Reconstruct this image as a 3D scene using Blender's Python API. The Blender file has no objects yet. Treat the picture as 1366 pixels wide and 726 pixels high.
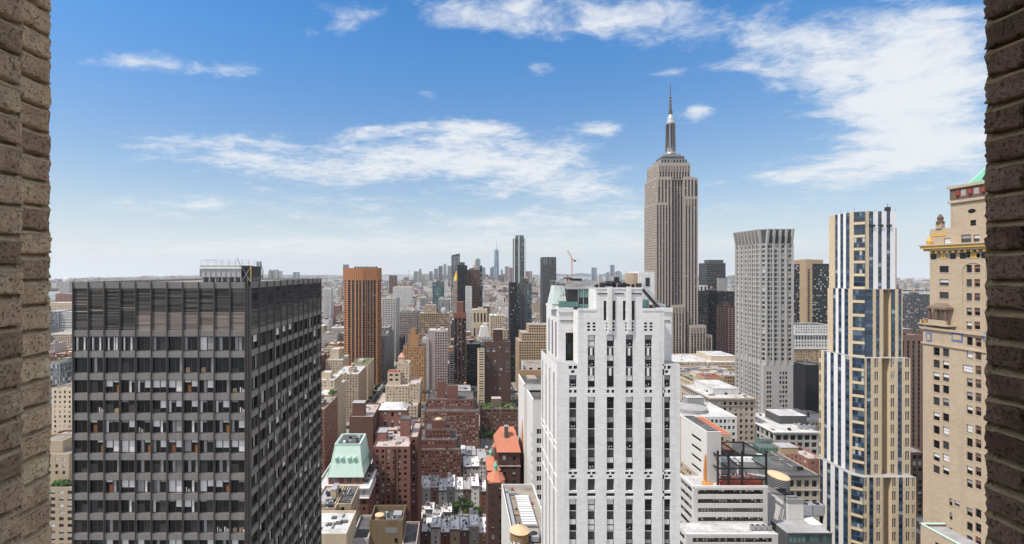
import bpy, math, random
import numpy as np
R = math.radians
rng = random.Random(11)
C = bpy.context.scene.collection
sc = bpy.context.scene

# ------------------------------------------------------------------ camera
VX, HY, F, H = 610.0, 362.0, 633.0, 178.0     # vanishing point of the avenues, horizon, focal length (photo pixels), eye height
cam = bpy.data.cameras.new('camera'); camo = bpy.data.objects.new('camera', cam); C.objects.link(camo)
camo.location = (0, 0, H); camo.rotation_euler = (R(90), 0, 0)
cam.sensor_width = 36.0; cam.lens = 36.0 * F / 1366.0
cam.shift_x = (683 - VX) / 1366.0; cam.shift_y = -(363 - HY) / 1366.0
cam.clip_start = 0.05; cam.clip_end = 60000
sc.camera = camo

# ------------------------------------------------------------------ sky and sun
SUN_DIR = (-0.86, -0.36, 1.45)
_l = math.sqrt(sum(c * c for c in SUN_DIR)); SUN_DIR = tuple(c / _l for c in SUN_DIR)
SUN_EL = math.asin(SUN_DIR[2]); SUN_AZ = math.atan2(SUN_DIR[0], SUN_DIR[1])
SKY_STRENGTH, SUN_STRENGTH, EXPOSURE, HAZE = 0.14, 3.0, 0.75, 0.000042

w = bpy.data.worlds.new('World'); sc.world = w; w.use_nodes = True
nt = w.node_tree; nt.nodes.clear()
def NW(t, **k):
    n = nt.nodes.new(t)
    for a, b in k.items(): setattr(n, a, b)
    return n
def wm(op, a, b=None, c=None, clamp=False):
    n = NW('ShaderNodeMath', operation=op, use_clamp=clamp)
    for i, v in enumerate((a, b, c)):
        if v is None: continue
        if isinstance(v, (int, float)): n.inputs[i].default_value = v
        else: nt.links.new(v, n.inputs[i])
    return n.outputs[0]
sky = NW('ShaderNodeTexSky', sky_type='NISHITA', sun_disc=False)
sky.sun_elevation = SUN_EL; sky.sun_rotation = SUN_AZ
sky.altitude = 100; sky.air_density = 1.0; sky.dust_density = 0.6; sky.ozone_density = 2.2
hs = NW('ShaderNodeHueSaturation'); hs.inputs['Saturation'].default_value = 1.43
nt.links.new(sky.outputs[0], hs.inputs['Color'])
tc = NW('ShaderNodeTexCoord'); sp = NW('ShaderNodeSeparateXYZ'); nt.links.new(tc.outputs['Generated'], sp.inputs[0])
dx, dy, dz = sp.outputs
nt.links.new(wm('MINIMUM', wm('MULTIPLY_ADD', wm('MAXIMUM', dz, 0.0), 1.0, 0.34), 0.76), hs.inputs['Value'])     # thin air overhead, dull air low down
ysafe = wm('MAXIMUM', dy, 0.05)
U_, V_ = wm('DIVIDE', dx, ysafe), wm('DIVIDE', dz, ysafe)
front = wm('MULTIPLY', wm('SUBTRACT', dy, 0.1), 6.0, clamp=True)
# cloud layer: a plane high above the ground, so clouds flatten towards the horizon
zz = wm('ADD', wm('MAXIMUM', dz, 0.0), 0.13)
cx, cy = wm('DIVIDE', dx, zz), wm('DIVIDE', dy, zz)
cmb = NW('ShaderNodeCombineXYZ'); nt.links.new(cx, cmb.inputs[0]); nt.links.new(cy, cmb.inputs[1])
def cnoise(scale, detail, rough, dist, off):
    mp = NW('ShaderNodeMapping'); mp.inputs['Location'].default_value = off; mp.inputs['Rotation'].default_value = (0, 0, R(12))
    mp.inputs['Scale'].default_value = (1.0, 1.25, 1)
    nt.links.new(cmb.outputs[0], mp.inputs[0])
    n = NW('ShaderNodeTexNoise'); nt.links.new(mp.outputs[0], n.inputs['Vector'])
    n.inputs['Scale'].default_value = scale; n.inputs['Detail'].default_value = detail
    n.inputs['Roughness'].default_value = rough; n.inputs['Distortion'].default_value = dist
    return n.outputs['Fac']
n1 = cnoise(2.1, 9, 0.60, 0.5, (3.1, 1.7, 0)); n2 = cnoise(6.5, 8, 0.66, 0.6, (8.3, 4.4, 0)); n3 = cnoise(20.0, 5, 0.65, 0.3, (1.3, 7.4, 0))
base = wm('ADD', wm('ADD', wm('MULTIPLY', wm('SUBTRACT', n1, 0.5), 1.9), wm('MULTIPLY', wm('SUBTRACT', n2, 0.5), 1.35)), wm('MULTIPLY', wm('SUBTRACT', n3, 0.5), 0.5))
def gauss(px, py, sx, sy, amp, tilt=0.0):
    u0, v0 = (px - VX) / F, (HY - py) / F
    du, dv = wm('SUBTRACT', U_, u0), wm('SUBTRACT', V_, v0)
    if tilt: dv = wm('MULTIPLY_ADD', du, tilt, dv)
    a = wm('DIVIDE', du, sx / F); b = wm('DIVIDE', dv, sy / F)
    q = wm('ADD', wm('MULTIPLY', a, a), wm('MULTIPLY', b, b))
    return wm('MULTIPLY', wm('EXPONENT', wm('MULTIPLY', q, -1.0)), amp)
M = None
for g in CLOUDS if 'CLOUDS' in globals() else [
    (270, 200, 130, 36, .60, .10), (430, 222, 150, 42, .70, .05), (560, 200, 110, 30, .50, -.10), (660, 222, 110, 48, .78, .06), (790, 245, 110, 34, .64, .10),
    (790, 22, 190, 42, .78, .06), (650, 20, 70, 30, .55, 0), (880, 12, 90, 26, .35, 0), (1235, 60, 140, 90, .98, .15), (1200, 150, 150, 70, .92, .2), (1200, 215, 150, 40, .66, -.15),
    (1010, 98, 80, 20, .60, .1), (1050, 235, 100, 30, .52, -.1), (930, 148, 24, 14, .80, 0), (812, 172, 34, 12, .75, 0), (1040, 60, 60, 20, .45, 0),
    (540, 168, 80, 13, .66, -.1), (640, 172, 50, 12, .55, 0), (455, 24, 70, 24, .62, -.2), (570, 126, 20, 12, .6, 0), (180, 84, 130, 14, .55, .1), (720, 92, 20, 11, .5, 0), (310, 100, 40, 14, .45, 0), (890, 100, 40, 12, .5, 0), (760, 200, 60, 20, .45, 0),
    (560, 326, 420, 17, .72, 0), (250, 338, 320, 17, .68, 0), (1050, 330, 320, 20, .52, 0), (420, 288, 320, 18, .50, .03), (820, 292, 220, 16, .55, -.03), (200, 270, 140, 16, .42, 0), (1080, 20, 130, 40, .15, 0)]:
    o = gauss(*g); M = o if M is None else wm('ADD', M, o)
high = wm('MULTIPLY', wm('SUBTRACT', V_, 0.64), 5.0, clamp=True)           # unseen cloud added overhead and behind, to light the walls facing the camera
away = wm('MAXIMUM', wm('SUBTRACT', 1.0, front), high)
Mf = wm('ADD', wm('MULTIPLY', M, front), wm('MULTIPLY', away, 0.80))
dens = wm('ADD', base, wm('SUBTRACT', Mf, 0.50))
mr = NW('ShaderNodeMapRange', interpolation_type='SMOOTHSTEP'); nt.links.new(dens, mr.inputs[0])
mr.inputs[1].default_value = -0.14; mr.inputs[2].default_value = 0.80
up = wm('MULTIPLY', dz, 30.0, clamp=True)
cm = wm('MULTIPLY', wm('MULTIPLY', mr.outputs[0], up), 0.93)
CLOUD_COL = (3.75, 3.85, 3.95, 1); CLOUD_FILL = (7.6, 7.2, 6.7, 1)  # second tone: brighter and warmer, only for the added cloud out of view
# pale veil low over the horizon
veil = wm('MULTIPLY', wm('EXPONENT', wm('MULTIPLY', wm('MAXIMUM', dz, 0.0), -7.5)), 0.93)
mx0 = NW('ShaderNodeMix', data_type='RGBA'); nt.links.new(veil, mx0.inputs['Factor']); nt.links.new(hs.outputs[0], mx0.inputs[6]); mx0.inputs[7].default_value = (3.75, 4.10, 4.45, 1)
mx = NW('ShaderNodeMix', data_type='RGBA')
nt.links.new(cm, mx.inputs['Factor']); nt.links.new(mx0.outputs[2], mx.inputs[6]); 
mxc = NW('ShaderNodeMix', data_type='RGBA'); nt.links.new(away, mxc.inputs['Factor']); mxc.inputs[6].default_value = CLOUD_COL; mxc.inputs[7].default_value = CLOUD_FILL
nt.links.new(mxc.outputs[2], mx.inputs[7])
bg = NW('ShaderNodeBackground'); bg.inputs['Strength'].default_value = SKY_STRENGTH
nt.links.new(mx.outputs[2], bg.inputs['Color'])
wo = NW('ShaderNodeOutputWorld'); nt.links.new(bg.outputs[0], wo.inputs['Surface'])
w.cycles.sampling_method = 'MANUAL'; w.cycles.sample_map_resolution = 512

sl = bpy.data.lights.new('sun', 'SUN'); slo = bpy.data.objects.new('sun', sl); C.objects.link(slo)
sl.energy = SUN_STRENGTH; sl.angle = R(1.0); sl.color = (1.0, 0.94, 0.85)
from mathutils import Vector
slo.rotation_euler = Vector(SUN_DIR).to_track_quat('Z', 'Y').to_euler(); slo.location = (0, 0, 600)

vs = sc.view_settings
sc.display_settings.display_device = 'sRGB'
vs.view_transform = 'Standard'; vs.look = 'None'; vs.gamma = 1.0; vs.exposure = EXPOSURE; vs.use_curve_mapping = False
sc.render.engine = 'CYCLES'
cy_ = sc.cycles
cy_.max_bounces = 5; cy_.diffuse_bounces = 3; cy_.glossy_bounces = 2; cy_.transmission_bounces = 2; cy_.volume_bounces = 0; cy_.transparent_max_bounces = 6
cy_.use_denoising = True
try: cy_.denoiser = 'OPENIMAGEDENOISE'
except Exception: pass
cy_.caustics_reflective = False; cy_.caustics_refractive = False
cy_.use_adaptive_sampling = True; cy_.adaptive_threshold = 0.006

# ------------------------------------------------------------------ materials
class NT:
    def __init__(s, name):
        s.m = bpy.data.materials.new(name); s.m.use_nodes = True; s.t = s.m.node_tree
        s.b = s.t.nodes['Principled BSDF']
    def n(s, t, **k):
        x = s.t.nodes.new(t)
        for a, b in k.items(): setattr(x, a, b)
        return x
    def l(s, a, b): s.t.links.new(a, b)
    def math(s, op, a, b=None, clamp=False):
        n = s.n('ShaderNodeMath', operation=op, use_clamp=clamp)
        for i, v in enumerate((a, b)):
            if v is None: continue
            if isinstance(v, (int, float)): n.inputs[i].default_value = v
            else: s.l(v, n.inputs[i])
        return n.outputs[0]
    def noise(s, scale, detail=4, rough=.6, vec=None, sc3=None):
        if vec is None: vec = s.n('ShaderNodeTexCoord').outputs['Object']
        if sc3:
            mp = s.n('ShaderNodeMapping'); mp.inputs['Scale'].default_value = sc3; s.l(vec, mp.inputs[0]); vec = mp.outputs[0]
        n = s.n('ShaderNodeTexNoise'); s.l(vec, n.inputs['Vector'])
        n.inputs['Scale'].default_value = scale; n.inputs['Detail'].default_value = detail; n.inputs['Roughness'].default_value = rough
        return n.outputs['Fac']
    def mix(s, f, a, b, mode='MIX'):
        n = s.n('ShaderNodeMix', data_type='RGBA', blend_type=mode)
        for i, v in ((0, f), (6, a), (7, b)):
            if isinstance(v, (int, float)): n.inputs[i].default_value = v
            elif isinstance(v, tuple): n.inputs[i].default_value = (*v[:3], 1)
            else: s.l(v, n.inputs[i])
        return n.outputs[2]
    def ramp(s, f, stops, interp='LINEAR'):
        n = s.n('ShaderNodeValToRGB'); n.color_ramp.interpolation = interp
        e = n.color_ramp.elements
        while len(e) > 1: e.remove(e[-1])
        e[0].position = stops[0][0]; e[0].color = (*stops[0][1], 1)
        for p, c in stops[1:]:
            x = e.new(p); x.color = (*c, 1)
        s.l(f, n.inputs[0]); return n.outputs[0]
    def col(s, c, rough=.8, spec=.3, metal=0.0):
        if isinstance(c, tuple): s.b.inputs['Base Color'].default_value = (*c[:3], 1)
        else: s.l(c, s.b.inputs['Base Color'])
        s.b.inputs['Roughness'].default_value = rough; s.b.inputs['Specular IOR Level'].default_value = spec; s.b.inputs['Metallic'].default_value = metal
        return s.m
    def bump(s, h, strength=.4, dist=.05):
        n = s.n('ShaderNodeBump'); n.inputs['Strength'].default_value = strength; n.inputs['Distance'].default_value = dist
        s.l(h, n.inputs['Height']); s.l(n.outputs[0], s.b.inputs['Normal'])

def sc_(c, k): return tuple(min(1, x * k) for x in c)
def wall_mat(name, c, var=.22, stain=.35, joints=None, rough=.85):
    """Masonry: broad tone changes, weather streaks running down, courses."""
    t = NT(name)
    a = t.noise(.09, 4); b = t.noise(.9, 5, .65); st = t.noise(1.0, 4, .6, sc3=(.55, .55, .035))
    oi = t.n('ShaderNodeObjectInfo')
    col = t.mix(a, sc_(c, 1 - var), sc_(c, 1 + var))
    col = t.mix(t.math('MULTIPLY', b, .35), col, sc_(c, .72))
    s = t.math('MULTIPLY', t.math('SUBTRACT', st, .52, True), 4 * stain, True)
    col = t.mix(s, col, sc_(c, .5))
    tint = t.math('MULTIPLY_ADD' if False else 'ADD', t.math('MULTIPLY', oi.outputs['Random'], .24), .88)
    g = t.n('ShaderNodeCombineXYZ')
    for i in range(3): t.l(tint, g.inputs[i])
    col = t.mix(1.0, col, g.outputs[0], 'MULTIPLY')
    if joints:
        tcn = t.n('ShaderNodeTexCoord'); sp = t.n('ShaderNodeSeparateXYZ'); t.l(tcn.outputs['Object'], sp.inputs[0])
        cb = t.n('ShaderNodeCombineXYZ'); t.l(t.math('ADD', sp.outputs[0], sp.outputs[1]), cb.inputs[0]); t.l(sp.outputs[2], cb.inputs[1])
        br = t.n('ShaderNodeTexBrick'); t.l(cb.outputs[0], br.inputs['Vector'])
        br.inputs['Scale'].default_value = 1.0; br.inputs['Brick Width'].default_value = joints[0]; br.inputs['Row Height'].default_value = joints[1]
        br.inputs['Mortar Size'].default_value = joints[2]; br.inputs['Mortar Smooth'].default_value = .3
        br.inputs['Color1'].default_value = (1, 1, 1, 1); br.inputs['Color2'].default_value = (joints[3],) * 3 + (1,); br.inputs['Mortar'].default_value = (joints[4],) * 3 + (1,)
        col = t.mix(1.0, col, br.outputs['Color'], 'MULTIPLY')
    t.bump(b, .25, .04)
    return t.col(col, rough, .25)
def pane_mat(name, dark, mids, rough=.06, p=(.55, .78, .9), spec=.6):
    """Window glass, one tone per pane: dark rooms, half-drawn shades, pale blinds."""
    t = NT(name)
    g = t.n('ShaderNodeNewGeometry')
    col = t.ramp(g.outputs['Random Per Island'], [(0, sc_(dark, .6)), (p[0] * .5, dark), (p[0], mids[0]), (p[1], mids[1]), (p[2], mids[2])], 'CONSTANT')
    t.bump(t.noise(.6, 2), .05, .05)
    return t.col(col, rough, spec)
def plain(name, c, rough=.7, spec=.3, metal=0., var=.12, scale=.5):
    t = NT(name); a = t.noise(scale, 5, .65)
    return t.col(t.mix(a, sc_(c, 1 - var * 2), sc_(c, 1 + var * 2)), rough, spec, metal)
def roof_mat(name, c, dirt, amt=.5):
    t = NT(name)
    a = t.noise(.12, 6, .7); b = t.noise(.7, 5, .7); s = t.math('MULTIPLY', t.math('SUBTRACT', a, .42, True), 5 * amt, True)
    col = t.mix(s, c, dirt); col = t.mix(t.math('MULTIPLY', t.math('SUBTRACT', b, .5, True), 2.2, True), col, sc_(dirt, .6))
    v = t.n('ShaderNodeTexVoronoi', distance='CHEBYCHEV'); v.inputs['Scale'].default_value = .22; t.l(t.n('ShaderNodeTexCoord').outputs['Object'], v.inputs['Vector'])
    pt = t.n('ShaderNodeSeparateColor'); t.l(v.outputs['Color'], pt.inputs[0])
    col = t.mix(t.math('MULTIPLY', t.math('SUBTRACT', pt.outputs[0], .62, True), 1.3, True), col, sc_(dirt, 1.25))
    return t.col(col, .85, .2)

M_ = {}
for k, c in dict(redbrick=(.185, .083, .061), brownbrick=(.135, .07, .052), darkbrick=(.085, .048, .040), rosebrick=(.26, .13, .10), tan=(.40, .29, .185), orange=(.38, .21, .10),
                 cream=(.56, .46, .335), buff=(.47, .375, .27), white=(.60, .585, .56), palegrey=(.46, .45, .44), grey=(.27, .265, .26), darkgrey=(.09, .09, .095),
                 black=(.025, .026, .03), pinkgrey=(.38, .32, .31), limestone=(.40, .345, .285), brownstone=(.16, .10, .078), umber=(.20, .145, .11)).items():
    M_[k] = wall_mat('wall_' + k, c)
M_['whitebrick'] = wall_mat('white_glazed_brick', (.77, .755, .735), .10, .5, (.9, .42, .014, .90, .72))
M_['tanbrick'] = wall_mat('tan_brick', (.51, .40, .285), .12, .3, (.8, .26, .03, .84, .72))
M_['bronze'] = wall_mat('bronze_brick', (.37, .172, .082), .15, .2)
M_['pane'] = pane_mat('window_pane', (.012, .015, .019), ((.035, .04, .045), (.13, .125, .12), (.42, .40, .37)))
M_['paneblue'] = pane_mat('window_pane_blue', (.016, .030, .048), ((.03, .052, .078), (.085, .12, .15), (.34, .36, .34)), p=(.5, .72, .92))
M_['paneteal'] = pane_mat('window_pane_teal', (.022, .075, .08), ((.05, .13, .13), (.12, .21, .205), (.30, .37, .35)), p=(.4, .7, .92))
M_['panedark'] = pane_mat('window_pane_dark', (.006, .007, .009), ((.013, .015, .017), (.035, .037, .04), (.14, .14, .135)), p=(.6, .84, .965), spec=.3)
M_['panesky'] = pane_mat('window_pane_grey', (.045, .055, .065), ((.09, .105, .12), (.18, .2, .22), (.4, .42, .43)), p=(.3, .6, .86))
M_['blind'] = plain('roller_blind', (.62, .61, .59), .8, .2, var=.06, scale=.3)
M_['blindgrey'] = plain('roller_blind_grey', (.27, .265, .26), .8, .2, var=.06, scale=.3)
M_['frame'] = plain('dark_metal_frame', (.035, .033, .032), .5, .4)
M_['spandrel'] = plain('dark_spandrel', (.045, .04, .04), .55, .4, var=.2)
M_['bluespan'] = plain('blue_panel', (.032, .064, .120), .3, .5, var=.15)
M_['whitepanel'] = plain('white_panel', (.70, .69, .68), .55, .35, var=.04)
M_['tanpanel'] = wall_mat('tan_panel', (.60, .485, .33), .08, .2, (3.0, 3.3, .06, .96, .72))
M_['steel'] = plain('galvanised_steel', (.36, .37, .38), .5, .4, .3, var=.12, scale=1.5)
M_['darksteel'] = plain('black_steel', (.018, .018, .02), .5, .4)
M_['rust'] = plain('rust_red_deck', (.24, .055, .035), .8, .2, var=.25, scale=.6)
M_['wood'] = plain('tank_wood', (.36, .23, .13), .85, .15, var=.25, scale=1.2)
M_['woodlid'] = plain('tank_lid', (.60, .42, .26), .85, .15, var=.12, scale=1.2)
M_['copper'] = plain('copper_patina', (.47, .62, .54), .7, .3, var=.10, scale=.35)
M_['copper2'] = plain('copper_patina_deep', (.16, .42, .30), .7, .3, var=.12, scale=.5)
M_['terracotta'] = plain('terracotta_tile', (.45, .17, .105), .75, .25, var=.13, scale=.8)
M_['orangeroof'] = plain('orange_membrane', (.41, .125, .065), .8, .2, var=.1, scale=.3)
M_['gold'] = plain('gilded_tile', (.75, .47, .07), .35, .5, .6, var=.1)
M_['rwhite'] = roof_mat('roof_white', (.56, .555, .55), (.20, .19, .185), .5)
M_['rbright'] = roof_mat('roof_bright_white', (.76, .755, .75), (.30, .29, .28), .3)
M_['rsilver'] = roof_mat('roof_silver', (.36, .36, .37), (.20, .19, .18), .5)
M_['rtar'] = roof_mat('roof_tar', (.065, .065, .068), (.15, .145, .135), .5)
M_['rgravel'] = roof_mat('roof_gravel', (.30, .265, .225), (.13, .11, .095), .6)
M_['rpink'] = roof_mat('roof_pale_pink', (.46, .40, .375), (.25, .18, .16), .5)
M_['rgreen'] = roof_mat('roof_garden', (.075, .12, .045), (.17, .15, .10), .5)
M_['glassgreen'] = plain('green_glass', (.10, .22, .20), .08, .7, var=.15)
M_['skylight'] = plain('skylight_glass', (.085, .125, .115), .12, .6, var=.2)
M_['tile_blue'] = plain('blue_tile', (.06, .16, .42), .4, .5)
M_['tile_gold'] = plain('ochre_tile', (.56, .34, .08), .5, .4)
M_['asphalt'] = plain('asphalt', (.055, .055, .058), .9, .2, var=.2, scale=.3)
M_['paving'] = plain('paving', (.24, .235, .225), .9, .2, var=.15, scale=.3)
M_['marking'] = plain('road_paint', (.62, .61, .58), .8, .2)
M_['yellow'] = plain('yellow_paint', (.72, .42, .02), .35, .5)
M_['carglass'] = plain('car_glass', (.01, .012, .014), .05, .6)
M_['rubber'] = plain('rubber', (.015, .015, .015), .8, .2)
M_['bark'] = plain('bark', (.09, .065, .045), .9, .1)
def leaf_mat(name, a, b, c):
    t = NT(name); g = t.n('ShaderNodeNewGeometry')
    t.b.inputs['Subsurface Weight'].default_value = 0
    return t.col(t.ramp(g.outputs['Random Per Island'], [(0, a), (.5, b), (1, c)]), .7, .25)
M_['leaf'] = leaf_mat('leaf', (.018, .045, .012), (.045, .10, .025), (.10, .17, .04))
M_['leafdark'] = leaf_mat('leaf_dark', (.012, .03, .012), (.03, .06, .022), (.06, .10, .03))
def soffit(name, c, rough, scale): return plain(name, c, rough, .3, var=.1, scale=scale)
# rusty wall: white stucco with one rust run
t = NT('rust_stained_stucco')
tcn = t.n('ShaderNodeTexCoord'); spn = t.n('ShaderNodeSeparateXYZ'); t.l(tcn.outputs['Object'], spn.inputs[0])
nse = t.noise(.9, 5, .7, sc3=(1, 1, .15))
M_['stucco'] = wall_mat('white_stucco', (.60, .585, .56), .1, .35)
def rust_wall(name, c, axis, centre, width, ztop, fade):
    """A white wall with a rust run of its own shape, starting at ztop and spreading downwards."""
    t = NT(name); tcn = t.n('ShaderNodeTexCoord'); sp = t.n('ShaderNodeSeparateXYZ'); t.l(tcn.outputs['Object'], sp.inputs[0])
    nz = t.noise(.9, 5, .7, sc3=(1, 1, .15)); n2 = t.noise(.25, 5, .7)
    d = t.math('ABSOLUTE', t.math('SUBTRACT', sp.outputs[axis], centre))
    down = t.math('DIVIDE', t.math('SUBTRACT', ztop, sp.outputs[2]), fade, True)
    wv = t.math('MULTIPLY', t.math('ADD', t.math('MULTIPLY', down, .75), .25), width)
    k = t.math('SUBTRACT', 1.0, t.math('DIVIDE', d, wv), True)
    k = t.math('MULTIPLY', t.math('MULTIPLY', k, t.math('ADD', nz, .35)), t.math('MULTIPLY', down, 6.0, True))
    k = t.math('MULTIPLY', k, 1.9, True)
    col = t.mix(n2, sc_(c, .9), sc_(c, 1.06))
    col = t.mix(k, col, (.42, .16, .03))
    return t.col(col, .85, .2)

# ------------------------------------------------------------------ mesh builder
Zv = np.array((0., 0., 1.))
class MB:
    def __init__(s): s.V = []; s.n = 0; s.Q = []; s.QM = []; s.G = []; s.GM = []; s.mats = []
    def mi(s, m):
        if isinstance(m, str): m = M_[m]
        if m not in s.mats: s.mats.append(m)
        return s.mats.index(m)
    def quads(s, P, m):
        P = np.asarray(P, float).reshape(-1, 4, 3)
        if not len(P): return
        k = len(P); s.V.append(P.reshape(-1, 3)); s.Q.append(np.arange(k * 4).reshape(-1, 4) + s.n); s.QM.append(np.full(k, s.mi(m))); s.n += 4 * k
    def poly(s, P, m):
        P = np.asarray(P, float); s.V.append(P); s.G.append(list(range(s.n, s.n + len(P)))); s.GM.append(s.mi(m)); s.n += len(P)
    def shape(s, V, Fs, m):
        V = np.asarray(V, float); i = s.mi(m)
        s.V.append(V)
        for f in Fs: s.G.append([a + s.n for a in f]); s.GM.append(i)
        s.n += len(V)
    def box(s, x0, x1, y0, y1, z0, z1, m):
        V = [(x0, y0, z0), (x1, y0, z0), (x1, y1, z0), (x0, y1, z0), (x0, y0, z1), (x1, y0, z1), (x1, y1, z1), (x0, y1, z1)]
        s.shape(V, [(0, 3, 2, 1), (4, 5, 6, 7), (0, 1, 5, 4), (1, 2, 6, 5), (2, 3, 7, 6), (3, 0, 4, 7)], m)
    def bar(s, p, q, r, m, n=4):
        p, q = np.array(p, float), np.array(q, float); d = q - p; L = np.linalg.norm(d)
        if L < 1e-6: return
        d /= L; a = np.cross(d, (0, 0, 1) if abs(d[2]) < .9 else (1, 0, 0)); a /= np.linalg.norm(a); b = np.cross(d, a)
        r2 = r if not isinstance(r, tuple) else r[1]; r1 = r if not isinstance(r, tuple) else r[0]
        an = [2 * math.pi * (i + .5) / n for i in range(n)]
        V = [p + (a * math.cos(t) + b * math.sin(t)) * r1 for t in an] + [q + (a * math.cos(t) + b * math.sin(t)) * r2 for t in an]
        s.shape(V, [(i, (i + 1) % n, n + (i + 1) % n, n + i) for i in range(n)] + [tuple(range(n))[::-1], tuple(range(n, 2 * n))], m)
    def lathe(s, x, y, prof, n, m, cap=True, rot=0., sx=1., sy=1.):
        """prof: list of (radius, z) from the bottom up"""
        V = []
        for r, z in prof:
            for i in range(n):
                t = 2 * math.pi * i / n + rot; V.append((x + r * math.cos(t) * sx, y + r * math.sin(t) * sy, z))
        Fs = [(k * n + i, k * n + (i + 1) % n, (k + 1) * n + (i + 1) % n, (k + 1) * n + i) for k in range(len(prof) - 1) for i in range(n)]
        if cap: Fs += [tuple(range(n))[::-1], tuple(range((len(prof) - 1) * n, len(prof) * n))]
        s.shape(V, Fs, m)
    def prism(s, poly, z0, z1, m, top=None, poly2=None):
        n = len(poly); p2 = poly2 or poly
        V = [(x, y, z0) for x, y in poly] + [(x, y, z1) for x, y in p2]
        s.shape(V, [(i, (i + 1) % n, n + (i + 1) % n, n + i) for i in range(n)], m)
        s.poly([(x, y, z1) for x, y in p2], top or m)
    def build(s, name, parent=None, mats=None, smooth=False):
        me = bpy.data.meshes.new(name)
        if s.n:
            V = np.concatenate(s.V)
            if parent is not None: V = V - np.array(base_of(parent))
            nq = sum(len(q) for q in s.Q); Q = np.concatenate(s.Q).reshape(-1) if nq else np.zeros(0, int)
            g = [i for f in s.G for i in f]; gl = [len(f) for f in s.G]
            loops = np.concatenate([Q, np.array(g, int)]).astype(np.int32)
            tot = np.concatenate([np.full(nq, 4), np.array(gl, int)]).astype(np.int32)
            st = np.concatenate([[0], np.cumsum(tot)[:-1]]).astype(np.int32)
            mi = np.concatenate((s.QM if nq else []) + [np.array(s.GM, int)]).astype(np.int32)
            me.vertices.add(len(V)); me.vertices.foreach_set('co', V.reshape(-1).astype(np.float32))
            me.loops.add(len(loops)); me.loops.foreach_set('vertex_index', loops)
            me.polygons.add(len(tot)); me.polygons.foreach_set('loop_start', st); me.polygons.foreach_set('loop_total', tot)
            for m in s.mats: me.materials.append(m)
            me.polygons.foreach_set('material_index', mi)
            me.polygons.foreach_set('use_smooth', np.full(len(tot), bool(smooth)))
            me.update(calc_edges=True)
        o = bpy.data.objects.new(name, me); C.objects.link(o)
        if parent is not None: o.parent = parent
        return o
def base_of(o):
    b = np.zeros(3)
    while o is not None: b += np.array(o.location); o = o.parent
    return b
def thing(name, label, cat, loc=(0, 0, 0), group=None):
    o = bpy.data.objects.new(name, None); C.objects.link(o); o.location = loc; o.empty_display_size = 1
    o['label'] = label; o['category'] = cat
    if group: o['group'] = group
    return o
def tag(o, label, cat, group=None):
    o['label'] = label; o['category'] = cat
    if group: o['group'] = group
    return o
def struct(o): o['kind'] = 'structure'; return o
def stuff(o): o['kind'] = 'stuff'; return o
def place_copy(o, parent, loc):
    c = o.copy(); C.objects.link(c); c.parent = parent; c.location = loc; return c
def X(px, D): return (px - VX) * D / F
def Z(py, D): return H - (py - HY) * D / F
def Yd(px, x): return x * F / (px - VX)          # depth at which the plane X = x shows at column px

# ------------------------------------------------------------------ facades
def frame_of(O, U):
    O = np.array(O, float); U = np.array(U, float); U /= np.linalg.norm(U); return O, U, -np.cross(U, Zv)
def gridpts(O, U, I, u, v, d): return O + np.multiply.outer(u, U) + np.multiply.outer(v, Zv) + np.multiply.outer(d, I)
def rect(O, U, I, u0, u1, v0, v1, d):
    u0, u1, v0, v1, d = np.broadcast_arrays(*[np.asarray(a, float) for a in (u0, u1, v0, v1, d)])
    f = lambda a: a.reshape(-1)
    u0, u1, v0, v1, d = map(f, (u0, u1, v0, v1, d))
    return np.stack([gridpts(O, U, I, a, b, d) for a, b in ((u0, v0), (u1, v0), (u1, v1), (u0, v1))], 1)
def reveals(wb, O, U, I, a0, a1, b0, b1, dep, m):
    z = np.zeros_like(a0); D = z + dep
    g = lambda u, v, d: gridpts(O, U, I, u, v, d)
    P = [np.stack([g(a0, b0, z), g(a0, b0, D), g(a0, b1, D), g(a0, b1, z)], 1), np.stack([g(a1, b0, D), g(a1, b0, z), g(a1, b1, z), g(a1, b1, D)], 1),
         np.stack([g(a0, b0, z), g(a1, b0, z), g(a1, b0, D), g(a0, b0, D)], 1), np.stack([g(a0, b1, D), g(a1, b1, D), g(a1, b1, z), g(a0, b1, z)], 1)]
    wb.quads(np.concatenate(P), m)
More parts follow.
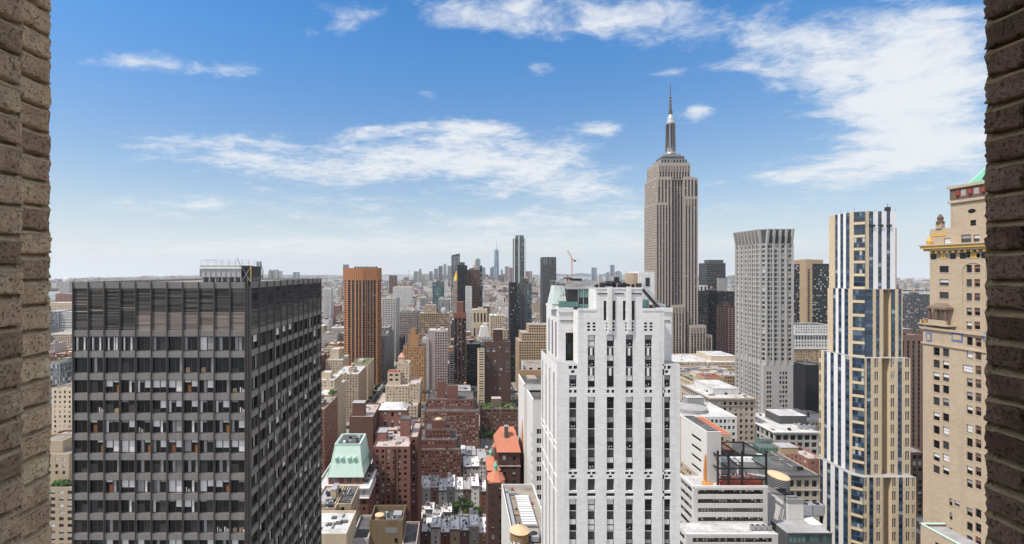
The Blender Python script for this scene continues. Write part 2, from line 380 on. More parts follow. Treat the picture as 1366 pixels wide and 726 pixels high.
def facade(wb, gb, O, U, W, Hh, cols, rows, dep=.25, wall='cream', pane='pane', blind=0.0, span=None, keep=None, rail=False):
    """A wall with real openings: piers, spandrels, reveals, and a pane at depth DEP behind each opening."""
    O, U, I = frame_of(O, U)
    cols = np.array(cols, float).reshape(-1, 2); rows = np.array(rows, float).reshape(-1, 2)
    if not len(cols) or not len(rows): wb.quads(rect(O, U, I, 0, W, 0, Hh, 0), wall); return
    e0 = np.concatenate([[0], cols[:, 1]]); e1 = np.concatenate([cols[:, 0], [W]])
    ok = e1 - e0 > 1e-4
    wb.quads(rect(O, U, I, e0[ok], e1[ok], 0, Hh, 0), wall)
    f0 = np.concatenate([[0], rows[:, 1]]); f1 = np.concatenate([rows[:, 0], [Hh]])
    k = f1 - f0 > 1e-4
    cu0, fv0 = np.meshgrid(cols[:, 0], f0[k], indexing='ij'); cu1, fv1 = np.meshgrid(cols[:, 1], f1[k], indexing='ij')
    wb.quads(rect(O, U, I, cu0, cu1, fv0, fv1, 0), span or wall)
    a0, b0 = [a.reshape(-1) for a in np.meshgrid(cols[:, 0], rows[:, 0], indexing='ij')]; a1, b1 = [a.reshape(-1) for a in np.meshgrid(cols[:, 1], rows[:, 1], indexing='ij')]
    if keep is not None:
        kk = np.array([keep(i, j) for i in range(len(cols)) for j in range(len(rows))], bool)
        wb.quads(rect(O, U, I, a0[~kk], a1[~kk], b0[~kk], b1[~kk], 0), wall)
        a0, a1, b0, b1 = a0[kk], a1[kk], b0[kk], b1[kk]
        if not len(a0): return
    reveals(wb, O, U, I, a0, a1, b0, b1, dep, wall)
    gb.quads(rect(O, U, I, a0, a1, b0, b1, dep), pane)
    if blind:
        r = np.array([rng.random() for _ in a0]); q = np.array([rng.choice((.3, .45, .5, .5, .7, .9)) for _ in a0]); s = r < blind
        gb.quads(rect(O, U, I, a0[s] + .04, a1[s] - .04, (b1 - (b1 - b0) * q)[s], b1[s] - .02, dep - .03), 'blind')
    if rail:
        mid = (b0 + b1) / 2
        gb.quads(rect(O, U, I, a0, a1, mid - .05, mid + .05, dep - .05), 'frame')
def strips(wb, gb, O, U, W, Hh, cols, v0, v1, pitch, frac=.55, dep=.35, wall='limestone', pane='pane', span='spandrel'):
    """Piers with full-height recessed strips; in each strip panes and spandrel panels alternate."""
    O, U, I = frame_of(O, U); cols = np.array(cols, float).reshape(-1, 2)
    e0 = np.concatenate([[0], cols[:, 1]]); e1 = np.concatenate([cols[:, 0], [W]]); ok = e1 - e0 > 1e-4
    wb.quads(rect(O, U, I, e0[ok], e1[ok], 0, Hh, 0), wall)
    if v0 > 1e-3: wb.quads(rect(O, U, I, cols[:, 0], cols[:, 1], 0, v0, 0), wall)
    if Hh - v1 > 1e-3: wb.quads(rect(O, U, I, cols[:, 0], cols[:, 1], v1, Hh, 0), wall)
    z = np.zeros(len(cols)); reveals(wb, O, U, I, cols[:, 0], cols[:, 1], z + v0, z + v1, dep, wall)
    n = max(1, int(round((v1 - v0) / pitch))); p = (v1 - v0) / n
    b = v0 + np.arange(n) * p
    c0, bb = [a.reshape(-1) for a in np.meshgrid(cols[:, 0], b, indexing='ij')]; c1, _ = [a.reshape(-1) for a in np.meshgrid(cols[:, 1], b, indexing='ij')]
    gb.quads(rect(O, U, I, c0, c1, bb + p * (1 - frac), bb + p, dep), pane)
    wb.quads(rect(O, U, I, c0, c1, bb, bb + p * (1 - frac), dep), span)
def evens(W, pitch, ww, margin=.6, n=None):
    n = n or max(1, int((W - 2 * margin) / pitch)); p = (W - 2 * margin) / n
    ww = min(ww, p * .92)
    return [(margin + p * (i + .5) - ww / 2, margin + p * (i + .5) + ww / 2) for i in range(n)]
def rows_down(Hh, fh, wh, top=1.6, bottom=0.5):
    r = []; v = Hh - top
    while v - wh > bottom: r.append((v - wh, v)); v -= fh
    return r[::-1]
FOOT = []       # footprints (x0,x1,y0,y1)
VIS = []        # (px0,px1,lowest visible row,depth): nothing generic may rise above that row in front of it
STY = dict(
    apt=dict(k='grid', p=3.0, ww=1.25, fh=3.1, wh=1.65, dep=.22, blind=.3), aptw=dict(k='grid', p=3.6, ww=2.1, fh=3.0, wh=1.6, dep=.2, blind=.35),
    loft=dict(k='grid', p=3.4, ww=2.3, fh=3.9, wh=2.4, dep=.35, blind=.2), off=dict(k='grid', p=2.4, ww=1.5, fh=3.6, wh=2.0, dep=.25, blind=.2),
    ribbon=dict(k='grid', p=50, ww=60, fh=3.7, wh=1.7, dep=.2, blind=0), strip=dict(k='strip', p=3.0, ww=1.6, fh=3.6, frac=.6, dep=.35),
    glass=dict(k='grid', p=1.7, ww=1.55, fh=3.6, wh=3.0, dep=.06, blind=0), row=dict(k='grid', p=2.3, ww=1.05, fh=3.4, wh=1.9, dep=.2, blind=.25),
    coarse=dict(k='grid', p=4.2, ww=2.2, fh=4.0, wh=2.2, dep=.3, blind=0), blank=dict(k='blank'))
class B:
    """One building: wall, roof, glazing and rooftop parts under an Empty."""
    def __init__(s, name, label, cat, x, y, group=None, wall='cream', style='apt', pane='pane', roof='rsilver', z=0.):
        s.e = thing(name, label, cat, (x, y, z), group); s.w, s.g, s.r = MB(), MB(), MB()
        s.wall, s.style, s.pane, s.roof = wall, style, pane, roof; s.extra = []; s.stuffy = []
    def face(s, O, U, W, Hh, style=None, wall=None, pane=None, top=1.6, bottom=.5, span=None):
        st = style or s.style; st = st if isinstance(st, dict) else STY[st]; wl = wall or s.wall; pn = pane or s.pane
        if st['k'] == 'blank' or W < 1.5 or Hh < 2.5: O, U, I = frame_of(O, U); s.w.quads(rect(O, U, I, 0, W, 0, Hh, 0), wl); return
        mg = st.get('mg', .7); cols = [(mg, W - mg)] if st['p'] >= 50 else evens(W, st['p'], st['ww'], mg)
        if st['k'] == 'strip': strips(s.w, s.g, O, U, W, Hh, cols, min(st.get('base', 1.), Hh * .3), Hh - min(st.get('top', 2.), Hh * .3), st['fh'], st['frac'], st['dep'], wl, pn, span or st.get('span', 'spandrel'))
        else:
            rw = rows_down(Hh, st['fh'], st['wh'], st.get('top', top), bottom)
            facade(s.w, s.g, O, U, W, Hh, cols, rw, st['dep'], wl, pn, st['blind'], span)
    def tier(s, x0, x1, y0, y1, z0, z1, style=None, roof=None, wall=None, pane=None, sides=None, parapet=.9, faces='FLRK', par_t=.35, span=None, lo=.5):
        sides = sides or {}
        Hh = z1 - z0
        for f, O, U, W in (('F', (x0, y0, z0), (1, 0, 0), x1 - x0), ('R', (x1, y0, z0), (0, 1, 0), y1 - y0), ('L', (x0, y1, z0), (0, -1, 0), y1 - y0), ('K', (x1, y1, z0), (-1, 0, 0), x1 - x0)):
            if f not in faces: continue
            s.face(O, U, W, Hh, sides.get(f, 'blank' if f == 'K' else style), wall, pane, bottom=lo, span=span)
        t = par_t; zr = z1 - parapet; wl = wall or s.wall
        a = [(x0, y0), (x1, y0), (x1, y1), (x0, y1)]; b = [(x0 + t, y0 + t), (x1 - t, y0 + t), (x1 - t, y1 - t), (x0 + t, y1 - t)]
        for i in range(4):
            j = (i + 1) % 4
            s.w.quads([[(*a[i], z1), (*a[j], z1), (*b[j], z1), (*b[i], z1)], [(*b[i], z1), (*b[j], z1), (*b[j], zr), (*b[i], zr)]], wl)
        s.r.quads([[(*p, zr) for p in b]], roof or s.roof)
        return zr
    def poly(s, pts, z0, z1, styles, roof=None, wall=None, parapet=.9):
        """polygon plan, counter-clockwise from above; styles: one per edge"""
        n = len(pts)
        for i in range(n):
            p, q = np.array(pts[i]), np.array(pts[(i + 1) % n]); st = styles[i % len(styles)]
            s.face((*p, z0), (*(q - p), 0), float(np.linalg.norm(q - p)), z1 - z0, st, wall)
        s.r.poly([(*p, z1 - .02) for p in pts], roof or s.roof)
    def reg(s, x0, x1, y0, y1, vis=None):
        FOOT.append((x0, x1, y0, y1))
        if vis: VIS.append((VX + x0 * F / (y0 if x0 < 0 else y1), VX + x1 * F / (y1 if x1 < 0 else y0), vis, y0))
    def part(s, name): m = MB(); s.extra.append((name, m)); return m
    def bulk(s, x0, x1, y0, y1, z0, z1, wall=None, roof=None, name='bulkhead'):
        m = s.part(name); m.box(x0, x1, y0, y1, z0, z1, wall or s.wall); m.box(x0 - .15, x1 + .15, y0 - .15, y1 + .15, z1 + .001, z1 + .22, roof or 'rsilver')
        return m
    def tank(s, x, y, z, r=1.9, h=3.6, leg=2.6):
        m = s.part('water_tank')
        for i in range(4):
            a = math.pi / 4 + i * math.pi / 2; m.bar((x + r * .75 * math.cos(a), y + r * .75 * math.sin(a), z), (x + r * .75 * math.cos(a), y + r * .75 * math.sin(a), z + leg), .14, 'darksteel')
        m.box(x - r * .85, x + r * .85, y - r * .85, y + r * .85, z + leg, z + leg + .25, 'darksteel')
        m.lathe(x, y, [(r, z + leg + .26), (r * .97, z + leg + h)], 14, 'wood')
        m.lathe(x, y, [(r * 1.1, z + leg + h + .01), (.12, z + leg + h + r * .55)], 14, 'woodlid' if rng.random() < .4 else 'rsilver')
    def ac(s, x, y, z, n=1, sx=2.2, sy=1.8, h=1.4):
        for i in range(n):
            m = s.part('cooling_unit'); a = x + i * (sx + .5)
            m.box(a, a + sx, y, y + sy, z + .35, z + h, 'steel'); m.box(a + .2, a + sx - .2, y + .2, y + sy - .2, z, z + .348, 'darksteel')
            m.lathe(a + sx / 2, y + sy / 2, [(min(sx, sy) * .4, z + h + .002), (min(sx, sy) * .4, z + h + .22)], 12, 'darksteel')
    def clutter(s, x0, x1, y0, y1, z, n=6, tank=.4, big=True):
        """bulkheads, ducts, vents and cooling units over one roof"""
        W, D_ = x1 - x0, y1 - y0
        if W < 5 or D_ < 5: return
        if big:
            bw, bd, bh = rng.uniform(.2, .38) * W, rng.uniform(.22, .4) * D_, rng.uniform(2.6, 4.6)
            bx, by = x0 + rng.uniform(.1, .9) * (W - bw), y0 + rng.uniform(.25, .9) * (D_ - bd)
            s.bulk(bx, bx + bw, by, by + bd, z, z + bh)
            if rng.random() < tank: s.tank(bx + bw * .5, by + bd * .5, z + bh + .22, rng.uniform(1.5, 2.1), rng.uniform(3, 4), 1.6)
        far = y0 > 560; n = int(n * 1.7) if y0 < 420 else n; m = s.part('roof_equipment')
        if far: s.stuffy.append(m)
        for _ in range(n):
            k = rng.random(); x, y = x0 + 1 + rng.random() * (W - 3), y0 + 1 + rng.random() * (D_ - 3)
            if not far: m = s.part('cooling_unit' if k < .35 else 'roof_vent' if k < .6 else 'duct' if k < .8 else 'roof_hatch')
            if k < .35: a, b = rng.uniform(.8, 2.6), rng.uniform(.8, 2.2); m.box(x, min(x + a, x1 - .5), y, min(y + b, y1 - .5), z, z + rng.uniform(.7, 1.9), rng.choice(('steel', 'rsilver', 'darksteel', 'rgravel')))
            elif k < .6: m.lathe(x, y, [(.3, z), (.3, z + 1.1), (.5, z + 1.15), (.5, z + 1.4)], 8, 'steel')
            elif k < .8: m.box(x, x + .5, y, min(y + rng.uniform(2, 7), y1 - .5), z + .3, z + .8, 'steel')
            else: m.box(x, min(x + rng.uniform(1.5, 3.5), x1 - .5), y, min(y + 2., y1 - .5), z, z + .45, 'rtar')
    def done(s, glaze='window_glazing', many=True, sep=0):
        if s.w.n: s.w.build('wall', s.e)
        if s.r.n: s.r.build('roof', s.e)
        if s.g.n:
            if sep: split_windows(s.g, s.e, sep)
            if s.g.n:
                o = s.g.build('window' if sep else glaze, s.e)
                if many: o['kind'] = 'stuff'
        for n, m in s.extra:
            if m.n:
                o = m.build(n, s.e)
                if m in s.stuffy: o['kind'] = 'stuff'
        return s.e
TONES = {}
def split_windows(mb, parent, n):
    """the N panes that show largest become window parts (with their blinds); the rest stay in MB"""
    Q = []
    for V, q, qm in zip(mb.V, mb.Q, mb.QM):
        P = np.asarray(V).reshape(-1, 4, 3)
        for p, m in zip(P, qm): Q.append((p, mb.mats[m]))
    c = np.array([p.mean(0) for p, m in Q]); isp = np.array([m.name.startswith('window_pane') for p, m in Q])
    ar = np.zeros(len(Q))
    for i, (p, m) in enumerate(Q):
        if not isp[i]: continue
        u, v = VX + p[:, 0] * F / p[:, 1], HY - (p[:, 2] - H) * F / p[:, 1]
        if u.max() < 66 or u.min() > 1312 or v.min() > 724 or v.max() < 0: continue
        a = sum(u[k] * v[(k + 1) % 4] - u[(k + 1) % 4] * v[k] for k in range(4)) / 2
        if a < 0: ar[i] = -a          # facing the camera
    top = [i for i in np.argsort(-ar)[:n] if ar[i] > 0]
    if not top: return
    own = {i: [Q[i]] for i in top}; used = set(top); tc_ = c[top]
    for i in np.nonzero(~isp)[0]:
        d = np.abs(tc_ - c[i]); ok = (d[:, 0] < 1.2) & (d[:, 1] < 1.2) & (d[:, 2] < 1.5)
        if ok.any(): k = top[int(np.argmin(np.where(ok, d.sum(1), 99)))]; own[k].append(Q[i]); used.add(i)
    for i in top:
        w_ = MB()
        for p, m in own[i]:
            if m.name.startswith('window_pane'):
                if m.name not in TONES:
                    e = next(x for x in m.node_tree.nodes if x.type == 'VALTORGB').color_ramp.elements
                    TONES[m.name] = [(e[k].position, plain(m.name + '_tone', tuple(e[k].color[:3]), .06, .6)) for k in range(len(e))]
                r = rng.random(); m = [t for pos, t in TONES[m.name] if pos <= r][-1]
            w_.quads([p], m)
        w_.build('window', parent)
    rest = MB()
    for i, (p, m) in enumerate(Q):
        if i not in used: rest.quads([p], m)
    mb.__dict__.update(rest.__dict__)
# ================================================================== the building the camera looks out of
def brick_mat(name, c1, c2, c3, soot):
    t = NT(name); g = t.n('ShaderNodeNewGeometry')
    c = t.ramp(g.outputs['Random Per Island'], [(0, c1), (.45, c2), (1, c3)])
    a = t.noise(16, 6, .75); b = t.noise(120, 4, .7); d = t.noise(330, 2, .6); e = t.noise(5, 4, .7)
    c = t.mix(t.math('MULTIPLY', t.math('SUBTRACT', a, .47, True), 2.4, True), c, soot)
    c = t.mix(t.math('MULTIPLY', t.math('SUBTRACT', e, .53, True), 3.5, True), c, tuple(min(1, x * 1.5) for x in c3))
    pit = t.math('MULTIPLY', t.math('SUBTRACT', .44, b, True), 9.0, True)
    c = t.mix(t.math('MULTIPLY', pit, .6), c, sc_(soot, .5))
    h = t.math('ADD', t.math('MULTIPLY', pit, -.7), t.math('ADD', t.math('MULTIPLY', d, .3), a))
    t.bump(h, .9, .006)
    return t.col(c, .92, .15)
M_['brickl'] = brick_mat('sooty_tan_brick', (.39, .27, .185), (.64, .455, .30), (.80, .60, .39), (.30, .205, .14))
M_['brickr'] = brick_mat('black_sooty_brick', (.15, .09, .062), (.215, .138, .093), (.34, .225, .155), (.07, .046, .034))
t = NT('lime_mortar'); M_['mortar'] = t.col(t.mix(t.noise(30, 5, .7), (.50, .39, .25), (.76, .62, .42)), .95, .1); t.bump(t.noise(90, 4, .7), .8, .006)
t = NT('dark_mortar'); M_['mortard'] = t.col(t.mix(t.noise(30, 5, .7), (.24, .17, .09), (.66, .49, .28)), .95, .1); t.bump(t.noise(90, 4, .7), .8, .006)

def rough_brick(mb, x0, x1, y0, y1, z0, z1, m, rr, amp=.0011):
    """one worn brick: subdivided faces with knocked-in corners and uneven faces"""
    nx, ny, nz = 5, 10, 8
    c = np.array(((x0 + x1) / 2, (y0 + y1) / 2, (z0 + z1) / 2)); hx = np.array((x1 - x0, y1 - y0, z1 - z0)) / 2
    idx = {}; V = []; Fs = []
    sx, sy, sz = [rr.random() * 9 for _ in range(3)]
    def vid(i, j, k):
        if (i, j, k) in idx: return idx[i, j, k]
        p = np.array((2 * i / nx - 1, 2 * j / ny - 1, 2 * k / nz - 1))
        q = np.abs(p); e = np.sort(q)
        near = max(0., e[1] - .72) / .28
        o = p * hx; n = p * (q > .999)
        bump = amp * (math.sin(j * 1.9 + sx + k) + math.sin(k * 2.3 + sy + j * .7) + rr.uniform(-.8, .8)) * .45 - near * near * rr.uniform(.3, 1.6) * .0022
        o = o + n * bump
        if e[2] > .999 and e[1] > .999: o -= p * (q > .999) * rr.uniform(.0, .0022)
        idx[i, j, k] = len(V); V.append(c + o); return idx[i, j, k]
    for a, b, mk in ((ny, nz, lambda s, i, j: (s * nx, i, j)), (nx, nz, lambda s, i, j: (i, s * ny, j)), (nx, ny, lambda s, i, j: (i, j, s * nz))):
        for s in (0, 1):
            for i in range(a):
                for j in range(b): Fs.append([vid(*mk(s, *ij)) for ij in ((i, j), (i + 1, j), (i + 1, j + 1), (i, j + 1))])
    mb.shape(V, Fs, m)
home = thing('brick_building', 'sooty brick building whose window opening frames the whole view', 'building', (0, 1.2, 0))
rb = random.Random(5)
def jamb(x, y0, y1, side, course, joint, brick, mortar, zoff, wid=.115):
    """one face of the opening, x = its plane, bricks stacked from below to above the frame"""
    m = MB(); mm = MB()
    s = -1 if side == 'left' else 1
    z = H - 2.2 + zoff; k = 0; JZ = []
    while z < H + 2.2:
        j = joint * rb.uniform(.8, 1.25); dxx = rb.uniform(-.004, .004); dyy = rb.uniform(-.003, .003)
        xa, xb = sorted((x + dxx, x + dxx + s * wid))
        if y1 - y0 > .15:
            ym = (y0 + y1) / 2 + (k % 2 - .5) * .05
            rough_brick(m, xa, xb, y0, ym - .006, z + j / 2, z + course - j / 2, brick, rb); rough_brick(m, xa, xb, ym + .006, y1 + dyy, z + j / 2, z + course - j / 2, brick, rb)
        else: rough_brick(m, xa, xb, y0 + dyy * .3, y1 + dyy, z + j / 2, z + course - j / 2, brick, rb)
        JZ.append((z, j)); z += course; k += 1
    # mortar bed, a little behind the brick faces, lumpy
    yy = [y0 + .004, *np.linspace(y0 + .02, y1 - .030, 6), y1 - .018, y1 - .010, y1 - .004]; ff = [1] * 7 + [.75, .45, .22]
    prof = []            # a struck joint: deep under the brick above, sloping out to the brick below
    for z_, j in JZ: prof += [(z_ - j * .5 - .003, .002), (z_ - j * .30, .004), (z_ + j * .35, .024), (z_ + j * .5 + .004, .030), (z_ + course * .5, .030)]
    P = []
    for zz_, dd in prof:
        P.append([(x + s * (dd * f_ + rb.uniform(-.002, .0025) * f_), y + rb.uniform(-.003, .003), zz_ + rb.uniform(-.0016, .0016)) for y, f_ in zip(yy, ff)] + [(x + s * wid, y1 - .006 + rb.uniform(-.003, .002), zz_)])
    V = [p for r in P for p in r]; c = len(P[0]); n = len(P) - 1
    mm.shape(V, [(i * c + q, i * c + q + 1, (i + 1) * c + q + 1, (i + 1) * c + q) for i in range(n) for q in range(c - 1)], mortar)
    o = m.build('jamb', home); mo = mm.build('mortar', home); mo.parent = o; return o
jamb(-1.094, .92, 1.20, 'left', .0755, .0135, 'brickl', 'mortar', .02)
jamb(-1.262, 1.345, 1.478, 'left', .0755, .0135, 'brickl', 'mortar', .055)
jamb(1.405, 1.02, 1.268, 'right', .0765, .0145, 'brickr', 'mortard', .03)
m = MB()   # the rest of its walls, seen only from outside; the room behind the opening stays open
for x0, x1, z0, z1 in ((-22, -1.40, 0, 212), (1.54, 14, 0, 212), (-1.40, 1.54, 0, H - 2.25), (-1.40, 1.54, H + 2.25, 212)): m.box(x0, x1, 1.0 if x0 < -2 or x0 > 1 else 1.05, 1.46 if x0 < 1 else 1.26, z0, z1, 'umber')
m.box(-22, -21.6, -24, .99, 0, 212, 'umber'); m.box(13.6, 14, -24, .99, 0, 212, 'umber'); m.box(-21.5, 13.5, -24, -23.6, 0, 212, 'umber')
m.build('wall', home)
m = MB(); m.box(-22, 14, -24, 1.3, 212.01, 212.4, 'rgravel'); m.build('roof', home)
m = MB(); m.box(-21.5, 13.5, -23.5, .98, H - 2.6, H - 2.28, 'paving'); m.box(-21.5, 13.5, -23.5, .98, H + 2.3, H + 2.6, 'whitepanel'); m.build('storey_floor', home)
FOOT.append((-24, 16, -26, 3))

# ================================================================== dark office tower, left
DA = 90.0; ax0, ax1, ay0, ay1 = X(97, DA), X(332, DA), DA, 137.5
azt = Z(376.3, DA)
tw = thing('office_tower', 'broad dark brown metal office tower with a louvred crown, nearest building at left', 'building', ((ax0 + ax1) / 2, DA, 0))
FOOT.append((ax0 - 2, ax1 + 2, ay0 - 2, ay1 + 2))
M_['bronzemetal'] = plain('weathered_bronze_panel', (.168, .155, .148), .5, .4, .15, var=.14, scale=.35)
t = NT('streaked_bronze_spandrel'); s_ = t.noise(1, 5, .7, sc3=(1.6, 1.6, .12)); M_['bronzespan'] = t.col(t.mix(s_, (.105, .098, .094), (.28, .258, .245)), .5, .4, .1)
t = NT('louvre_dark'); ri = t.n('ShaderNodeNewGeometry').outputs['Random Per Island']; M_['louvdark'] = t.col(t.ramp(ri, [(0, (.06, .059, .058)), (.6, (.13, .126, .12)), (1, (.25, .24, .23))]), .5, .4, .3)
t = NT('louvre_tan'); ri = t.n('ShaderNodeNewGeometry').outputs['Random Per Island']; M_['louvtan'] = t.col(t.ramp(ri, [(0, (.24, .205, .185)), (.5, (.38, .325, .29)), (1, (.54, .465, .42))]), .5, .4, .3)
M_['fin'] = plain('bronze_fin', (.085, .075, .072), .4, .5, .2)
M_['fintan'] = plain('pale_bronze_fin', (.16, .14, .125), .45, .5, .3)
M_['orangecurtain'] = plain('warm_interior', (.28, .10, .03), .8, .2)
def zs(a): return Z(a, DA)
ROWS_A = [(449, 469), (477, 498.5), (507, 525)] + [(534 + 26.65 * k, 552 + 26.65 * k) for k in range(0, 24)]
ROWS_A = [(zs(b), zs(a)) for a, b in ROWS_A if zs(b) > 4]
nb_f, nb_s = 11, 12
wl = MB(); gl = MB(); fin = MB(); lv = MB()
notch = 0.62
def a_face(O, U, W, nb, side):
    O, U, I = frame_of(O, U); bw = W / nb
    cols = [(i * bw + .12, (i + 1) * bw - .12) for i in range(nb)]
    # spandrel and pier sheet, windows cut full bay wide; two panes per bay follow as parts
    cu = np.array(cols)
    wl.quads(rect(O, U, I, [0] + [c[1] for c in cols], [c[0] for c in cols] + [W], 0, azt, 0), 'bronzemetal')
    vs0 = [0] + [r[1] for r in ROWS_A[::-1]]; vs1 = [r[0] for r in ROWS_A[::-1]] + [zs(449)]
    for a, b in zip(vs0, vs1 + [zs(441)]):
        if b - a > .05: wl.quads(rect(O, U, I, cu[:, 0], cu[:, 1], a, b, 0), 'bronzespan')
    wl.quads(rect(O, U, I, cu[:, 0], cu[:, 1], ROWS_A[0][1], zs(440.5), 0), 'bronzemetal')
    wl.quads(rect(O, U, I, cu[:, 0], cu[:, 1], zs(385), azt, 0), 'bronzemetal')
    r0 = np.array([r[0] for r in ROWS_A]); r1 = np.array([r[1] for r in ROWS_A])
    A0, B0 = [x.reshape(-1) for x in np.meshgrid(cu[:, 0], r0, indexing='ij')]; A1, B1 = [x.reshape(-1) for x in np.meshgrid(cu[:, 1], r1, indexing='ij')]
    reveals(wl, O, U, I, A0, A1, B0, B1, .42, 'bronzemetal')
    reveals(wl, O, U, I, cu[:, 0], cu[:, 1], np.full(nb, zs(440.5)), np.full(nb, zs(385)), .5, 'bronzemetal')
    wl.quads(rect(O, U, I, cu[:, 0], cu[:, 1], zs(440.5), zs(385), .5), 'black')
    # louvre blades
    zb, zt = zs(440.5), zs(385); n = 34
    for i, (c0, c1) in enumerate(cols):
        for k in range(n):
            z0 = zb + (zt - zb) * k / n; z1 = z0 + (zt - zb) / n * .80
            if side == 'F': mt = 'louvdark' if i < 4 or k > 14 else 'louvtan'
            else: mt = 'louvdark' if k > 16 else ('louvtan' if k % 2 else 'louvdark')
            if i < 4 and side == 'F' and rng.random() < .06: mt = 'louvtan'
            a, b = gridpts(O, U, I, np.array([c0, c1]), np.array([z0, z0]), np.array([.02, .02])), gridpts(O, U, I, np.array([c1, c0]), np.array([z1, z1]), np.array([.33, .33]))
            lv.quads([[a[0], a[1], b[0], b[1]]], mt)
    # projecting fins
    for i in range(nb + 1):
        u = min(max(i * bw, .06), W - .06); o = O + U * u; mtl = 'fin'
        p = [o - U * .055 - I * .20, o + U * .055 - I * .20, o + U * .055 - I * .002, o - U * .055 - I * .002]
        for j in range(4):
            a, b = p[j], p[(j + 1) % 4]; fin.quads([[a, b, b + Zv * (azt + .05), a + Zv * (azt + .05)]], mtl)
        fin.quads([[q + Zv * (azt + .05) for q in p]], mtl)
    return O, U, I, cols, bw
def window_unit(w, h, v, rr):
    """half-bay window: frame, glass, and what shows inside (shade, column, sill clutter)"""
    m = MB(); O, U, I = frame_of((0, 0, 0), (1, 0, 0))
    q = lambda a, b, c, d, dep, mt: m.quads(rect(O, U, I, a, b, c, d, dep), mt)
    q(0, w, 0, h, 0, 'panedark')
    f = .06
    q(0, f, 0, h, -.05, 'frame'); q(w - f, w, 0, h, -.05, 'frame'); q(f, w - f, 0, f, -.05, 'fintan'); q(f, w - f, h - f, h, -.05, 'frame')
    if v == 'half': q(f, w - f, h * rr.uniform(.35, .6), h - f, -.02, 'blind')
    elif v == 'full': q(f, w - f, h * rr.uniform(.05, .15), h - f, -.02, rr.choice(('blind', 'blindgrey')))
    elif v == 'top': q(f, w - f, h * rr.uniform(.78, .86), h - f, -.02, 'blindgrey')
    elif v == 'col': a = rr.choice((f, w * .55)); q(a, a + w * .38, f, h - f, -.02, 'blindgrey')
    elif v == 'colb': q(f, f + w * .3, f, h - f, -.02, 'blind'); q(f + w * .3, w - f, h * .8, h - f, -.022, 'blindgrey')
    elif v == 'sill':
        for _ in range(4): a = rr.uniform(f, w - .35); q(a, a + rr.uniform(.1, .35), f, f + rr.uniform(.12, .4), -.02 - rr.uniform(0, .01), rr.choice(('blind', 'blindgrey', 'wood', 'steel')))
    elif v == 'grey': q(f, w - f, f, h * rr.uniform(.3, .9), -.02, 'spandrel')
    elif v == 'warm': q(w * .5, w - f, f, h * .6, -.02, 'orangecurtain'); q(f, w - f, h * .8, h - f, -.021, 'blind')
    elif v == 'thru':
        for _ in range(3): a = rr.uniform(f, w - .3); q(a, a + rr.uniform(.06, .22), f, h - f, -.02 - rr.uniform(0, .012), rr.choice(('blind', 'blind', 'blindgrey')))
    return m
faces = [a_face((ax0, ay0, 0), (1, 0, 0), ax1 - ax0 - notch, nb_f, 'F'), a_face((ax1, ay0 + notch, 0), (0, 1, 0), ay1 - ay0 - notch, nb_s, 'R')]
# recessed corner and blind sides
wl.box(ax1 - notch - .03, ax1 - notch + .25, ay0 + .30, ay0 + notch - .02, 0, azt, 'fintan')
wl.quads([[(ax1 - notch, ay0, 0), (ax1 - notch, ay0 + notch, 0), (ax1 - notch, ay0 + notch, azt), (ax1 - notch, ay0, azt)], [(ax1 - notch, ay0 + notch, 0), (ax1, ay0 + notch, 0), (ax1, ay0 + notch, azt), (ax1 - notch, ay0 + notch, azt)]], 'fin')
wl.quads([[(ax0, ay1, 0), (ax0, ay0, 0), (ax0, ay0, azt), (ax0, ay1, azt)], [(ax1, ay1, 0), (ax0, ay1, 0), (ax0, ay1, azt), (ax1, ay1, azt)]], 'bronzespan')
wl.build('wall', tw); fin.build('mullion', tw)['kind'] = 'stuff'; o = lv.build('louvre_crown', tw)
rf = MB(); rf.quads([[(ax0, ay0, azt - .5), (ax1 - notch, ay0, azt - .5), (ax1 - notch, ay1, azt - .5), (ax0, ay1, azt - .5)], [(ax1 - notch, ay0 + notch, azt - .5), (ax1, ay0 + notch, azt - .5), (ax1, ay1, azt - .5), (ax1 - notch, ay1, azt - .5)]], 'rgravel')
for a, b in (((ax0, ay0), (ax1, ay0)),):
    rf.box(ax0, ax1 - notch, ay0 + .004, ay0 + .35, azt - .49, azt - .004, 'bronzemetal'); rf.box(ax1 - .36, ax1 - .004, ay0 + notch, ay1, azt - .49, azt - .004, 'bronzemetal')
rf.build('roof', tw)
# windows: variants shared as mesh data, the hundred largest as parts, the others as one part
hh = ROWS_A[1][1] - ROWS_A[1][0]
vr = random.Random(3); VAR = {}
for v in ('dark', 'half', 'full', 'top', 'col', 'colb', 'sill', 'grey', 'warm', 'thru'): VAR[v] = [window_unit(1, 1, v, vr) for _ in range(3)]
PROTO = {}
def put_window(O, U, I, u, v0, wdt, hgt, kind, merged=None, parent=None, rr=vr):
    src = rr.choice(VAR[kind])
    p = O + U * u + Zv * v0 + I * .36
    if merged is not None:
        for V, q, mt in zip(src.V, src.Q, src.QM):
            P = np.asarray(V); P = p + np.multiply.outer(P[:, 0] * wdt, U) + np.multiply.outer(P[:, 2] * hgt, Zv) + np.multiply.outer(P[:, 1], I)
            merged.quads(P.reshape(-1, 4, 3), src.mats[mt[0]])
        return
    key = (id(src), round(wdt, 2), round(hgt, 2), round(float(U[0]), 2))
    if key not in PROTO:
        mm = MB(); put_window(np.zeros(3) - I * .36, U, I, 0, 0, wdt, hgt, kind, mm, rr=type('r', (), {'choice': staticmethod(lambda l: src)}))
        PROTO[key] = mm.build('window'); C.objects.unlink(PROTO[key])
    o = PROTO[key].copy(); C.objects.link(o); o.parent = parent; o.location = p - np.array(base_of(parent))
rest = MB(); count = 0; wr = random.Random(21)
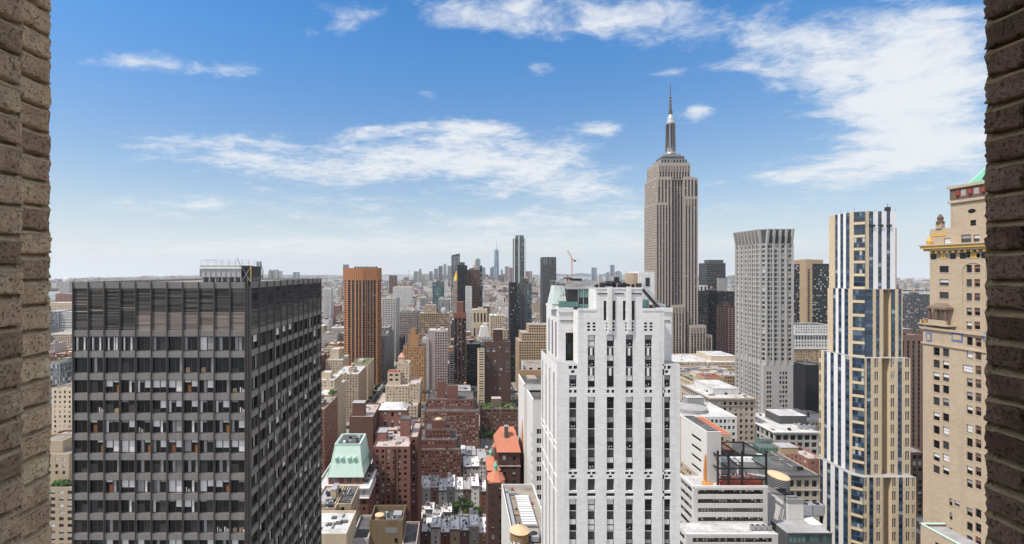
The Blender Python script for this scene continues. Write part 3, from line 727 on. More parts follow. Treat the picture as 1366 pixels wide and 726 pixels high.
for fi, (O, U, I, cols, bw) in enumerate(faces):
    for ri, (v0, v1) in enumerate(ROWS_A):
        seq = wr.random()
        for ci, (c0, c1) in enumerate(cols):
            for hf in (0, 1):
                wdt = (c1 - c0) / 2; u = c0 + hf * wdt
                if fi == 0:
                    if ri == 0: k = 'thru' if ci < 4 else ('full' if ci in (8,) else ('col' if wr.random() < .12 else 'dark'))
                    elif ci == 0 or (ci == 1 and wr.random() < .7): k = 'dark' if wr.random() < .8 else 'grey'
                    elif ri in (1, 6, 9): k = wr.choice(('dark', 'dark', 'sill', 'col', 'dark', 'grey'))
                    elif ri in (2, 4, 5, 7): k = wr.choice(('half', 'top', 'colb', 'dark', 'full', 'half', 'full', 'sill', 'col', 'warm', 'half'))
                    elif ri in (10, 11): k = wr.choice(('half', 'sill', 'dark', 'sill', 'col', 'half'))
                    else: k = wr.choice(('top', 'grey', 'colb', 'dark', 'dark', 'sill', 'half'))
                else: k = wr.choice(('dark',) * 7 + ('half', 'grey', 'thru', 'col'))
                if fi == 0 and 0 < ri < 6 and count < 100: put_window(O, U, I, u, v0, wdt, v1 - v0, k, parent=tw, rr=wr); count += 1
                else: put_window(O, U, I, u, v0, wdt, v1 - v0, k, merged=rest, rr=wr)
rest.build('window', tw)['kind'] = 'stuff'
# roof gear of the dark tower
rl = MB(); zr = azt
for p, q in (((ax0 + 1, ay0 + 1), (ax1 - 1.4, ay0 + 1)), ((ax1 - 1.4, ay0 + 1), (ax1 - 1.4, ay1 - 1)), ((ax0 + 1, ay0 + 1), (ax0 + 1, ay1 - 1))):
    p, q = np.array(p), np.array(q); L = np.linalg.norm(q - p); n = int(L / 1.6)
    for k in range(n + 1): a = p + (q - p) * k / n; rl.bar((*a, zr - .5), (*a, zr + .75), .03, 'steel')
    for hh_ in (.35, .75): rl.bar((*p, zr + hh_), (*q, zr + hh_), .025, 'steel')
rl.build('roof_railing', tw)
D2 = 108.0
ct = thing('cooling_tower', 'grey cooling tower with railing on the roof of the dark brown office tower', 'cooling tower', (X(302, D2), D2, azt - .5))
b = MB(); cx0, cx1, cz0, cz1 = X(267, D2), X(334, D2), azt - .5, Z(354, D2)
M_['ctower'] = plain('zinc_casing', (.36, .37, .37), .6, .3, var=.12, scale=.5)
b.box(cx0, cx1 - 2.2, D2, D2 + 7, cz0 + 1.2, cz1, 'ctower')
for k in range(9): xx = cx0 + (cx1 - 2.2 - cx0) * k / 8; b.box(xx - .08, xx + .08, D2 - .12, D2 - .002, cz0 + 1.2, cz1 - .9, 'steel')
b.box(cx0 - .1, cx1 - 2.1, D2 - .2, D2 + 7.1, cz1 - .8, cz1 - .45, 'whitepanel'); b.build('casing', ct)
b = MB()
for k in range(7): b.box(cx0 + .3 + k * 1.45, cx0 + .6 + k * 1.45, D2 + .3, D2 + 6.6, cz0, cz0 + 1.19, 'steel')
b.build('support_frame', ct)
b = MB(); b.box(cx1 - 2.15, cx1 - .1, D2 + .5, D2 + 6, cz0, cz1 - .2, 'darksteel'); b.bar((cx1 - 2.1, D2 + .44, cz0 + .2), (cx1 - .2, D2 + .44, cz1 - .5), .07, 'steel'); b.bar((cx1 - .2, D2 + .44, cz0 + .2), (cx1 - 2.1, D2 + .44, cz1 - .5), .07, 'steel'); b.bar((cx1 - .05, D2 + .4, cz0), (cx1 - .05, D2 + .4, cz1), .12, 'tile_gold'); b.build('fan_housing', ct)
b = MB()
for k in range(8):
    xx = cx0 + .2 + (cx1 - cx0 - .5) * k / 7; b.bar((xx, D2, cz1), (xx, D2, cz1 + 1.2), .035, 'steel'); b.bar((xx, D2 + 6.8, cz1), (xx, D2 + 6.8, cz1 + 1.2), .035, 'steel')
for yy in (D2, D2 + 6.8):
    b.bar((cx0 + .2, D2, cz1 + 1.19), (cx0 + .2, D2 + 6.8, cz1 + 1.19), .03, 'steel')
for hz in (.6, 1.2): b.bar((cx0 + .2, D2, cz1 + hz), (cx1 - .3, D2, cz1 + hz), .03, 'steel'); b.bar((cx0 + .2, D2 + 6.8, cz1 + hz), (cx1 - .3, D2 + 6.8, cz1 + hz), .03, 'steel')
b.build('railing', ct)
b = MB(); b.bar((cx1 - 3.2, D2 + 2, cz1), (cx1 - 4.0, D2 + 2, cz1 + 1.8), .06, 'darksteel'); b.build('pipe', ct)
dv = thing('roof_davit', 'thin black bent davit arm beside the grey cooling tower', 'davit', (X(343, D2), D2, azt - .5))
b = MB(); b.bar((X(338, D2), D2, azt - .3), (X(338, D2), D2, azt + .9), .1, 'darksteel'); b.bar((X(334, D2), D2, azt + .55), (X(350, D2), D2, azt + .75), .13, 'darksteel'); b.build('base', dv)
b = MB(); b.bar((X(350, D2), D2, azt + .2), (X(351, D2), D2, azt + 2.2), .10, 'darksteel'); b.bar((X(351, D2), D2, azt + 2.2), (X(347.5, D2), D2, azt + 3.9), .08, 'darksteel'); b.build('arm', dv)

# ================================================================== white glazed-brick tower with black window strips
DB = 85.0
ws = thing('art_deco_tower', 'white brick setback tower with black window strips and a glass penthouse, in the centre', 'building', (X(825, DB), DB, 0))
WB, GB_ = MB(), MB()
bx0, bx1 = X(743, DB), X(907, DB); by1 = DB * (743 - VX) / (722 - VX); by1b = by1 + .02
FOOT.append((bx0 - 2, bx1 + 2, DB - 2, by1b + 8))
zB = lambda y: Z(y, DB)
colc = [X(p, DB) - bx0 for p in (764.3, 789, 814.4, 839.7, 865, 889.4)]; hw = .66
strip_rows = [(734, 665), (654.5, 639), (628, 529.5)]         # window strips in photo rows (bottom, top)
orn = []
ztopS = zB(486)
O, U, I = frame_of((bx0, DB, 0), (1, 0, 0))
def deco(u, y0, y1, pat):
    """small dark slots between white blocks"""
    for (a, b, c, d) in pat:
        z0, z1 = zB(y1 - (y1 - y0) * a), zB(y1 - (y1 - y0) * b)
        c_, d_ = u - hw * 1.15 + 2.3 * hw * c, u - hw * 1.15 + 2.3 * hw * d
        yield c_, d_, z0, z1
PAT3 = [(.02, .26, 0, .36), (.02, .26, .64, 1), (.38, .62, 0, .36), (.38, .62, .64, 1), (.74, .98, 0, .36), (.74, .98, .64, 1)]
PATT = [(.55, 1, 0, .42), (.55, 1, .58, 1), (.0, .4, .3, .7)]
PAT2 = [(0, 1, .05, .38), (0, 1, .62, .95)]
PAT1 = [(.1, .9, 0, 1)]
def front_panel(u0, u1, ztop, zbot, openings):
    """openings: (ua,ub,za,zb,depth,material), cut from one front plane column by column"""
    cols = {}
    for o in openings: cols.setdefault((round(o[0], 3), round(o[1], 3)), []).append(o)
    edges = sorted({u0, u1} | {x for k in cols for x in k})
    for a, b in zip(edges[:-1], edges[1:]):
        cur = zbot
        for o in sorted([o for o in openings if o[0] < (a + b) / 2 < o[1]], key=lambda o: o[2]):
            if o[2] > cur: WB.quads(rect(O, U, I, a, b, cur, o[2], 0), 'whitebrick')
            cur = o[3]
        if ztop > cur: WB.quads(rect(O, U, I, a, b, cur, ztop, 0), 'whitebrick')
    for (a, b, c, d, dep, mt) in openings:
        q = lambda x: np.array([x]); reveals(WB, O, U, I, q(a), q(b), q(c), q(d), dep, 'whitebrick')
        if mt: WB.quads(rect(O, U, I, a, b, c, d, dep), mt)
WINS = []
def col_openings(ci, ytop):
    u = colc[ci]; out = []
    a, b = u - hw, u + hw
    def strip(yb, yt):
        out.append((a, b, zB(yb), zB(yt), .32, 'spandrel'))
        z = zB(yt)
        while z - 2.2 > zB(yb) - .05: WINS.append((a + .03, z - 2.2, 2 * hw - .06, 2.2)); z -= 3.62
    strip(628, 529.5); strip(655, 639); strip(790, 666)
    for k in range(5): strip(900 + 122 * k, 800 + 122 * k)
    # the low part of the shaft below the frame: plain repeats
    for p, (y0, y1) in ((PATT, (629.5, 637.5)), (PAT1, (657.5, 663))):
        for (c_, d_, z0, z1) in deco(u, y0, y1, p): out.append((c_, d_, z0, z1, .25, 'black'))
    for (c_, d_, z0, z1) in deco(u, 520, 524.5, PAT2): out.append((c_, d_, z0, z1, .25, 'black'))
    if ci in (0, 5):
        strip(518, 500.5)
        for (c_, d_, z0, z1) in deco(u, 488, 498, PATT): out.append((c_, d_, z0, z1, .25, 'black'))
    else:
        strip(518.5, 447)
        for (c_, d_, z0, z1) in deco(u, 430, 442, PAT3): out.append((c_, d_, z0, z1, .3, 'black'))
        for yy in (464.5, 491.5): WHITEB.append((u, zB(yy + 10), zB(yy)))
    return out
WHITEB = []
uL, uR = X(771, DB) - bx0, X(886, DB) - bx0; uCL, uCR = X(795, DB) - bx0, X(857, DB) - bx0
zM, zC = zB(415), zB(386)
W_ = bx1 - bx0
front_panel(0, uL, ztopS, 0, col_openings(0, 500)); front_panel(uR, W_, ztopS, 0, col_openings(5, 500))
mid = sum([col_openings(i, 447) for i in (1, 2, 3, 4)], [])
slits = []
for uc in (X(813.3, DB) - bx0, X(838.9, DB) - bx0):
    for sgn in (-1, 1): s0 = uc + sgn * .80; slits.append((s0 - .26, s0 + .26, zB(427.5), zB(401.5), .5, 'black'))
    for k in range(2): pass
def inside(o, a, b): return a - 1e-3 <= o[0] and o[1] <= b + 1e-3
front_panel(uL, uCL, zM, 0, [o for o in mid if inside(o, uL, uCL)]); front_panel(uCL, uCR, zC, 0, [o for o in mid + slits if inside(o, uCL, uCR)]); front_panel(uCR, uR, zM, 0, [o for o in mid if inside(o, uCR, uR)])
# pilasters on the centre, above the roof line
for uc in (X(813.3, DB), X(838.9, DB)):
    WB.box(uc - .42, uc + .42, DB - .28, DB - .003, zB(445), zB(382.5), 'whitebrick'); WB.box(uc - .30, uc + .30, DB - .40, DB - .283, zB(440), zB(386), 'whitebrick')
WB.box(X(797, DB), X(812, DB), DB - .12, DB - .002, zB(392.3), zB(391.0), 'spandrel'); WB.box(X(842, DB), X(856, DB), DB - .12, DB - .002, zB(392.3), zB(391.0), 'spandrel'); WB.box(X(820, DB), X(832, DB), DB - .12, DB - .002, zB(392.3), zB(391.0), 'spandrel')
for (u, z0, z1) in WHITEB: WB.box(bx0 + u - .2, bx0 + u + .2, DB + .14, DB + .318, z0, z1, 'whitebrick')
# volumes behind the front plane
def side(x, ya, yb, z0, z1, right=False, strips_=None):
    if strips_:
        strips(WB, GB_, (x, yb, z0), (0, -1, 0), yb - ya, z1 - z0, strips_, 1, z1 - z0 - strips_top, 3.62, .6, .35, 'whitebrick', 'pane', 'spandrel')
    else: WB.quads([[(x, ya, z0), (x, yb, z0), (x, yb, z1), (x, ya, z1)]] if right else [[(x, yb, z0), (x, ya, z0), (x, ya, z1), (x, yb, z1)]], 'whitebrick')
ux0, ux1 = X(745, 88.5), X(896, 88.5); zU = Z(414, 88.5)
# lower block sides
strips_top = 2.0
L_ = by1 - DB; side(bx0, DB, by1, 0, ztopS, strips_=[(L_ * .06, L_ * .06 + 1.3), (L_ * .30, L_ * .30 + 1.3), (L_ * .54, L_ * .54 + 1.3), (L_ * .78, L_ * .78 + 1.5)])
side(bx1, DB, by1b, 0, ztopS, True)
WB.quads([[(bx1, by1b, 0), (bx0, by1b, 0), (bx0, by1b, ztopS), (bx1, by1b, ztopS)], [(bx0, by1b, 0), (bx0, by1, 0), (bx0, by1, ztopS), (bx0, by1b, ztopS)]], 'whitebrick')
for sx0, sx1 in ((bx0, bx0 + uL), (bx0 + uR, bx1)): WB.quads([[(sx0, DB, ztopS), (sx1, DB, ztopS), (sx1, 88.5, ztopS), (sx0, 88.5, ztopS)]], 'rsilver')
# dark bands on the side
for yy in (595, 604, 640, 660): WB.box(bx0 - .10, bx0 - .003, DB + .3, by1 - .3, zB(yy), zB(yy - 3), 'whitepanel')
# upper mass
wcut = (X(754.5, 88.5), X(766, 88.5), Z(487, 88.5), Z(444, 88.5))
for a, b, c, d in ((ux0, wcut[0], ztopS - 3, zU), (wcut[1], bx0 + uL, ztopS - 3, zU), (wcut[0], wcut[1], wcut[3], zU), (bx0 + uR, ux1, ztopS - 3, zU)): WB.quads([[(a, 88.5, c), (b, 88.5, c), (b, 88.5, d), (a, 88.5, d)]], 'whitebrick')
Oq, Uq, Iq = frame_of((0, 88.5, 0), (1, 0, 0))
reveals(WB, Oq, Uq, Iq, *[np.array([v]) for v in (wcut[0], wcut[1], wcut[2], wcut[3])], .6, 'whitebrick')
bigw = MB()
for k in range(3):
    z0 = wcut[2] + (wcut[3] - wcut[2]) * k / 3; z1 = wcut[2] + (wcut[3] - wcut[2]) * (k + 1) / 3
    for j in range(3): a = wcut[0] + (wcut[1] - wcut[0]) * j / 3; bigw.quads(rect(Oq, Uq, Iq, a + .05, a + (wcut[1] - wcut[0]) / 3 - .05, z0 + .05, z1 - .05, .5), 'panedark')
bigw.quads(rect(Oq, Uq, Iq, wcut[0], wcut[1], wcut[2], wcut[3], .58), 'frame'); bigw.build('stair_window', ws)
ly = by1 - .4
side(ux0, 88.5, ly, ztopS - 3, zU); side(ux1, 88.5, by1b - 2, ztopS - 3, zU, True)
for j in range(3):
    yy = 90.3 + j * 3.4
    WB.box(ux0 - .05, ux0 - .002, yy, yy + 1.1, ztopS + .3, zU - 2.4, 'panedark'); WB.box(ux0 - .12, ux0 - .052, yy + .5, yy + .6, ztopS + .3, zU - 2.4, 'whitepanel')
WB.quads([[(bx0 + uL, DB, ztopS), (bx0 + uL, 88.5, ztopS), (bx0 + uL, 88.5, zM), (bx0 + uL, DB, zM)][::-1], [(bx0 + uR, DB, ztopS), (bx0 + uR, 88.5, ztopS), (bx0 + uR, 88.5, zM), (bx0 + uR, DB, zM)]], 'whitebrick')
cx0_, cx1_ = bx0 + uCL, bx0 + uCR
WB.quads([[(cx0_, 99, zM - .2), (cx0_, DB, zM - .2), (cx0_, DB, zC), (cx0_, 99, zC)], [(cx1_, DB, zM - .2), (cx1_, 99, zM - .2), (cx1_, 99, zC), (cx1_, DB, zC)], [(cx1_, 99, zM - .2), (cx0_, 99, zM - .2), (cx0_, 99, zC), (cx1_, 99, zC)]], 'whitebrick')
# ledge line round the upper mass
WB.box(ux0 + .3, bx0 + uL - .05, 88.38, 88.498, Z(428.5, 88.5), Z(427.6, 88.5), 'spandrel'); WB.box(bx0 + uR + .05, ux1 - .3, 88.38, 88.498, Z(428.5, 88.5), Z(427.6, 88.5), 'spandrel')
WB.box(ux0 - .12, bx0 + uL, 88.3, 88.497, zU - .35, zU + .5, 'whitebrick'); WB.box(bx0 + uR, ux1 + .12, 88.3, 88.497, zU - .35, zU + .5, 'whitebrick')
WB.box(bx0 + uL, bx0 + uCL, DB - .08, DB + .3, zM - .003, zM + .45, 'whitebrick'); WB.box(bx0 + uCR, bx0 + uR, DB - .08, DB + .3, zM - .003, zM + .45, 'whitebrick')
WB.box(ux0 - .12, ux0 + .2, 88.5, ly, zU + .002, zU + .5, 'whitebrick'); WB.box(cx0_ - .08, cx1_ + .08, DB - .09, DB + .35, zC + .002, zC + .3, 'whitebrick')
WB.build('wall', ws); 
rf = MB(); rf.quads([[(ux0, 88.5, zU), (ux1, 88.5, zU), (ux1, ly, zU), (ux0, ly, zU)], [(bx0 + uL, DB, zM), (bx0 + uR, DB, zM), (bx0 + uR, 88.49, zM), (bx0 + uL, 88.49, zM)], [(cx0_, DB, zC), (cx1_, DB, zC), (cx1_, 99, zC), (cx0_, 99, zC)], [(bx0, ly, ztopS), (bx1, ly, ztopS), (bx1, by1b, ztopS), (bx0, by1b, ztopS)]], 'rsilver'); rf.build('roof', ws)
GB_.build('side_glazing', ws)['kind'] = 'stuff'
# windows of the strips
def deco_window(v, rr):
    m = MB(); O2, U2, I2 = frame_of((0, 0, 0), (1, 0, 0)); q = lambda a, b, c, d, dep, mt: m.quads(rect(O2, U2, I2, a, b, c, d, dep), mt)
    w_, h_ = 1.26, 2.2
    q(0, w_, 0, h_, 0, 'panedark')
    for a, b, c, d in ((0, .07, 0, h_), (w_ - .07, w_, 0, h_), (.07, w_ - .07, h_ - .07, h_), (.07, w_ - .07, h_ * .5 - .04, h_ * .5 + .04)): q(a, b, c, d, -.05, 'frame')
    q(0, w_, -.02, .09, -.09, 'whitepanel')
    if v == 'up': q(.08, w_ - .08, h_ * .54, h_ - .08, -.02, 'blind')
    elif v == 'both': q(.08, w_ - .08, h_ * .54, h_ - .08, -.02, 'blind'); q(.08, w_ - .08, .2, h_ * .46, -.02, 'blind')
    elif v == 'clut':
        q(.08, w_ - .08, h_ * .62, h_ - .08, -.02, 'blindgrey')
        for _ in range(5): a = rr.uniform(.1, .9); z_ = rr.uniform(.1, .5); q(a, a + rr.uniform(.08, .3), z_, z_ + rr.uniform(.08, .3), -.02 - rr.uniform(0, .01), rr.choice(('blind', 'blindgrey', 'steel')))
    elif v == 'grey': q(.08, w_ - .08, h_ * .54, h_ - .08, -.02, 'blindgrey')
    elif v == 'low': q(.08, w_ - .08, .12, h_ * .35, -.02, 'spandrel')
    return m
protos = []
for v in ('up', 'up', 'up', 'both', 'clut', 'clut', 'grey', 'dark', 'dark', 'low'):
    o = deco_window(v, vr).build('window'); C.objects.unlink(o); protos.append(o)
WINS.sort(key=lambda q: -q[1])
vis = [q for q in WINS if q[1] > zB(745)]
restm = MB()
for i, (u, z, ww, hh2) in enumerate(WINS):
    if z > zB(745) and i < 100: o = wr.choice(protos).copy(); C.objects.link(o); o.parent = ws; o.location = np.array((bx0 + u, DB + .26, z)) - base_of(ws)
    else: restm.quads(rect(*frame_of((bx0 + u, DB + .26, z), (1, 0, 0)), 0, ww, 0, hh2, 0), 'panedark')
restm.build('window', ws)['kind'] = 'stuff'
# penthouse, terraces and roof gear
pg = MB(); gz = lambda y, D=90: Z(y, D)
px = lambda p, D=90: X(p, D)
pg.box(px(757), px(795), 90, 96, zU + .02, gz(386), 'frame')
for y0, y1 in ((413.5, 405.5), (404, 398.5), (397, 387)):
    pg.box(px(772.5), px(794.5), 89.86, 89.997, gz(y0), gz(y1), 'glassgreen' if y0 != 404 else 'panedark')
for p in (771, 778, 795): pg.bar((px(p), 89.8, zU), (px(p), 89.8, gz(384)), .07, 'steel')
pg.box(px(756), px(796), 89.7, 96.2, gz(386) + .004, gz(384), 'steel'); pg.build('glass_penthouse', ws)
gh = MB(); y_a, y_b = 90.2, 95
P = [(px(737), 90.2, gz(406)), (px(756), 90.2, gz(406)), (px(756), 92.0, gz(381.5)), (px(742.5), 92.0, gz(381.5))]
M_['greenhouse'] = plain('greenhouse_glass', (.45, .52, .47), .12, .6, var=.1)
gh.quads([P], 'greenhouse'); gh.quads([[(px(737), 95, gz(406)), P[0], P[3], (px(742.5), 95, gz(381.5))], [P[1], (px(756), 95, gz(406)), (px(756), 95, gz(381.5)), P[2]], [P[3], P[2], (px(756), 95, gz(381.5)), (px(742.5), 95, gz(381.5))]], 'greenhouse')
for k in range(6):
    f = k / 5; gh.bar(np.array(P[0]) * (1 - f) + np.array(P[1]) * f - (0, .06, 0), np.array(P[3]) * (1 - f) + np.array(P[2]) * f - (0, .06, 0), .035, 'steel')
gh.box(px(736.5), px(756.5), 90.3, 95, zU + .02, gz(406.4), 'whitepanel'); gh.build('sloped_greenhouse', ws)
rg = MB()
for a, b in (((ux0 + .3, 88.8), (px(771, 88.8), 88.8)), ((ux0 + .3, ly), (ux0 + .3, 88.8))):
    p, q = np.array(a), np.array(b); n = 6
    for k in range(n):
        s0, s1 = p + (q - p) * (k + .04) / n, p + (q - p) * (k + .96) / n
        rg.quads([[(*s0, zU + .55), (*s1, zU + .55), (*s1, zU + 1.6), (*s0, zU + 1.6)]], 'glassgreen')
    for k in range(n + 1): s0 = p + (q - p) * k / n; rg.bar((*s0, zU + .4), (*s0, zU + 1.7), .04, 'darksteel')
    rg.bar((*p, zU + 1.66), (*q, zU + 1.66), .04, 'darksteel')
rg.build('glass_railing', ws)
pl = MB()
for p in (742, 750, 758, 767, 776, 784, 792):
    for yy in (90.5, 95.5): pl.bar((px(p), yy, gz(386)), (px(p), yy, gz(375)), .06, 'steel')
for yy in (90.5, 95.5):
    for hz in (375.5, 379.5): pl.bar((px(742), yy, gz(hz)), (px(795), yy, gz(hz)), .05, 'steel')
for p in range(744, 794, 6): pl.bar((px(p), 90.5, gz(375.2)), (px(p), 95.5, gz(375.2)), .05, 'steel')
pl.box(px(746), px(757), 92, 94.5, gz(384), gz(379), 'darksteel'); pl.box(px(768), px(780), 92, 95, gz(374.9), gz(372), 'darksteel'); pl.bar((px(762), 93, gz(375)), (px(762), 93, gz(368)), .12, 'brownstone'); pl.lathe(px(762), 93, [(.8, gz(373)), (.9, gz(371)), (.3, gz(369.5))], 10, 'brownstone')
pl.build('roof_pergola', ws)
eq = MB()
for k in range(26):
    x_ = px(801 + rng.random() * 46); yy = 88 + rng.random() * 8; e1_ = MB(); e1_.box(x_, x_ + rng.uniform(.3, 1.6), yy, yy + rng.uniform(.4, 1.6), zC + .01, zC + rng.uniform(.3, 1.35), rng.choice(('darksteel', 'steel', 'frame', 'spandrel'))); e1_.build('roof_equipment', ws)
for k in range(5): e1_ = MB(); e1_.lathe(px(803 + k * 8), 90 + k % 3, [(.5, zC), (.5, zC + .9), (.1, zC + 1.2)], 10, 'darksteel'); e1_.build('roof_vent', ws)
eq.box(px(828), px(836), 94, 96, zC, gz(369), 'steel')
for k in range(3): eq.box(px(828.4 + k * 2.5), px(830.2 + k * 2.5), 93.9, 93.99, gz(378), gz(370), 'darksteel')
eq.build('cooling_unit', ws)
bh = MB(); bh.box(px(852, 93), px(873, 93), 93, 98.5, zU, Z(362.5, 93), 'whitebrick'); bh.box(px(845.5, 93), px(851.8, 93), 93.4, 98, zC, Z(364.5, 93), 'tanbrick'); bh.box(px(861, 93), px(866.5, 93), 92.93, 92.997, Z(382, 93), Z(370.5, 93), 'panedark'); bh.build('bulkhead', ws)
st = MB()
for d in (0, 1.1):
    a, b = (px(857.5, 88.7), 88.7 + d, gz(385, 88.7)), (px(880, 88.7), 88.7 + d, gz(411, 88.7)); st.bar(a, b, .16, 'darksteel'); st.bar(np.array(a) + (0, 0, 1), np.array(b) + (0, 0, 1), .05, 'steel')
for k in range(14): f = k / 13; p = (px(857.5 + 22.5 * f, 88.7), 88.7, gz(385 + 26 * f, 88.7)); st.bar(p, (p[0], p[1] + 1.1, p[2]), .09, 'steel'); st.bar(p, (p[0], p[1], p[2] + 1), .03, 'steel')
st.build('roof_stair', ws)
rt = MB(); rt.box(px(858, 89.5), px(866, 89.5), 89.6, 94, zU + .02, gz(400, 89.6), 'glassgreen')
for k in range(16):
    x_ = px(868 + rng.random() * 26, 90); yy = 89 + rng.random() * 7; e1_ = MB(); e1_.box(x_, x_ + rng.uniform(.4, 1.5), yy, yy + rng.uniform(.4, 1.8), zU + .01, zU + rng.uniform(.2, 1.1), rng.choice(('darksteel', 'wood', 'frame', 'steel'))); e1_.build('terrace_furniture', ws)
rt.build('terrace_screen', ws)
# ================================================================== blue, white and tan striped tower
def striped(wb, gb, O, U, W, Hh, segs, pitch=3.45, base=0.):
    """segs: (share of the width, kind) from left to right. B blue glass strip, W white panel, T tan panel, w tan with window pairs"""
    O, U, I = frame_of(O, U); tot = sum(s for s, _ in segs); u = 0.
    n = max(1, int(round(Hh / pitch))); p = Hh / n; b = np.arange(n) * p
    for s, k in segs:
        a, c = u, u + W * s / tot; u = c
        if k in 'WT':
            wb.quads(rect(O, U, I, a, c, 0, Hh, -.18 if k == 'W' else 0), 'whitepanel' if k == 'W' else 'tanpanel')
            if k == 'W':
                for e in (a, c): wb.quads(np.array([[gridpts(O, U, I, np.array([e]), np.array([v]), np.array([d]))[0] for v, d in ((0, -.18), (0, .3), (Hh, .3), (Hh, -.18))]]), 'whitepanel')
        elif k == 'R':
            wb.quads(rect(O, U, I, a, c, 0, Hh, 4.0), 'tanpanel')
            for e, f_ in ((a, 0), (c, 1)): wb.quads(np.array([[gridpts(O, U, I, np.array([e]), np.array([v]), np.array([d]))[0] for v, d in ((0, 0), (0, 4.0), (Hh, 4.0), (Hh, 0))]]), 'tanpanel')
        elif k == 'B':
            wb.quads(rect(O, U, I, a, c, b, b + p * .44, .12), 'bluespan'); gb.quads(rect(O, U, I, a + .05, c - .05, b + p * .44, b + p, .2), 'paneblue')
            wb.quads(rect(O, U, I, a, c, b + p * .44, b + p * .47, .1), 'frame')
            for e in (a, c): wb.quads(np.array([[gridpts(O, U, I, np.array([e]), np.array([v]), np.array([d]))[0] for v, d in ((0, 0), (0, .3), (Hh, .3), (Hh, 0))]]), 'tanpanel')
        else:
            w1 = c - a; cs_ = [(w1 * .08, w1 * .46), (w1 * .54, w1 * .92)] if w1 > 1.6 else [(w1 * .12, w1 * .88)]
            facade(wb, gb, O + U * a, U, w1, Hh, cs_, [(b_ + p * .62, min(b_ + p * 1.97, Hh - .05)) for b_ in b[::2] if b_ + p * 1.2 < Hh], .25, 'tanpanel', 'paneblue')
            for b_ in b[::2]:
                if b_ + p * 1.2 < Hh: wb.quads(rect(O, U, I, [a + q[0] for q in cs_], [a + q[1] for q in cs_], b_ + p * 1.2, min(b_ + p * 1.42, Hh - .06), .2), 'bluespan')
DS = 240.0
rt_ = thing('striped_tower', 'blue, white and tan vertically striped residential tower stepping in towards its top', 'building', (X(1160, DS), DS, 0))
WB, GB_ = MB(), MB()
def tier425(D, pl, pc, pr, plw, ytop, ybot, front, left, pleft):
    """pc: chamfer from pc[0] to pc[1]; pl/plw: column of the far end of the left face"""
    z1 = Z(ytop, D); z0 = 0 if ybot is None else Z(ybot, D)
    xc = X(pc[1], D); xl = X(pc[0], D + 3.2); yl = D + 3.2
    ylend = Yd(pl, xl)
    xr = X(pr, D); yb = max(ylend, D + 20)
    striped(WB, GB_, (xc, D, z0), (1, 0, 0), xr - xc, z1 - z0, front)
    striped(WB, GB_, (xl, ylend, z0), (0, -1, 0), ylend - yl, z1 - z0, left)
    # bowed corner: tan bands and wide blue windows
    Oc, Uc = np.array((xl, yl, z0)), np.array((xc - xl, D - yl, 0.)); Wc = np.linalg.norm(Uc); Oc, Uc, Ic = frame_of(Oc, Uc)
    Hh = z1 - z0; n = max(1, int(round(Hh / 6.9))); p = Hh / n
    for k in range(n):
        b = k * p
        for (v0, v1, d, m_) in ((b, b + p * .20, -.55, 'tanpanel'), (b + p * .20, b + p * .52, -.35, 'P'), (b + p * .52, b + p * .62, -.42, 'bluespan'), (b + p * .62, b + p * .985, -.35, 'P')):
            if m_ == 'P':
                for j in range(4): GB_.quads(rect(Oc, Uc, Ic, Wc * (j / 4) + .05, Wc * (j + 1) / 4 - .05, v0, v1, d), 'paneblue')
                WB.quads(rect(Oc, Uc, Ic, 0, Wc, v0, v1, d + .06), 'frame')
            else: WB.quads(rect(Oc, Uc, Ic, 0, Wc, v0, v1, d), m_)
        for (v, d0, d1) in ((b, -.55, 0), (b + p * .2, -.55, 0)):
            WB.quads([[gridpts(Oc, Uc, Ic, np.array([uu]), np.array([v]), np.array([dd]))[0] for uu, dd in ((0, d0), (Wc, d0), (Wc, d1), (0, d1))]], 'tanpanel')
    for uu in (0, Wc): WB.quads([[gridpts(Oc, Uc, Ic, np.array([uu]), np.array([v]), np.array([d]))[0] for v, d in ((0, -.4), (0, .1), (Hh, .1), (Hh, -.4))]], 'bluespan')
    # right, back and roof
    WB.quads([[(xr, D, z0), (xr, yb, z0), (xr, yb, z1), (xr, D, z1)], [(xr, yb, z0), (xl, yb, z0), (xl, yb, z1), (xr, yb, z1)], [(xl, yb, z0), (xl, ylend, z0), (xl, ylend, z1), (xl, yb, z1)]], 'tanpanel')
    RB.poly([(xc, D, z1 - .05), (xr, D, z1 - .05), (xr, yb, z1 - .05), (xl, yb, z1 - .05), (xl, yl, z1 - .05)], 'rsilver')
    return z1
RB = MB()
FT = [(1.0, 'T'), (1.1, 'B'), (1.2, 'W'), (1.0, 'B'), (1.2, 'W'), (1.0, 'B'), (1.3, 'W')]
FM = [(11, 'B'), (4, 'T'), (5, 'B'), (4.5, 'T'), (11, 'R'), (5, 'B'), (4, 'T'), (4.5, 'B'), (1, 'T')]
FM2 = [(3, 'T'), (5.5, 'B'), (4, 'T'), (5.5, 'w'), (4, 'T'), (11, 'R'), (5.5, 'w'), (4, 'T'), (5.5, 'B'), (3.5, 'T'), (6, 'w'), (1, 'T')]
FM3 = [(5.5, 'w'), (2.5, 'T'), (5.5, 'B'), (3, 'T'), (5.5, 'w'), (3, 'T'), (11, 'R'), (5.5, 'w'), (3, 'T'), (5.5, 'B'), (3, 'T'), (5.5, 'w'), (2, 'T'), (4.5, 'w'), (1, 'T')]
LT = [(.9, 'T'), (1.2, 'B'), (1, 'W'), (1.2, 'B'), (1, 'W'), (1.3, 'B'), (1.6, 'T')]
LL = [(.8, 'w'), (1.2, 'T'), (1.3, 'B'), (1.3, 'W'), (1.3, 'B'), (1.4, 'W'), (1.3, 'B'), (1.4, 'W'), (1.4, 'B'), (1.0, 'T')]
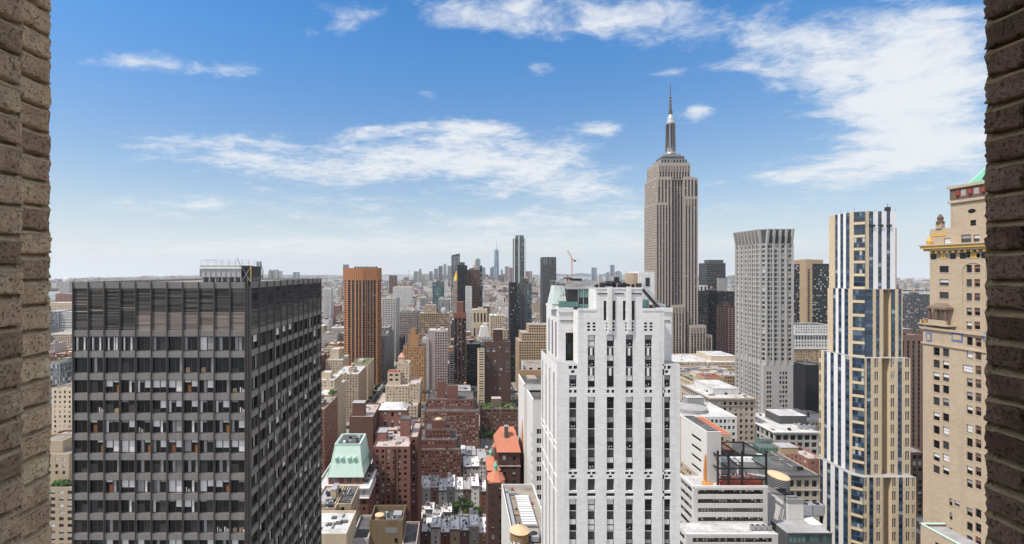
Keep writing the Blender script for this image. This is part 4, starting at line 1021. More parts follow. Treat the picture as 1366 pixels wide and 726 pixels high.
tier425(249, 1111, (1139, 1154), 1194, 0, 282, 386, FT, LT, 0)
tier425(246.5, 1109, (1138, 1153), 1198, 0, 304, 388, [(1.2, 'w'), (9, 'T'), (.9, 'B')], [(1, 'w'), (4, 'T'), (1, 'w')], 0) if False else None
tier425(244, 1108, (1137.5, 1153.5), 1204, 0, 386, 478, FM, LT, 0)
tier425(240.5, 1092.5, (1137, 1153), 1214.5, 0, 478, 637, FM2, LL, 0)
tier425(237.5, 1086, (1135.5, 1151), 1222, 0, 637, None, FM3, LL, 0)
WB.box(X(1194, 249) + .004, X(1198.5, 249), 250, 262, Z(388, 249), Z(304, 249), 'tanpanel')
for k in range(13): GB_.box(X(1194.6, 249), X(1197.8, 249), 249.9, 249.995, Z(386, 249) + k * 2.55, Z(386, 249) + k * 2.55 + 1.5, 'paneblue')
WB.build('wall', rt_); RB.build('roof', rt_); split_windows(GB_, rt_, 100); GB_.build('window', rt_)['kind'] = 'stuff'
FOOT.append((X(1086, 262), X(1222, 240), 234, 275))
m = MB()
zt = Z(282, 249)
for k in range(9): a = X(1122 + k * 9, 256); m = MB(); m.bar((a, 256, zt - .1), (a, 256, zt + 1.0 + (k % 3) * .5), .08, 'darksteel'); m.build('roof_antenna', rt_)
m = MB(); m.bar((X(1140, 256), 256, zt), (X(1140, 256), 256, zt + 3.5), .12, 'steel'); m.box(X(1182, 252), X(1186, 252), 251, 253, zt, zt + 2.6, 'darksteel'); m.bar((X(1184, 252), 252, zt + 2.6), (X(1184, 252), 252, zt + 4.4), .1, 'darksteel')
for k in range(3): m.box(X(1160 + 11 * k, 249), X(1166 + 11 * k, 249), 248.2, 248.8, zt - 8, zt - 7, 'darksteel')
m.build('roof_antenna', rt_)

# ================================================================== tan brick tower with green pyramid roof, right
tb = thing('pyramid_tower', 'tan brick tower with a balcony, tile band and green copper pyramid roof, nearest at right', 'building', (140, 125, 0))
FOOT.append((134, 175, 98, 142))
WB, GB_ = MB(), MB()
Y0 = 101.0
def ef(x, y1, z0, z1, wins, wall='tanbrick', lintel=True, nm=None):
    """east face at X = x from Y = y1 (far) to Y0 (near); wins: (ua,ub,za,zb) with u measured from the far end"""
    O, U, I = frame_of((x, y1, 0), (0, -1, 0)); W = y1 - Y0
    ed = sorted({0., W} | {v for q in wins for v in q[:2]})
    for a, b in zip(ed[:-1], ed[1:]):
        cur = z0
        for q in sorted([q for q in wins if q[0] < (a + b) / 2 < q[1]], key=lambda q: q[2]):
            if q[2] > cur: WB.quads(rect(O, U, I, a, b, cur, q[2], 0), wall)
            cur = max(cur, q[3])
        if z1 > cur: WB.quads(rect(O, U, I, a, b, cur, z1, 0), wall)
    for q in wins:
        A = [np.array([v]) for v in q[:4]]; reveals(WB, O, U, I, *A, .3, wall)
        mm = MB(); w_, h_ = q[1] - q[0], q[3] - q[2]; f = .07
        mm.quads(rect(O, U, I, q[0], q[1], q[2], q[3], .28), wr.choice(('panedark', 'pane', 'panedark')))
        for (a, b, c, d) in ((q[0], q[0] + f, q[2], q[3]), (q[1] - f, q[1], q[2], q[3]), (q[0], q[1], q[3] - f, q[3]), (q[0], q[1], q[2] + h_ * .48, q[2] + h_ * .48 + f)): mm.quads(rect(O, U, I, a, b, c, d, .24 - .004 * (c > q[2] + .1)), 'rust' if q[4:] == ('r',) else 'frame')
        mm.quads(rect(O, U, I, q[0] - .06, q[1] + .06, q[2] - .14, q[2] + .02, -.09), 'buff'); 
        k = wr.random()
        if q[4:] == ('r',):
            mm.quads(rect(O, U, I, q[0] + f, q[1] - f, q[2] + h_ * .52, q[3] - f, .255), 'brownstone')
        elif k < .3: mm.quads(rect(O, U, I, q[0] + f, q[1] - f, q[2] + h_ * wr.choice((.5, .1)), q[3] - f, .26), 'blind')
        elif k < .6: mm.quads(rect(O, U, I, q[0] + f, q[1] - f, q[2] + h_ * .5, q[3] - f, .26), wr.choice(('blind', 'blindgrey', 'blindgrey')))
        mm.build('window', tb)
def zr_(py, pxx, x): return Z(py, Yd(pxx, x))
def wn(x, y1, p0, p1, yt, yb):
    """window from its photo columns and rows (rows read at its left edge)"""
    ya = Yd(p0, x); u0, u1 = y1 - ya, y1 - Yd(p1, x)
    return (u0, u1, Z(yb, ya), Z(yt, ya))
xL, yL = 136.4, 139.0
wins = []
for yt in (467, 482.5, 495, 513, 530.5, 548, 574, 587.5, 604.5, 619.5): pass
lw = [463, 479.5, 496, 512, 529, 549, 567, 586, 603, 619.5]
for i, yt in enumerate(lw):
    wins.append(wn(xL, yL, 1245, 1253.5, yt, yt + 10.5)); wins.append(wn(xL, yL, 1257.5, 1266, yt + 1.5, yt + 12))
rw_ = [449, 466.5, 486, 504, 522, 540.5, 565.5, 583.5, 602, 620.5, 638, 676, 695, 713]
for i, yt in enumerate(rw_):
    if i != 2: wins.append(wn(xL, yL, 1289.5, 1297.5, yt, yt + 11))
    else: wins.append(wn(xL, yL, 1284, 1297.5, yt, yt + 10))
    wins.append(wn(xL, yL, 1301, 1309, yt + 1.5, yt + 13) + (('r',) if i not in (11, 12) else ()))
for (a, b, yt, yb) in ((1266, 1270.5, 664, 674), (1266.5, 1270.5, 683, 693), (1266.5, 1270.5, 703, 712), (1273, 1280, 667, 674)): wins.append(wn(xL, yL, a, b, yt, yb))
zLt = zr_(437, 1235, xL)
# rows wholly out of the frame keep the same spacing
ef(xL, yL, 0, zLt, [q for q in wins])
xU, yU = 138.0, 138.6
uw = []
for yt in (318,): uw += [wn(xU, yU, 1259, 1268, 318, 326)]
for i, yt in enumerate((335.5, 355, 372.5, 389.5)): uw.append(wn(xU, yU, 1253, 1265.5, yt, yt + 8.5))
for yt in (314,): uw += [wn(xU, yU, 1282, 1295.5, 313.5, 324), wn(xU, yU, 1298.5, 1306.5, 313.5, 323)]
for yt in (334, 353.5, 372.5, 391, 410.5, 429): uw += [wn(xU, yU, 1289, 1296.5, yt, yt + 10), wn(xU, yU, 1299.5, 1307.5, yt, yt + 10) + (('r',) if yt > 350 else ())]
uw.append(wn(xU, yU, 1255.5, 1265, 407.5, 414))
zUt = zr_(306, 1243, xU)
ef(xU, yU, zLt, zUt, [q for q in uw if q[2] > zLt])
xT, yT = 142.0, 136.6
zTt = zr_(250.5, 1268.5, xT)
tw2 = [wn(xT, yT, 1294, 1302, 294, 302)]
ef(xT, yT, zUt, zTt, tw2)
# blind faces
for x, y, z0, z1 in ((xL, yL, 0, zLt), (xU, yU, zLt, zUt), (xT, yT, zUt, zTt)):
    xe = x + 26; WB.quads([[(xe, y, z0), (x, y, z0), (x, y, z1), (xe, y, z1)], [(x, Y0, z0), (xe, Y0, z0), (xe, Y0, z1), (x, Y0, z1)], [(xe, Y0, z0), (xe, y, z0), (xe, y, z1), (xe, Y0, z1)]], 'tanbrick')
RB = MB()
RB.quads([[(xL, Y0, zLt), (xL + 26, Y0, zLt), (xL + 26, yL, zLt), (xL, yL, zLt)], [(xU, Y0, zUt), (xU + 26, Y0, zUt), (xU + 26, yU, zUt), (xU, yU, zUt)], [(xT, Y0, zTt), (xT + 26, Y0, zTt), (xT + 26, yT, zTt), (xT, yT, zTt)]], 'rgravel')
# arch over the paired windows
arc = MB(); O, U, I = frame_of((xU, yU, 0), (0, -1, 0))
ca, za, ra = yU - Yd(1298.5, xU), zr_(362, 1298.5, xU), 2.65
pts = [(ca + ra * math.cos(a), za + ra * .85 * math.sin(a)) for a in np.linspace(0, math.pi, 17)]; pts2 = [(ca + (ra + .35) * math.cos(a), za + (ra + .35) * .85 * math.sin(a)) for a in np.linspace(0, math.pi, 17)]
pts = [(pts[0][0], za - 17)] + pts + [(pts[-1][0], za - 17)]; pts2 = [(pts2[0][0], za - 17)] + pts2 + [(pts2[-1][0], za - 17)]
g1 = lambda p, d: tuple(O + U * p[0] + Zv * p[1] + I * d)
for a, b, c, d in zip(pts[:-1], pts[1:], pts2[1:], pts2[:-1]): arc.quads([[g1(a, -.14), g1(b, -.14), g1(c, -.14), g1(d, -.14)], [g1(d, -.14), g1(c, -.14), g1(c, -.01), g1(d, -.01)], [g1(b, -.14), g1(a, -.14), g1(a, -.01), g1(b, -.01)]], 'buff')
arc.build('arch_moulding', tb)
# cornices, tile bands, balcony
zc = zr_(333, 1237, xU); cn = MB()
cn.box(xU - 1.5, xU - .005, Y0, yU + 1.4, zc + .1, zc + .9, 'tile_gold'); cn.box(xU - 1.0, xU - .006, Y0, yU + .9, zc - .55, zc + .09, 'buff'); cn.box(xU - 1.8, xU - .004, Y0, yU + 1.6, zc + .92, zc + 1.25, 'buff')
for k in range(24): yy = Y0 + .6 + k * 1.55; cn.box(xU - .9, xU - .15, yy, yy + .5, zc - 1.15, zc - .56, 'tile_gold')
cn.build('cornice', tb)
fr = MB(); 
for k in range(14):
    yy = Y0 + 1.2 + k * 2.65; fr.box(xU - .08, xU - .004, yy, yy + 1.5, zc - 2.9, zc - 1.4, 'panedark' if k % 3 else 'tile_gold')
fr.build('frieze', tb)
tband = MB()
zb0, zb1 = zr_(457, 1240, xL), zr_(441, 1240, xL)
tband.box(xL - .55, xL - .01, Y0, yL + .5, zb1 + .35, zb1 + .95, 'buff'); tband.box(xL - .35, xL - .012, Y0, yL + .3, zb0 - .5, zb0 - .1, 'buff')
for pa, pb in ((1236, 1243), (1270, 1284.5), (1312, 1325)):
    ya, yb_ = Yd(pb, xL), Yd(pa, xL); zz0, zz1 = Z(457, yb_) + .4, Z(444, yb_) + .1
    tband.box(xL - .10, xL - .013, ya, yb_, zz0, zz1, 'tile_blue'); tband.box(xL - .16, xL - .102, ya + .35, yb_ - .35, zz0 + .45, zz1 - .45, 'tile_gold'); tband.box(xL - .2, xL - .162, ya + .6, yb_ - .6, zz0 + .7, zz1 - .7, 'buff')
tband.build('tile_band', tb)
bal = MB()
ya, yb_ = Yd(1271, xU), Yd(1247, xU); zz = zLt
bal.box(xL - .9, xU, ya - 1, yL + .6, zz + .96, zz + 1.3, 'buff')
bal.box(xL - .4, xL + .1, ya, yb_, zz + 1.31, zz + 2.5, 'buff')
for yy in (ya, ya + (yb_ - ya) * .48, yb_ - .5): bal.box(xL - .35, xL + .2, yy, yy + .5, zz + 2.5, zz + 5.6, 'brownstone')
bal.box(xL - .7, xU - .01, ya - .3, yb_ + .3, zz + 5.62, zz + 6.2, 'umber'); bal.prism([(xL - .5, ya), (xU - .01, ya), (xU - .01, yb_), (xL - .5, yb_)], zz + 6.21, zz + 7.3, 'umber', poly2=[(xL + .6, ya + 1.4), (xU - .01, ya + 1.4), (xU - .01, yb_ - 1.4), (xL + .6, yb_ - 1.4)])
bal.box(xL - .6, xL - .1, yb_ + .5, yL + .3, zz + 1.31, zz + 2.2, 'tile_gold'); bal.lathe(xL - .3, yL - .6, [(.5, zz + 1.3), (.6, zz + 2.0), (.2, zz + 2.8), (.1, zz + 3)], 10, 'umber')
bal.build('balcony', tb)
fin_ = MB(); yy = Yd(1253, xU); zz = zUt
fin_.box(xU - .3, xU + .8, yy - .8, yy + .8, zz - .01, zz + 1.4, 'tanbrick'); fin_.lathe(xU + .3, yy, [(.9, zz + 1.41), (.9, zz + 2.1), (.55, zz + 2.3), (.75, zz + 3), (.2, zz + 4.1)], 10, 'brownstone')
fin_.box(xU - .1, xU + .4, Yd(1262, xU), Yd(1242, xU), zz - 2.2, zz - 1.3, 'tile_gold'); fin_.lathe(xU - .2, yU - .2, [(.6, zz - 4.8), (.8, zz - 3.5), (.4, zz - 2.4)], 8, 'tile_gold')
fin_.build('finial', tb)
ey = MB(); yy = Yd(1296.5, xT); zz = zr_(281.5, 1296.5, xT)
V = [(xT - .05, yy + 1.0 * math.cos(a), zz + .6 * math.sin(a)) for a in np.linspace(0, 2 * math.pi, 16, endpoint=False)]; ey.poly(V, 'panedark'); ey.build('oval_window', tb)
fz = MB()
fz.box(xT - .6, xT - .005, Y0, yT + .5, zTt - .5, zTt + .25, 'buff'); fz.box(xT - .12, xT - .006, Y0, yT + .1, zTt - 3.6, zTt - .52, 'brownstone')
for k in range(9): y_ = yT - 1.2 - k * 3.3; fz.lathe(xT - .2, y_ - 1.0, [(.55, zTt - 2.6), (.55, zTt - 1.3)], 8, 'rust'); fz.box(xT - .2, xT - .122, y_ - 3.1, y_ - 1.8, zTt - 2.9, zTt - 1.2, 'pinkgrey')
fz.box(xT - .5, xT - .007, Y0, yT + .4, zTt - 4.6, zTt - 4.0, 'buff'); fz.build('frieze', tb)
pyr = MB(); c = (xT + 13, (Y0 + yT) / 2 + 2); zp = zTt + .3
P = [(xT + 1.5, Y0 + 2), (xT + 24, Y0 + 2), (xT + 24, yT - 3.2), (xT + 1.5, yT - 3.2)]
apx = (xT + 13, (Y0 + yT) / 2 - .6)
pyr.prism(P, zp, zp + 24, 'copper2', poly2=[(apx[0] + a, apx[1] + b) for a, b in ((-.4, -.4), (.4, -.4), (.4, .4), (-.4, .4))])
for i in range(4):
    for k in range(1, 10):
        f = k / 10; a, b = np.array(P[i]), np.array(P[(i + 1) % 4]); p = a + (b - a) * f
        q = np.array(apx) + (p - np.array(apx)) * .03; pyr.bar((*p, zp + .05), (*q, zp + 23.4), .10, 'copper2')
for p in P: pyr.bar((*p, zp), (*apx, zp + 24), .22, 'copper')
pyr.build('pyramid_roof', tb)
RB.build('roof', tb)
WB.build('wall', tb)
# low wing with green coping at its foot
lwg = B('low_annex', 'low tan annex with green coping at the foot of the pyramid-roofed brick tower', 'building', 130, 118, wall='tanbrick', roof='rtar')
xw = 129.6; yw = Yd(1228, xw); zw = Z(699, yw)
O, U, I = frame_of((xw, yw, 0), (0, -1, 0)); lwg.face((xw, yw, 0), (0, -1, 0), yw - 104, zw, dict(k='grid', p=7.5, ww=2.4, fh=4.5, wh=2.0, dep=.25, blind=0, mg=.6), top=2.6)
lwg.w.quads([[(136.3, yw, 0), (xw, yw, 0), (xw, yw, zw), (136.3, yw, zw)], [(xw, 104, 0), (136.3, 104, 0), (136.3, 104, zw), (xw, 104, zw)]], 'tanbrick')
lwg.r.quads([[(xw, 104, zw - .6), (136.3, 104, zw - .6), (136.3, yw, zw - .6), (xw, yw, zw - .6)]], 'rsilver')
m = lwg.part('coping'); m.box(xw - .15, xw + .4, 104, yw, zw + .003, zw + .25, 'copper'); m.box(xw - .15, 136.3, yw - .4, yw + .15, zw + .004, zw + .26, 'copper'); lwg.done()
FOOT.append((128, 137, 100, 142))

# ================================================================== tall limestone tower with the mast
DE = 675.0
es = thing('spire_skyscraper', 'tallest limestone skyscraper with stepped crown and needle-like mast', 'skyscraper', (X(896, DE), DE, 0))
WB, GB_, RB = MB(), MB(), MB()
M_['lime2'] = wall_mat('pale_limestone', (.345, .295, .255), .08, .2)
M_['limespan'] = plain('grey_metal_spandrel', (.065, .058, .055), .5, .4, var=.1)
def ebox(p0, p1, D, dep, y0, y1, pitchf=3.95, wf=2.55, leftgrid=True, top=4.0, f='FLR'):
    """one setback block: front columns p0..p1 at depth D, DEP metres deep"""
    x0, x1 = X(p0, D), X(p1, D); z1 = Z(y0, D); z0 = 0 if y1 is None else Z(y1, D)
    if 'F' in f: strips(WB, GB_, (x0, D, z0), (1, 0, 0), x1 - x0, z1 - z0, evens(x1 - x0, pitchf, wf, .7), .5, z1 - z0 - top, 3.75, .52, .5, 'lime2', 'panedark', 'limespan')
    for O, U in (((x0, D + dep, z0), (0, -1, 0)), ((x1, D, z0), (0, 1, 0))):
        if leftgrid: facade(WB, GB_, O, U, dep, z1 - z0, evens(dep, 3.3, 1.75, .7), rows_down(z1 - z0, 3.75, 2.0, top), .3, 'lime2', 'pane')
        else: strips(WB, GB_, O, U, dep, z1 - z0, evens(dep, pitchf, wf, .7), .5, z1 - z0 - top, 3.75, .52, .5, 'lime2', 'panedark', 'limespan')
    WB.quads([[(x1, D + dep, z0), (x0, D + dep, z0), (x0, D + dep, z1), (x1, D + dep, z1)]], 'lime2')
    RB.quads([[(x0, D, z1 - .3), (x1, D, z1 - .3), (x1, D + dep, z1 - .3), (x0, D + dep, z1 - .3)]], 'rgravel')
    return x0, x1, z0, z1
# front bays: left, recessed centre, right; then the broad shoulders and the lower wings
ebox(876, 931, DE + 6, 44, 237, None)                      # core behind
ebox(878.5, 921, DE + 4, 42, 217, 240, top=5)
ebox(876.5, 896, DE, 40, 236, None); ebox(913, 931, DE, 40, 262, None); ebox(912, 926.5, DE + 1.5, 40, 236, 264)
dl = 675 * (876 - VX) / (861 - VX) - 675
ebox(897, 914, DE - 5, 20, 407, None); ebox(921, 942, DE - 6, 44, 434, None); ebox(940, 950, DE - 3, 40, 447, None)
ebox(875, 892, DE - 1.5, 42, 270, None, 3.9, 2.3)
for p0, p1, D, y in ((877, 895, DE, 242), (913.5, 930.5, DE, 266), (879, 920.5, DE + 4, 222), (898, 913, DE - 5, 411), (922, 941, DE - 6, 438)):
    n = int((X(p1, D) - X(p0, D)) / 3.95)
    for k in range(n): xx = X(p0, D) + 2 + k * 3.95; WB.box(xx - .35, xx + .35, D - .45, D - .01, Z(y, D) - 8, Z(y, D) + 3.0, 'lime2')
# crown steps
m = MB()
def cstep(p0, p1, y0, y1, mt, d=9):
    D = DE + 8; x0, x1 = X(p0, D), X(p1, D); m.box(x0, x1, D, D + (x1 - x0) * .8, Z(y1, D), Z(y0, D), mt)
cstep(882, 915, 212, 219, 'grey'); cstep(884.5, 913, 208.5, 212, 'darkgrey'); cstep(886.5, 908.5, 205.5, 208.5, 'grey')
for k in range(9): x_ = X(882.6 + k * 4, DE + 8); m.box(x_, x_ + 1.6, DE + 7.6, DE + 7.98, Z(218.6, DE + 8), Z(213, DE + 8), 'panedark')
m.build('stepped_crown', es)
M_['aluminium'] = plain('aluminium_cladding', (.24, .245, .255), .45, .4, .3, var=.15, scale=.15)
mt = MB(); xm, ym = X(894.3, DE + 20), DE + 20; zm = lambda y: Z(y, DE + 20)
sc8 = (DE + 20) / F
mt.lathe(xm, ym, [(7.6 * sc8, zm(206.5)), (6.4 * sc8, zm(204)), (5.4 * sc8, zm(196)), (4.9 * sc8, zm(163.5))], 16, 'aluminium')
for i in range(8):
    a = i * math.pi / 4 + .2
    mt.bar((xm + 5.6 * sc8 * math.cos(a), ym + 5.6 * sc8 * math.sin(a), zm(203)), (xm + 5.2 * sc8 * math.cos(a), ym + 5.2 * sc8 * math.sin(a), zm(166)), (1.6, .9), 'aluminium' if i % 2 else 'darkgrey')
    mt.bar((xm + 5.0 * sc8 * math.cos(a + .39), ym + 5.0 * sc8 * math.sin(a + .39), zm(203)), (xm + 4.95 * sc8 * math.cos(a + .39), ym + 4.95 * sc8 * math.sin(a + .39), zm(167)), 1.0, 'panedark')
mt.lathe(xm, ym, [(5.6 * sc8, zm(166)), (5.6 * sc8, zm(163.5)), (4.6 * sc8, zm(162)), (4.2 * sc8, zm(158.5)), (2.6 * sc8, zm(155)), (1.9 * sc8, zm(152.5))], 16, 'steel'); mt.build('mooring_mast', es)
an = MB(); an.lathe(xm, ym, [(2.5 * sc8, zm(152.4)), (2.5 * sc8, zm(148)), (1.7 * sc8, zm(147.5)), (1.7 * sc8, zm(141)), (1.2 * sc8, zm(140.5)), (1.1 * sc8, zm(128)), (.6 * sc8, zm(127.5)), (.5 * sc8, zm(117)), (.15 * sc8, zm(111))], 10, 'darkgrey')
for y in (150, 145, 138, 134, 130): an.lathe(xm, ym, [(2.3 * sc8, zm(y)), (2.3 * sc8, zm(y) + .7)], 8, 'steel')
an.build('antenna', es)
WB.build('wall', es); RB.build('roof', es); GB_.build('window_glazing', es)['kind'] = 'stuff'
FOOT.append((X(858, 700), X(952, 670), 664, 735)); VIS.append((860, 950, 490, 664))

# ================================================================== pale tower with flared crown
DF = 360.0
fl = thing('flared_crown_tower', 'pale grey tower whose concrete fins flare outward at the flat top', 'building', (X(1020, DF), DF, 0))
WB, GB_, RB = MB(), MB(), MB()
zt, zsh = Z(325, DF), Z(487, DF)
xa, xb, xc_ = X(1015, DF + 3), X(1022, DF), X(1057, DF); yl = DF + 3; ylf = Yd(982, xa)
M_['precast'] = wall_mat('pale_precast', (.415, .40, .38), .08, .2)
st_l = dict(k='grid', p=2.55, ww=1.75, fh=3.55, wh=2.35, dep=.55, blind=.0)
def fl_face(O, U, W, Hh, p, ww, pane='panesky', wh=2.35):
    facade(WB, GB_, O, U, W, Hh, evens(W, p, ww, .5), rows_down(Hh, 3.55, wh, 1.2), .5, 'precast', pane)
for z0, z1 in ((zsh, zt),):
    fl_face((xa, ylf, z0), (0, -1, 0), ylf - yl, z1 - z0, 2.7, 1.9); fl_face((xa, yl, z0), (xb - xa, DF - yl, 0), math.hypot(xb - xa, DF - yl), z1 - z0, 2.4, 2.0); fl_face((xb, DF, z0), (1, 0, 0), xc_ - xb, z1 - z0, 2.7, 2.15, 'pane')
# bold piers on the left face and the front
for k in range(7): yy = yl + (ylf - yl) * k / 6; WB.box(xa - .75, xa - .003, yy - .55, yy + .55, 0, zt, 'precast')
for k in range(5): xx = xb + (xc_ - xb) * k / 4; WB.box(xx - .6, xx + .6, DF - .7, DF - .003, zsh, zt, 'precast')
# lower part: left face goes on, front turns to stone with two window bands
fl_face((xa, ylf, 0), (0, -1, 0), ylf - yl, zsh, 2.7, 1.7, 'pane')
facade(WB, GB_, (xa - .3, DF - .5, 0), (1, 0, 0), xc_ - xa + .6, zsh, [(2.6, 4.2), (4.5, 6.1), (12.2, 13.8), (14.4, 16.0), (16.6, 18.2)], rows_down(zsh, 3.55, 2.3, 5.0), .35, 'precast', 'pane')
WB.quads([[(xa - .3, DF - .5, zsh), (xc_ + .3, DF - .5, zsh), (xc_ + .3, DF + 4, zsh), (xa - .3, DF + 4, zsh)], [(xa - .3, yl + .02, 0), (xa - .3, DF - .5, 0), (xa - .3, DF - .5, zsh), (xa - .3, yl + .02, zsh)]], 'precast')
WB.quads([[(xc_, DF, 0), (xc_, ylf, 0), (xc_, ylf, zt), (xc_, DF, zt)], [(xc_, ylf, 0), (xa, ylf, 0), (xa, ylf, zt), (xc_, ylf, zt)]], 'precast')
RB.poly([(xa, yl, zt), (xb, DF, zt), (xc_, DF, zt), (xc_, ylf, zt), (xa, ylf, zt)], 'rsilver')
cr = MB(); zk = Z(306, DF); fo = 1.9
cr.prism([(xa + .8, yl + .6), (xb + .4, DF + .8), (xc_ - .8, DF + .8), (xc_ - .8, ylf - .8), (xa + .8, ylf - .8)], zt + .01, zk, 'darkgrey', 'rsilver', poly2=[(xa - fo + 1.2, yl + .3), (xb + .1, DF - fo + 1.2), (xc_ + fo - 1.2, DF - fo + 1.2), (xc_ + fo - 1.2, ylf + fo - 1.2), (xa - fo + 1.2, ylf + fo - 1.2)])
def fin_at(p, n, wid):
    """a fin leaning outward along n"""
    p, n = np.array(p), np.array(n); t_ = np.array((-n[1], n[0]))
    lo = [p + t_ * wid - n * .9, p - t_ * wid - n * .9, p - t_ * wid + n * .7, p + t_ * wid + n * .7]
    hi = [p + t_ * wid + n * (fo - 1.7), p - t_ * wid + n * (fo - 1.7), p - t_ * wid + n * (fo + .7), p + t_ * wid + n * (fo + .7)]
    V = [(*q, zt - .5) for q in lo] + [(*q, zk + .25) for q in hi]; cr.shape(V, [(0, 1, 5, 4), (1, 2, 6, 5), (2, 3, 7, 6), (3, 0, 4, 7), (4, 5, 6, 7)], 'precast')
for k in range(8): fin_at((xa, yl + (ylf - yl) * (k + .1) / 7.2), (-1, 0), .62)
for k in range(5): fin_at((xb + (xc_ - xb) * (k + .15) / 4.3, DF), (0, -1), .66)
for k in range(6): fin_at((xc_, DF + (ylf - DF) * (k + .5) / 6), (1, 0), .62)
cr.build('flared_crown', fl); WB.build('wall', fl); RB.build('roof', fl); split_windows(GB_, fl, 100); GB_.build('window', fl)['kind'] = 'stuff'
FOOT.append((xa - 2, xc_ + 2, DF - 2, ylf + 2)); VIS.append((976, 1058, 575, 355))

# ================================================================== bronze brick tower turned 45 degrees
DQ = 740.0
bq = thing('bronze_tower', 'bronze-coloured brick tower set at an angle, with dark vertical window bands', 'building', (X(484, DQ), DQ, 0))
WB, GB_, RB = MB(), MB(), MB(); s = DQ / F
plan = [(458.5, 18), (463, 11), (474, 3), (483, 0), (503.5, 2.2), (508.5, 8), (508.5, 36), (498, 50), (468, 50), (458.5, 38)]
plan = [(X(p, DQ + d * .0) , DQ + d) for p, d in plan]
# columns are read at DQ; slide each corner to the same column at its own depth
plan = [(x * y / DQ, y) for x, y in plan]
zt, zc_, zb = Z(357.5, DQ), Z(374, DQ), Z(533, DQ)
sty = {0: 2, 1: 3, 2: 3, 3: 4, 4: 1}
for i in range(len(plan)):
    p, q = np.array(plan[i]), np.array(plan[(i + 1) % len(plan)]); U = np.array((*(q - p), 0)); W = np.linalg.norm(U)
    O = np.array((*p, 0.))
    WB.quads(rect(*frame_of(O, U), 0, W, 0, zb, 0), 'bronze'); WB.quads(rect(*frame_of(O, U), 0, W, zc_, zt, 0), 'bronze')
    n = {0: 1, 1: 2, 2: 2, 3: 5}.get(i, 2)
    cols = evens(W, W / n, W / n * (.70 if i < 3 else .80), .4 if i != 3 else .9, n) if i < 7 else []
    if i == 3: cols = [(W * a, W * b) for a, b in ((.04, .20), (.24, .33), (.36, .50), (.545, .69), (.735, .90))]
    o2 = O + Zv * zb
    if cols:
        facade(WB, GB_, o2, U, W, zc_ - zb, cols, rows_down(zc_ - zb, 3.6, 2.1, .6, .4), .9, 'bronze', 'panedark', span='spandrel' if i in (1, 2, 3) else 'bronze')
    else: WB.quads(rect(*frame_of(o2, U), 0, W, 0, zc_ - zb, 0), 'bronze')
    # ribs round the crown and down the shaft
    k = max(2, int(W / 3.2))
    Oq, Uq, Iq = frame_of(O, U)
    for j in range(k):
        u = W * (j + .5) / k; a = Oq + Uq * (u - .5); b = Oq + Uq * (u + .5); c = Oq + Uq * u - Iq * .8
        WB.quads([[a + Zv * (zc_ - .5), c + Zv * (zc_ - .5), c + Zv * zt, a + Zv * zt], [c + Zv * (zc_ - .5), b + Zv * (zc_ - .5), b + Zv * zt, c + Zv * zt]], 'bronze')
RB.poly([(*p, zt - .6) for p in plan], 'rtar')
WB.build('wall', bq); RB.build('roof', bq); GB_.build('window_glazing', bq)['kind'] = 'stuff'
m = MB()
for k in range(8): x_ = X(474 + 4 * k, DQ + 15); m.lathe(x_, DQ + 15, [(2, zt - .6), (2, zt + 1.6), (1.2, zt + 2.4)], 10, 'darkgrey')
m.build('cooling_unit', bq)
FOOT.append((-180, -118, 738, 795)); VIS.append((458, 509, 512, 738))
# ================================================================== ground, streets, water
g = MB(); g.quads([[(-9000, -600, 0), (9000, -600, 0), (9000, 21000, 0), (-9000, 21000, 0)]], 'paving'); struct(g.build('ground'))
g = MB()
AVES = [(-560, -535), (-420, -396), (-270, -250), (-116, -91), (70, 86), (378, 404), (640, 664)]
for a, b in AVES: g.quads([[(a, 40, .006), (b, 40, .006), (b, 1500, .006), (a, 1500, .006)]], 'asphalt')
STREETS = [52 + 80 * k for k in range(19)]        # centre lines: 132 + ... blocks lie between
CY = [141, 221, 301, 381, 461, 541, 621, 701, 781, 861, 941, 1021, 1101, 1181, 1261, 1341, 1421]
for y in CY:
    xs = [-900] + [v for ab in AVES for v in ab] + [1100]
    for a, b in zip(xs[::2], xs[1::2]): g.quads([[(a, y - 6, .006), (b, y - 6, .006), (b, y + 6, .006), (a, y + 6, .006)]], 'asphalt')
for a, b in AVES[3:5]:
    for k in range(1, 6):
        x = a + (b - a) * k / 6
        for y in range(60, 900, 9): g.quads([[(x - .09, y, .012), (x + .09, y, .012), (x + .09, y + 3, .012), (x - .09, y + 3, .012)]], 'marking')
    for y in CY[:10]:
        for k in range(9): x = a + 1 + (b - a - 2) * k / 8; g.quads([[(x - .35, y - 10, .012), (x + .35, y - 10, .012), (x + .35, y - 7, .012), (x - .35, y - 7, .012)]], 'marking')
struct(g.build('road'))
g = MB(); xs = [-900] + [v for ab in AVES for v in ab] + [1100]
ys = [60] + [v for y in CY for v in (y - 6, y + 6)]
for a, b in zip(xs[::2], xs[1::2]):
    for c, d in zip(ys[::2], ys[1::2]): g.box(a, b, c, d, .0, .14, 'paving')
g.box(-105.5, -101.5, 240, 735, .01, .3, 'rgreen')
struct(g.build('pavement'))
t = NT('harbour_water'); t.bump(t.noise(.02, 4), .1, 2); M_['water'] = t.col((.06, .09, .11), .18, .5)
g = MB(); g.quads([[(-2600, 7300, .5), (9000, 7300, .5), (9000, 15500, .5), (-2600, 15500, .5)], [(1750, 300, .5), (2900, 300, .5), (4300, 7299, .5), (3000, 7299, .5)], [(-2700, 300, .5), (-2000, 300, .5), (-2400, 4200, .5), (-3100, 4200, .5)]], 'water'); struct(g.build('water'))
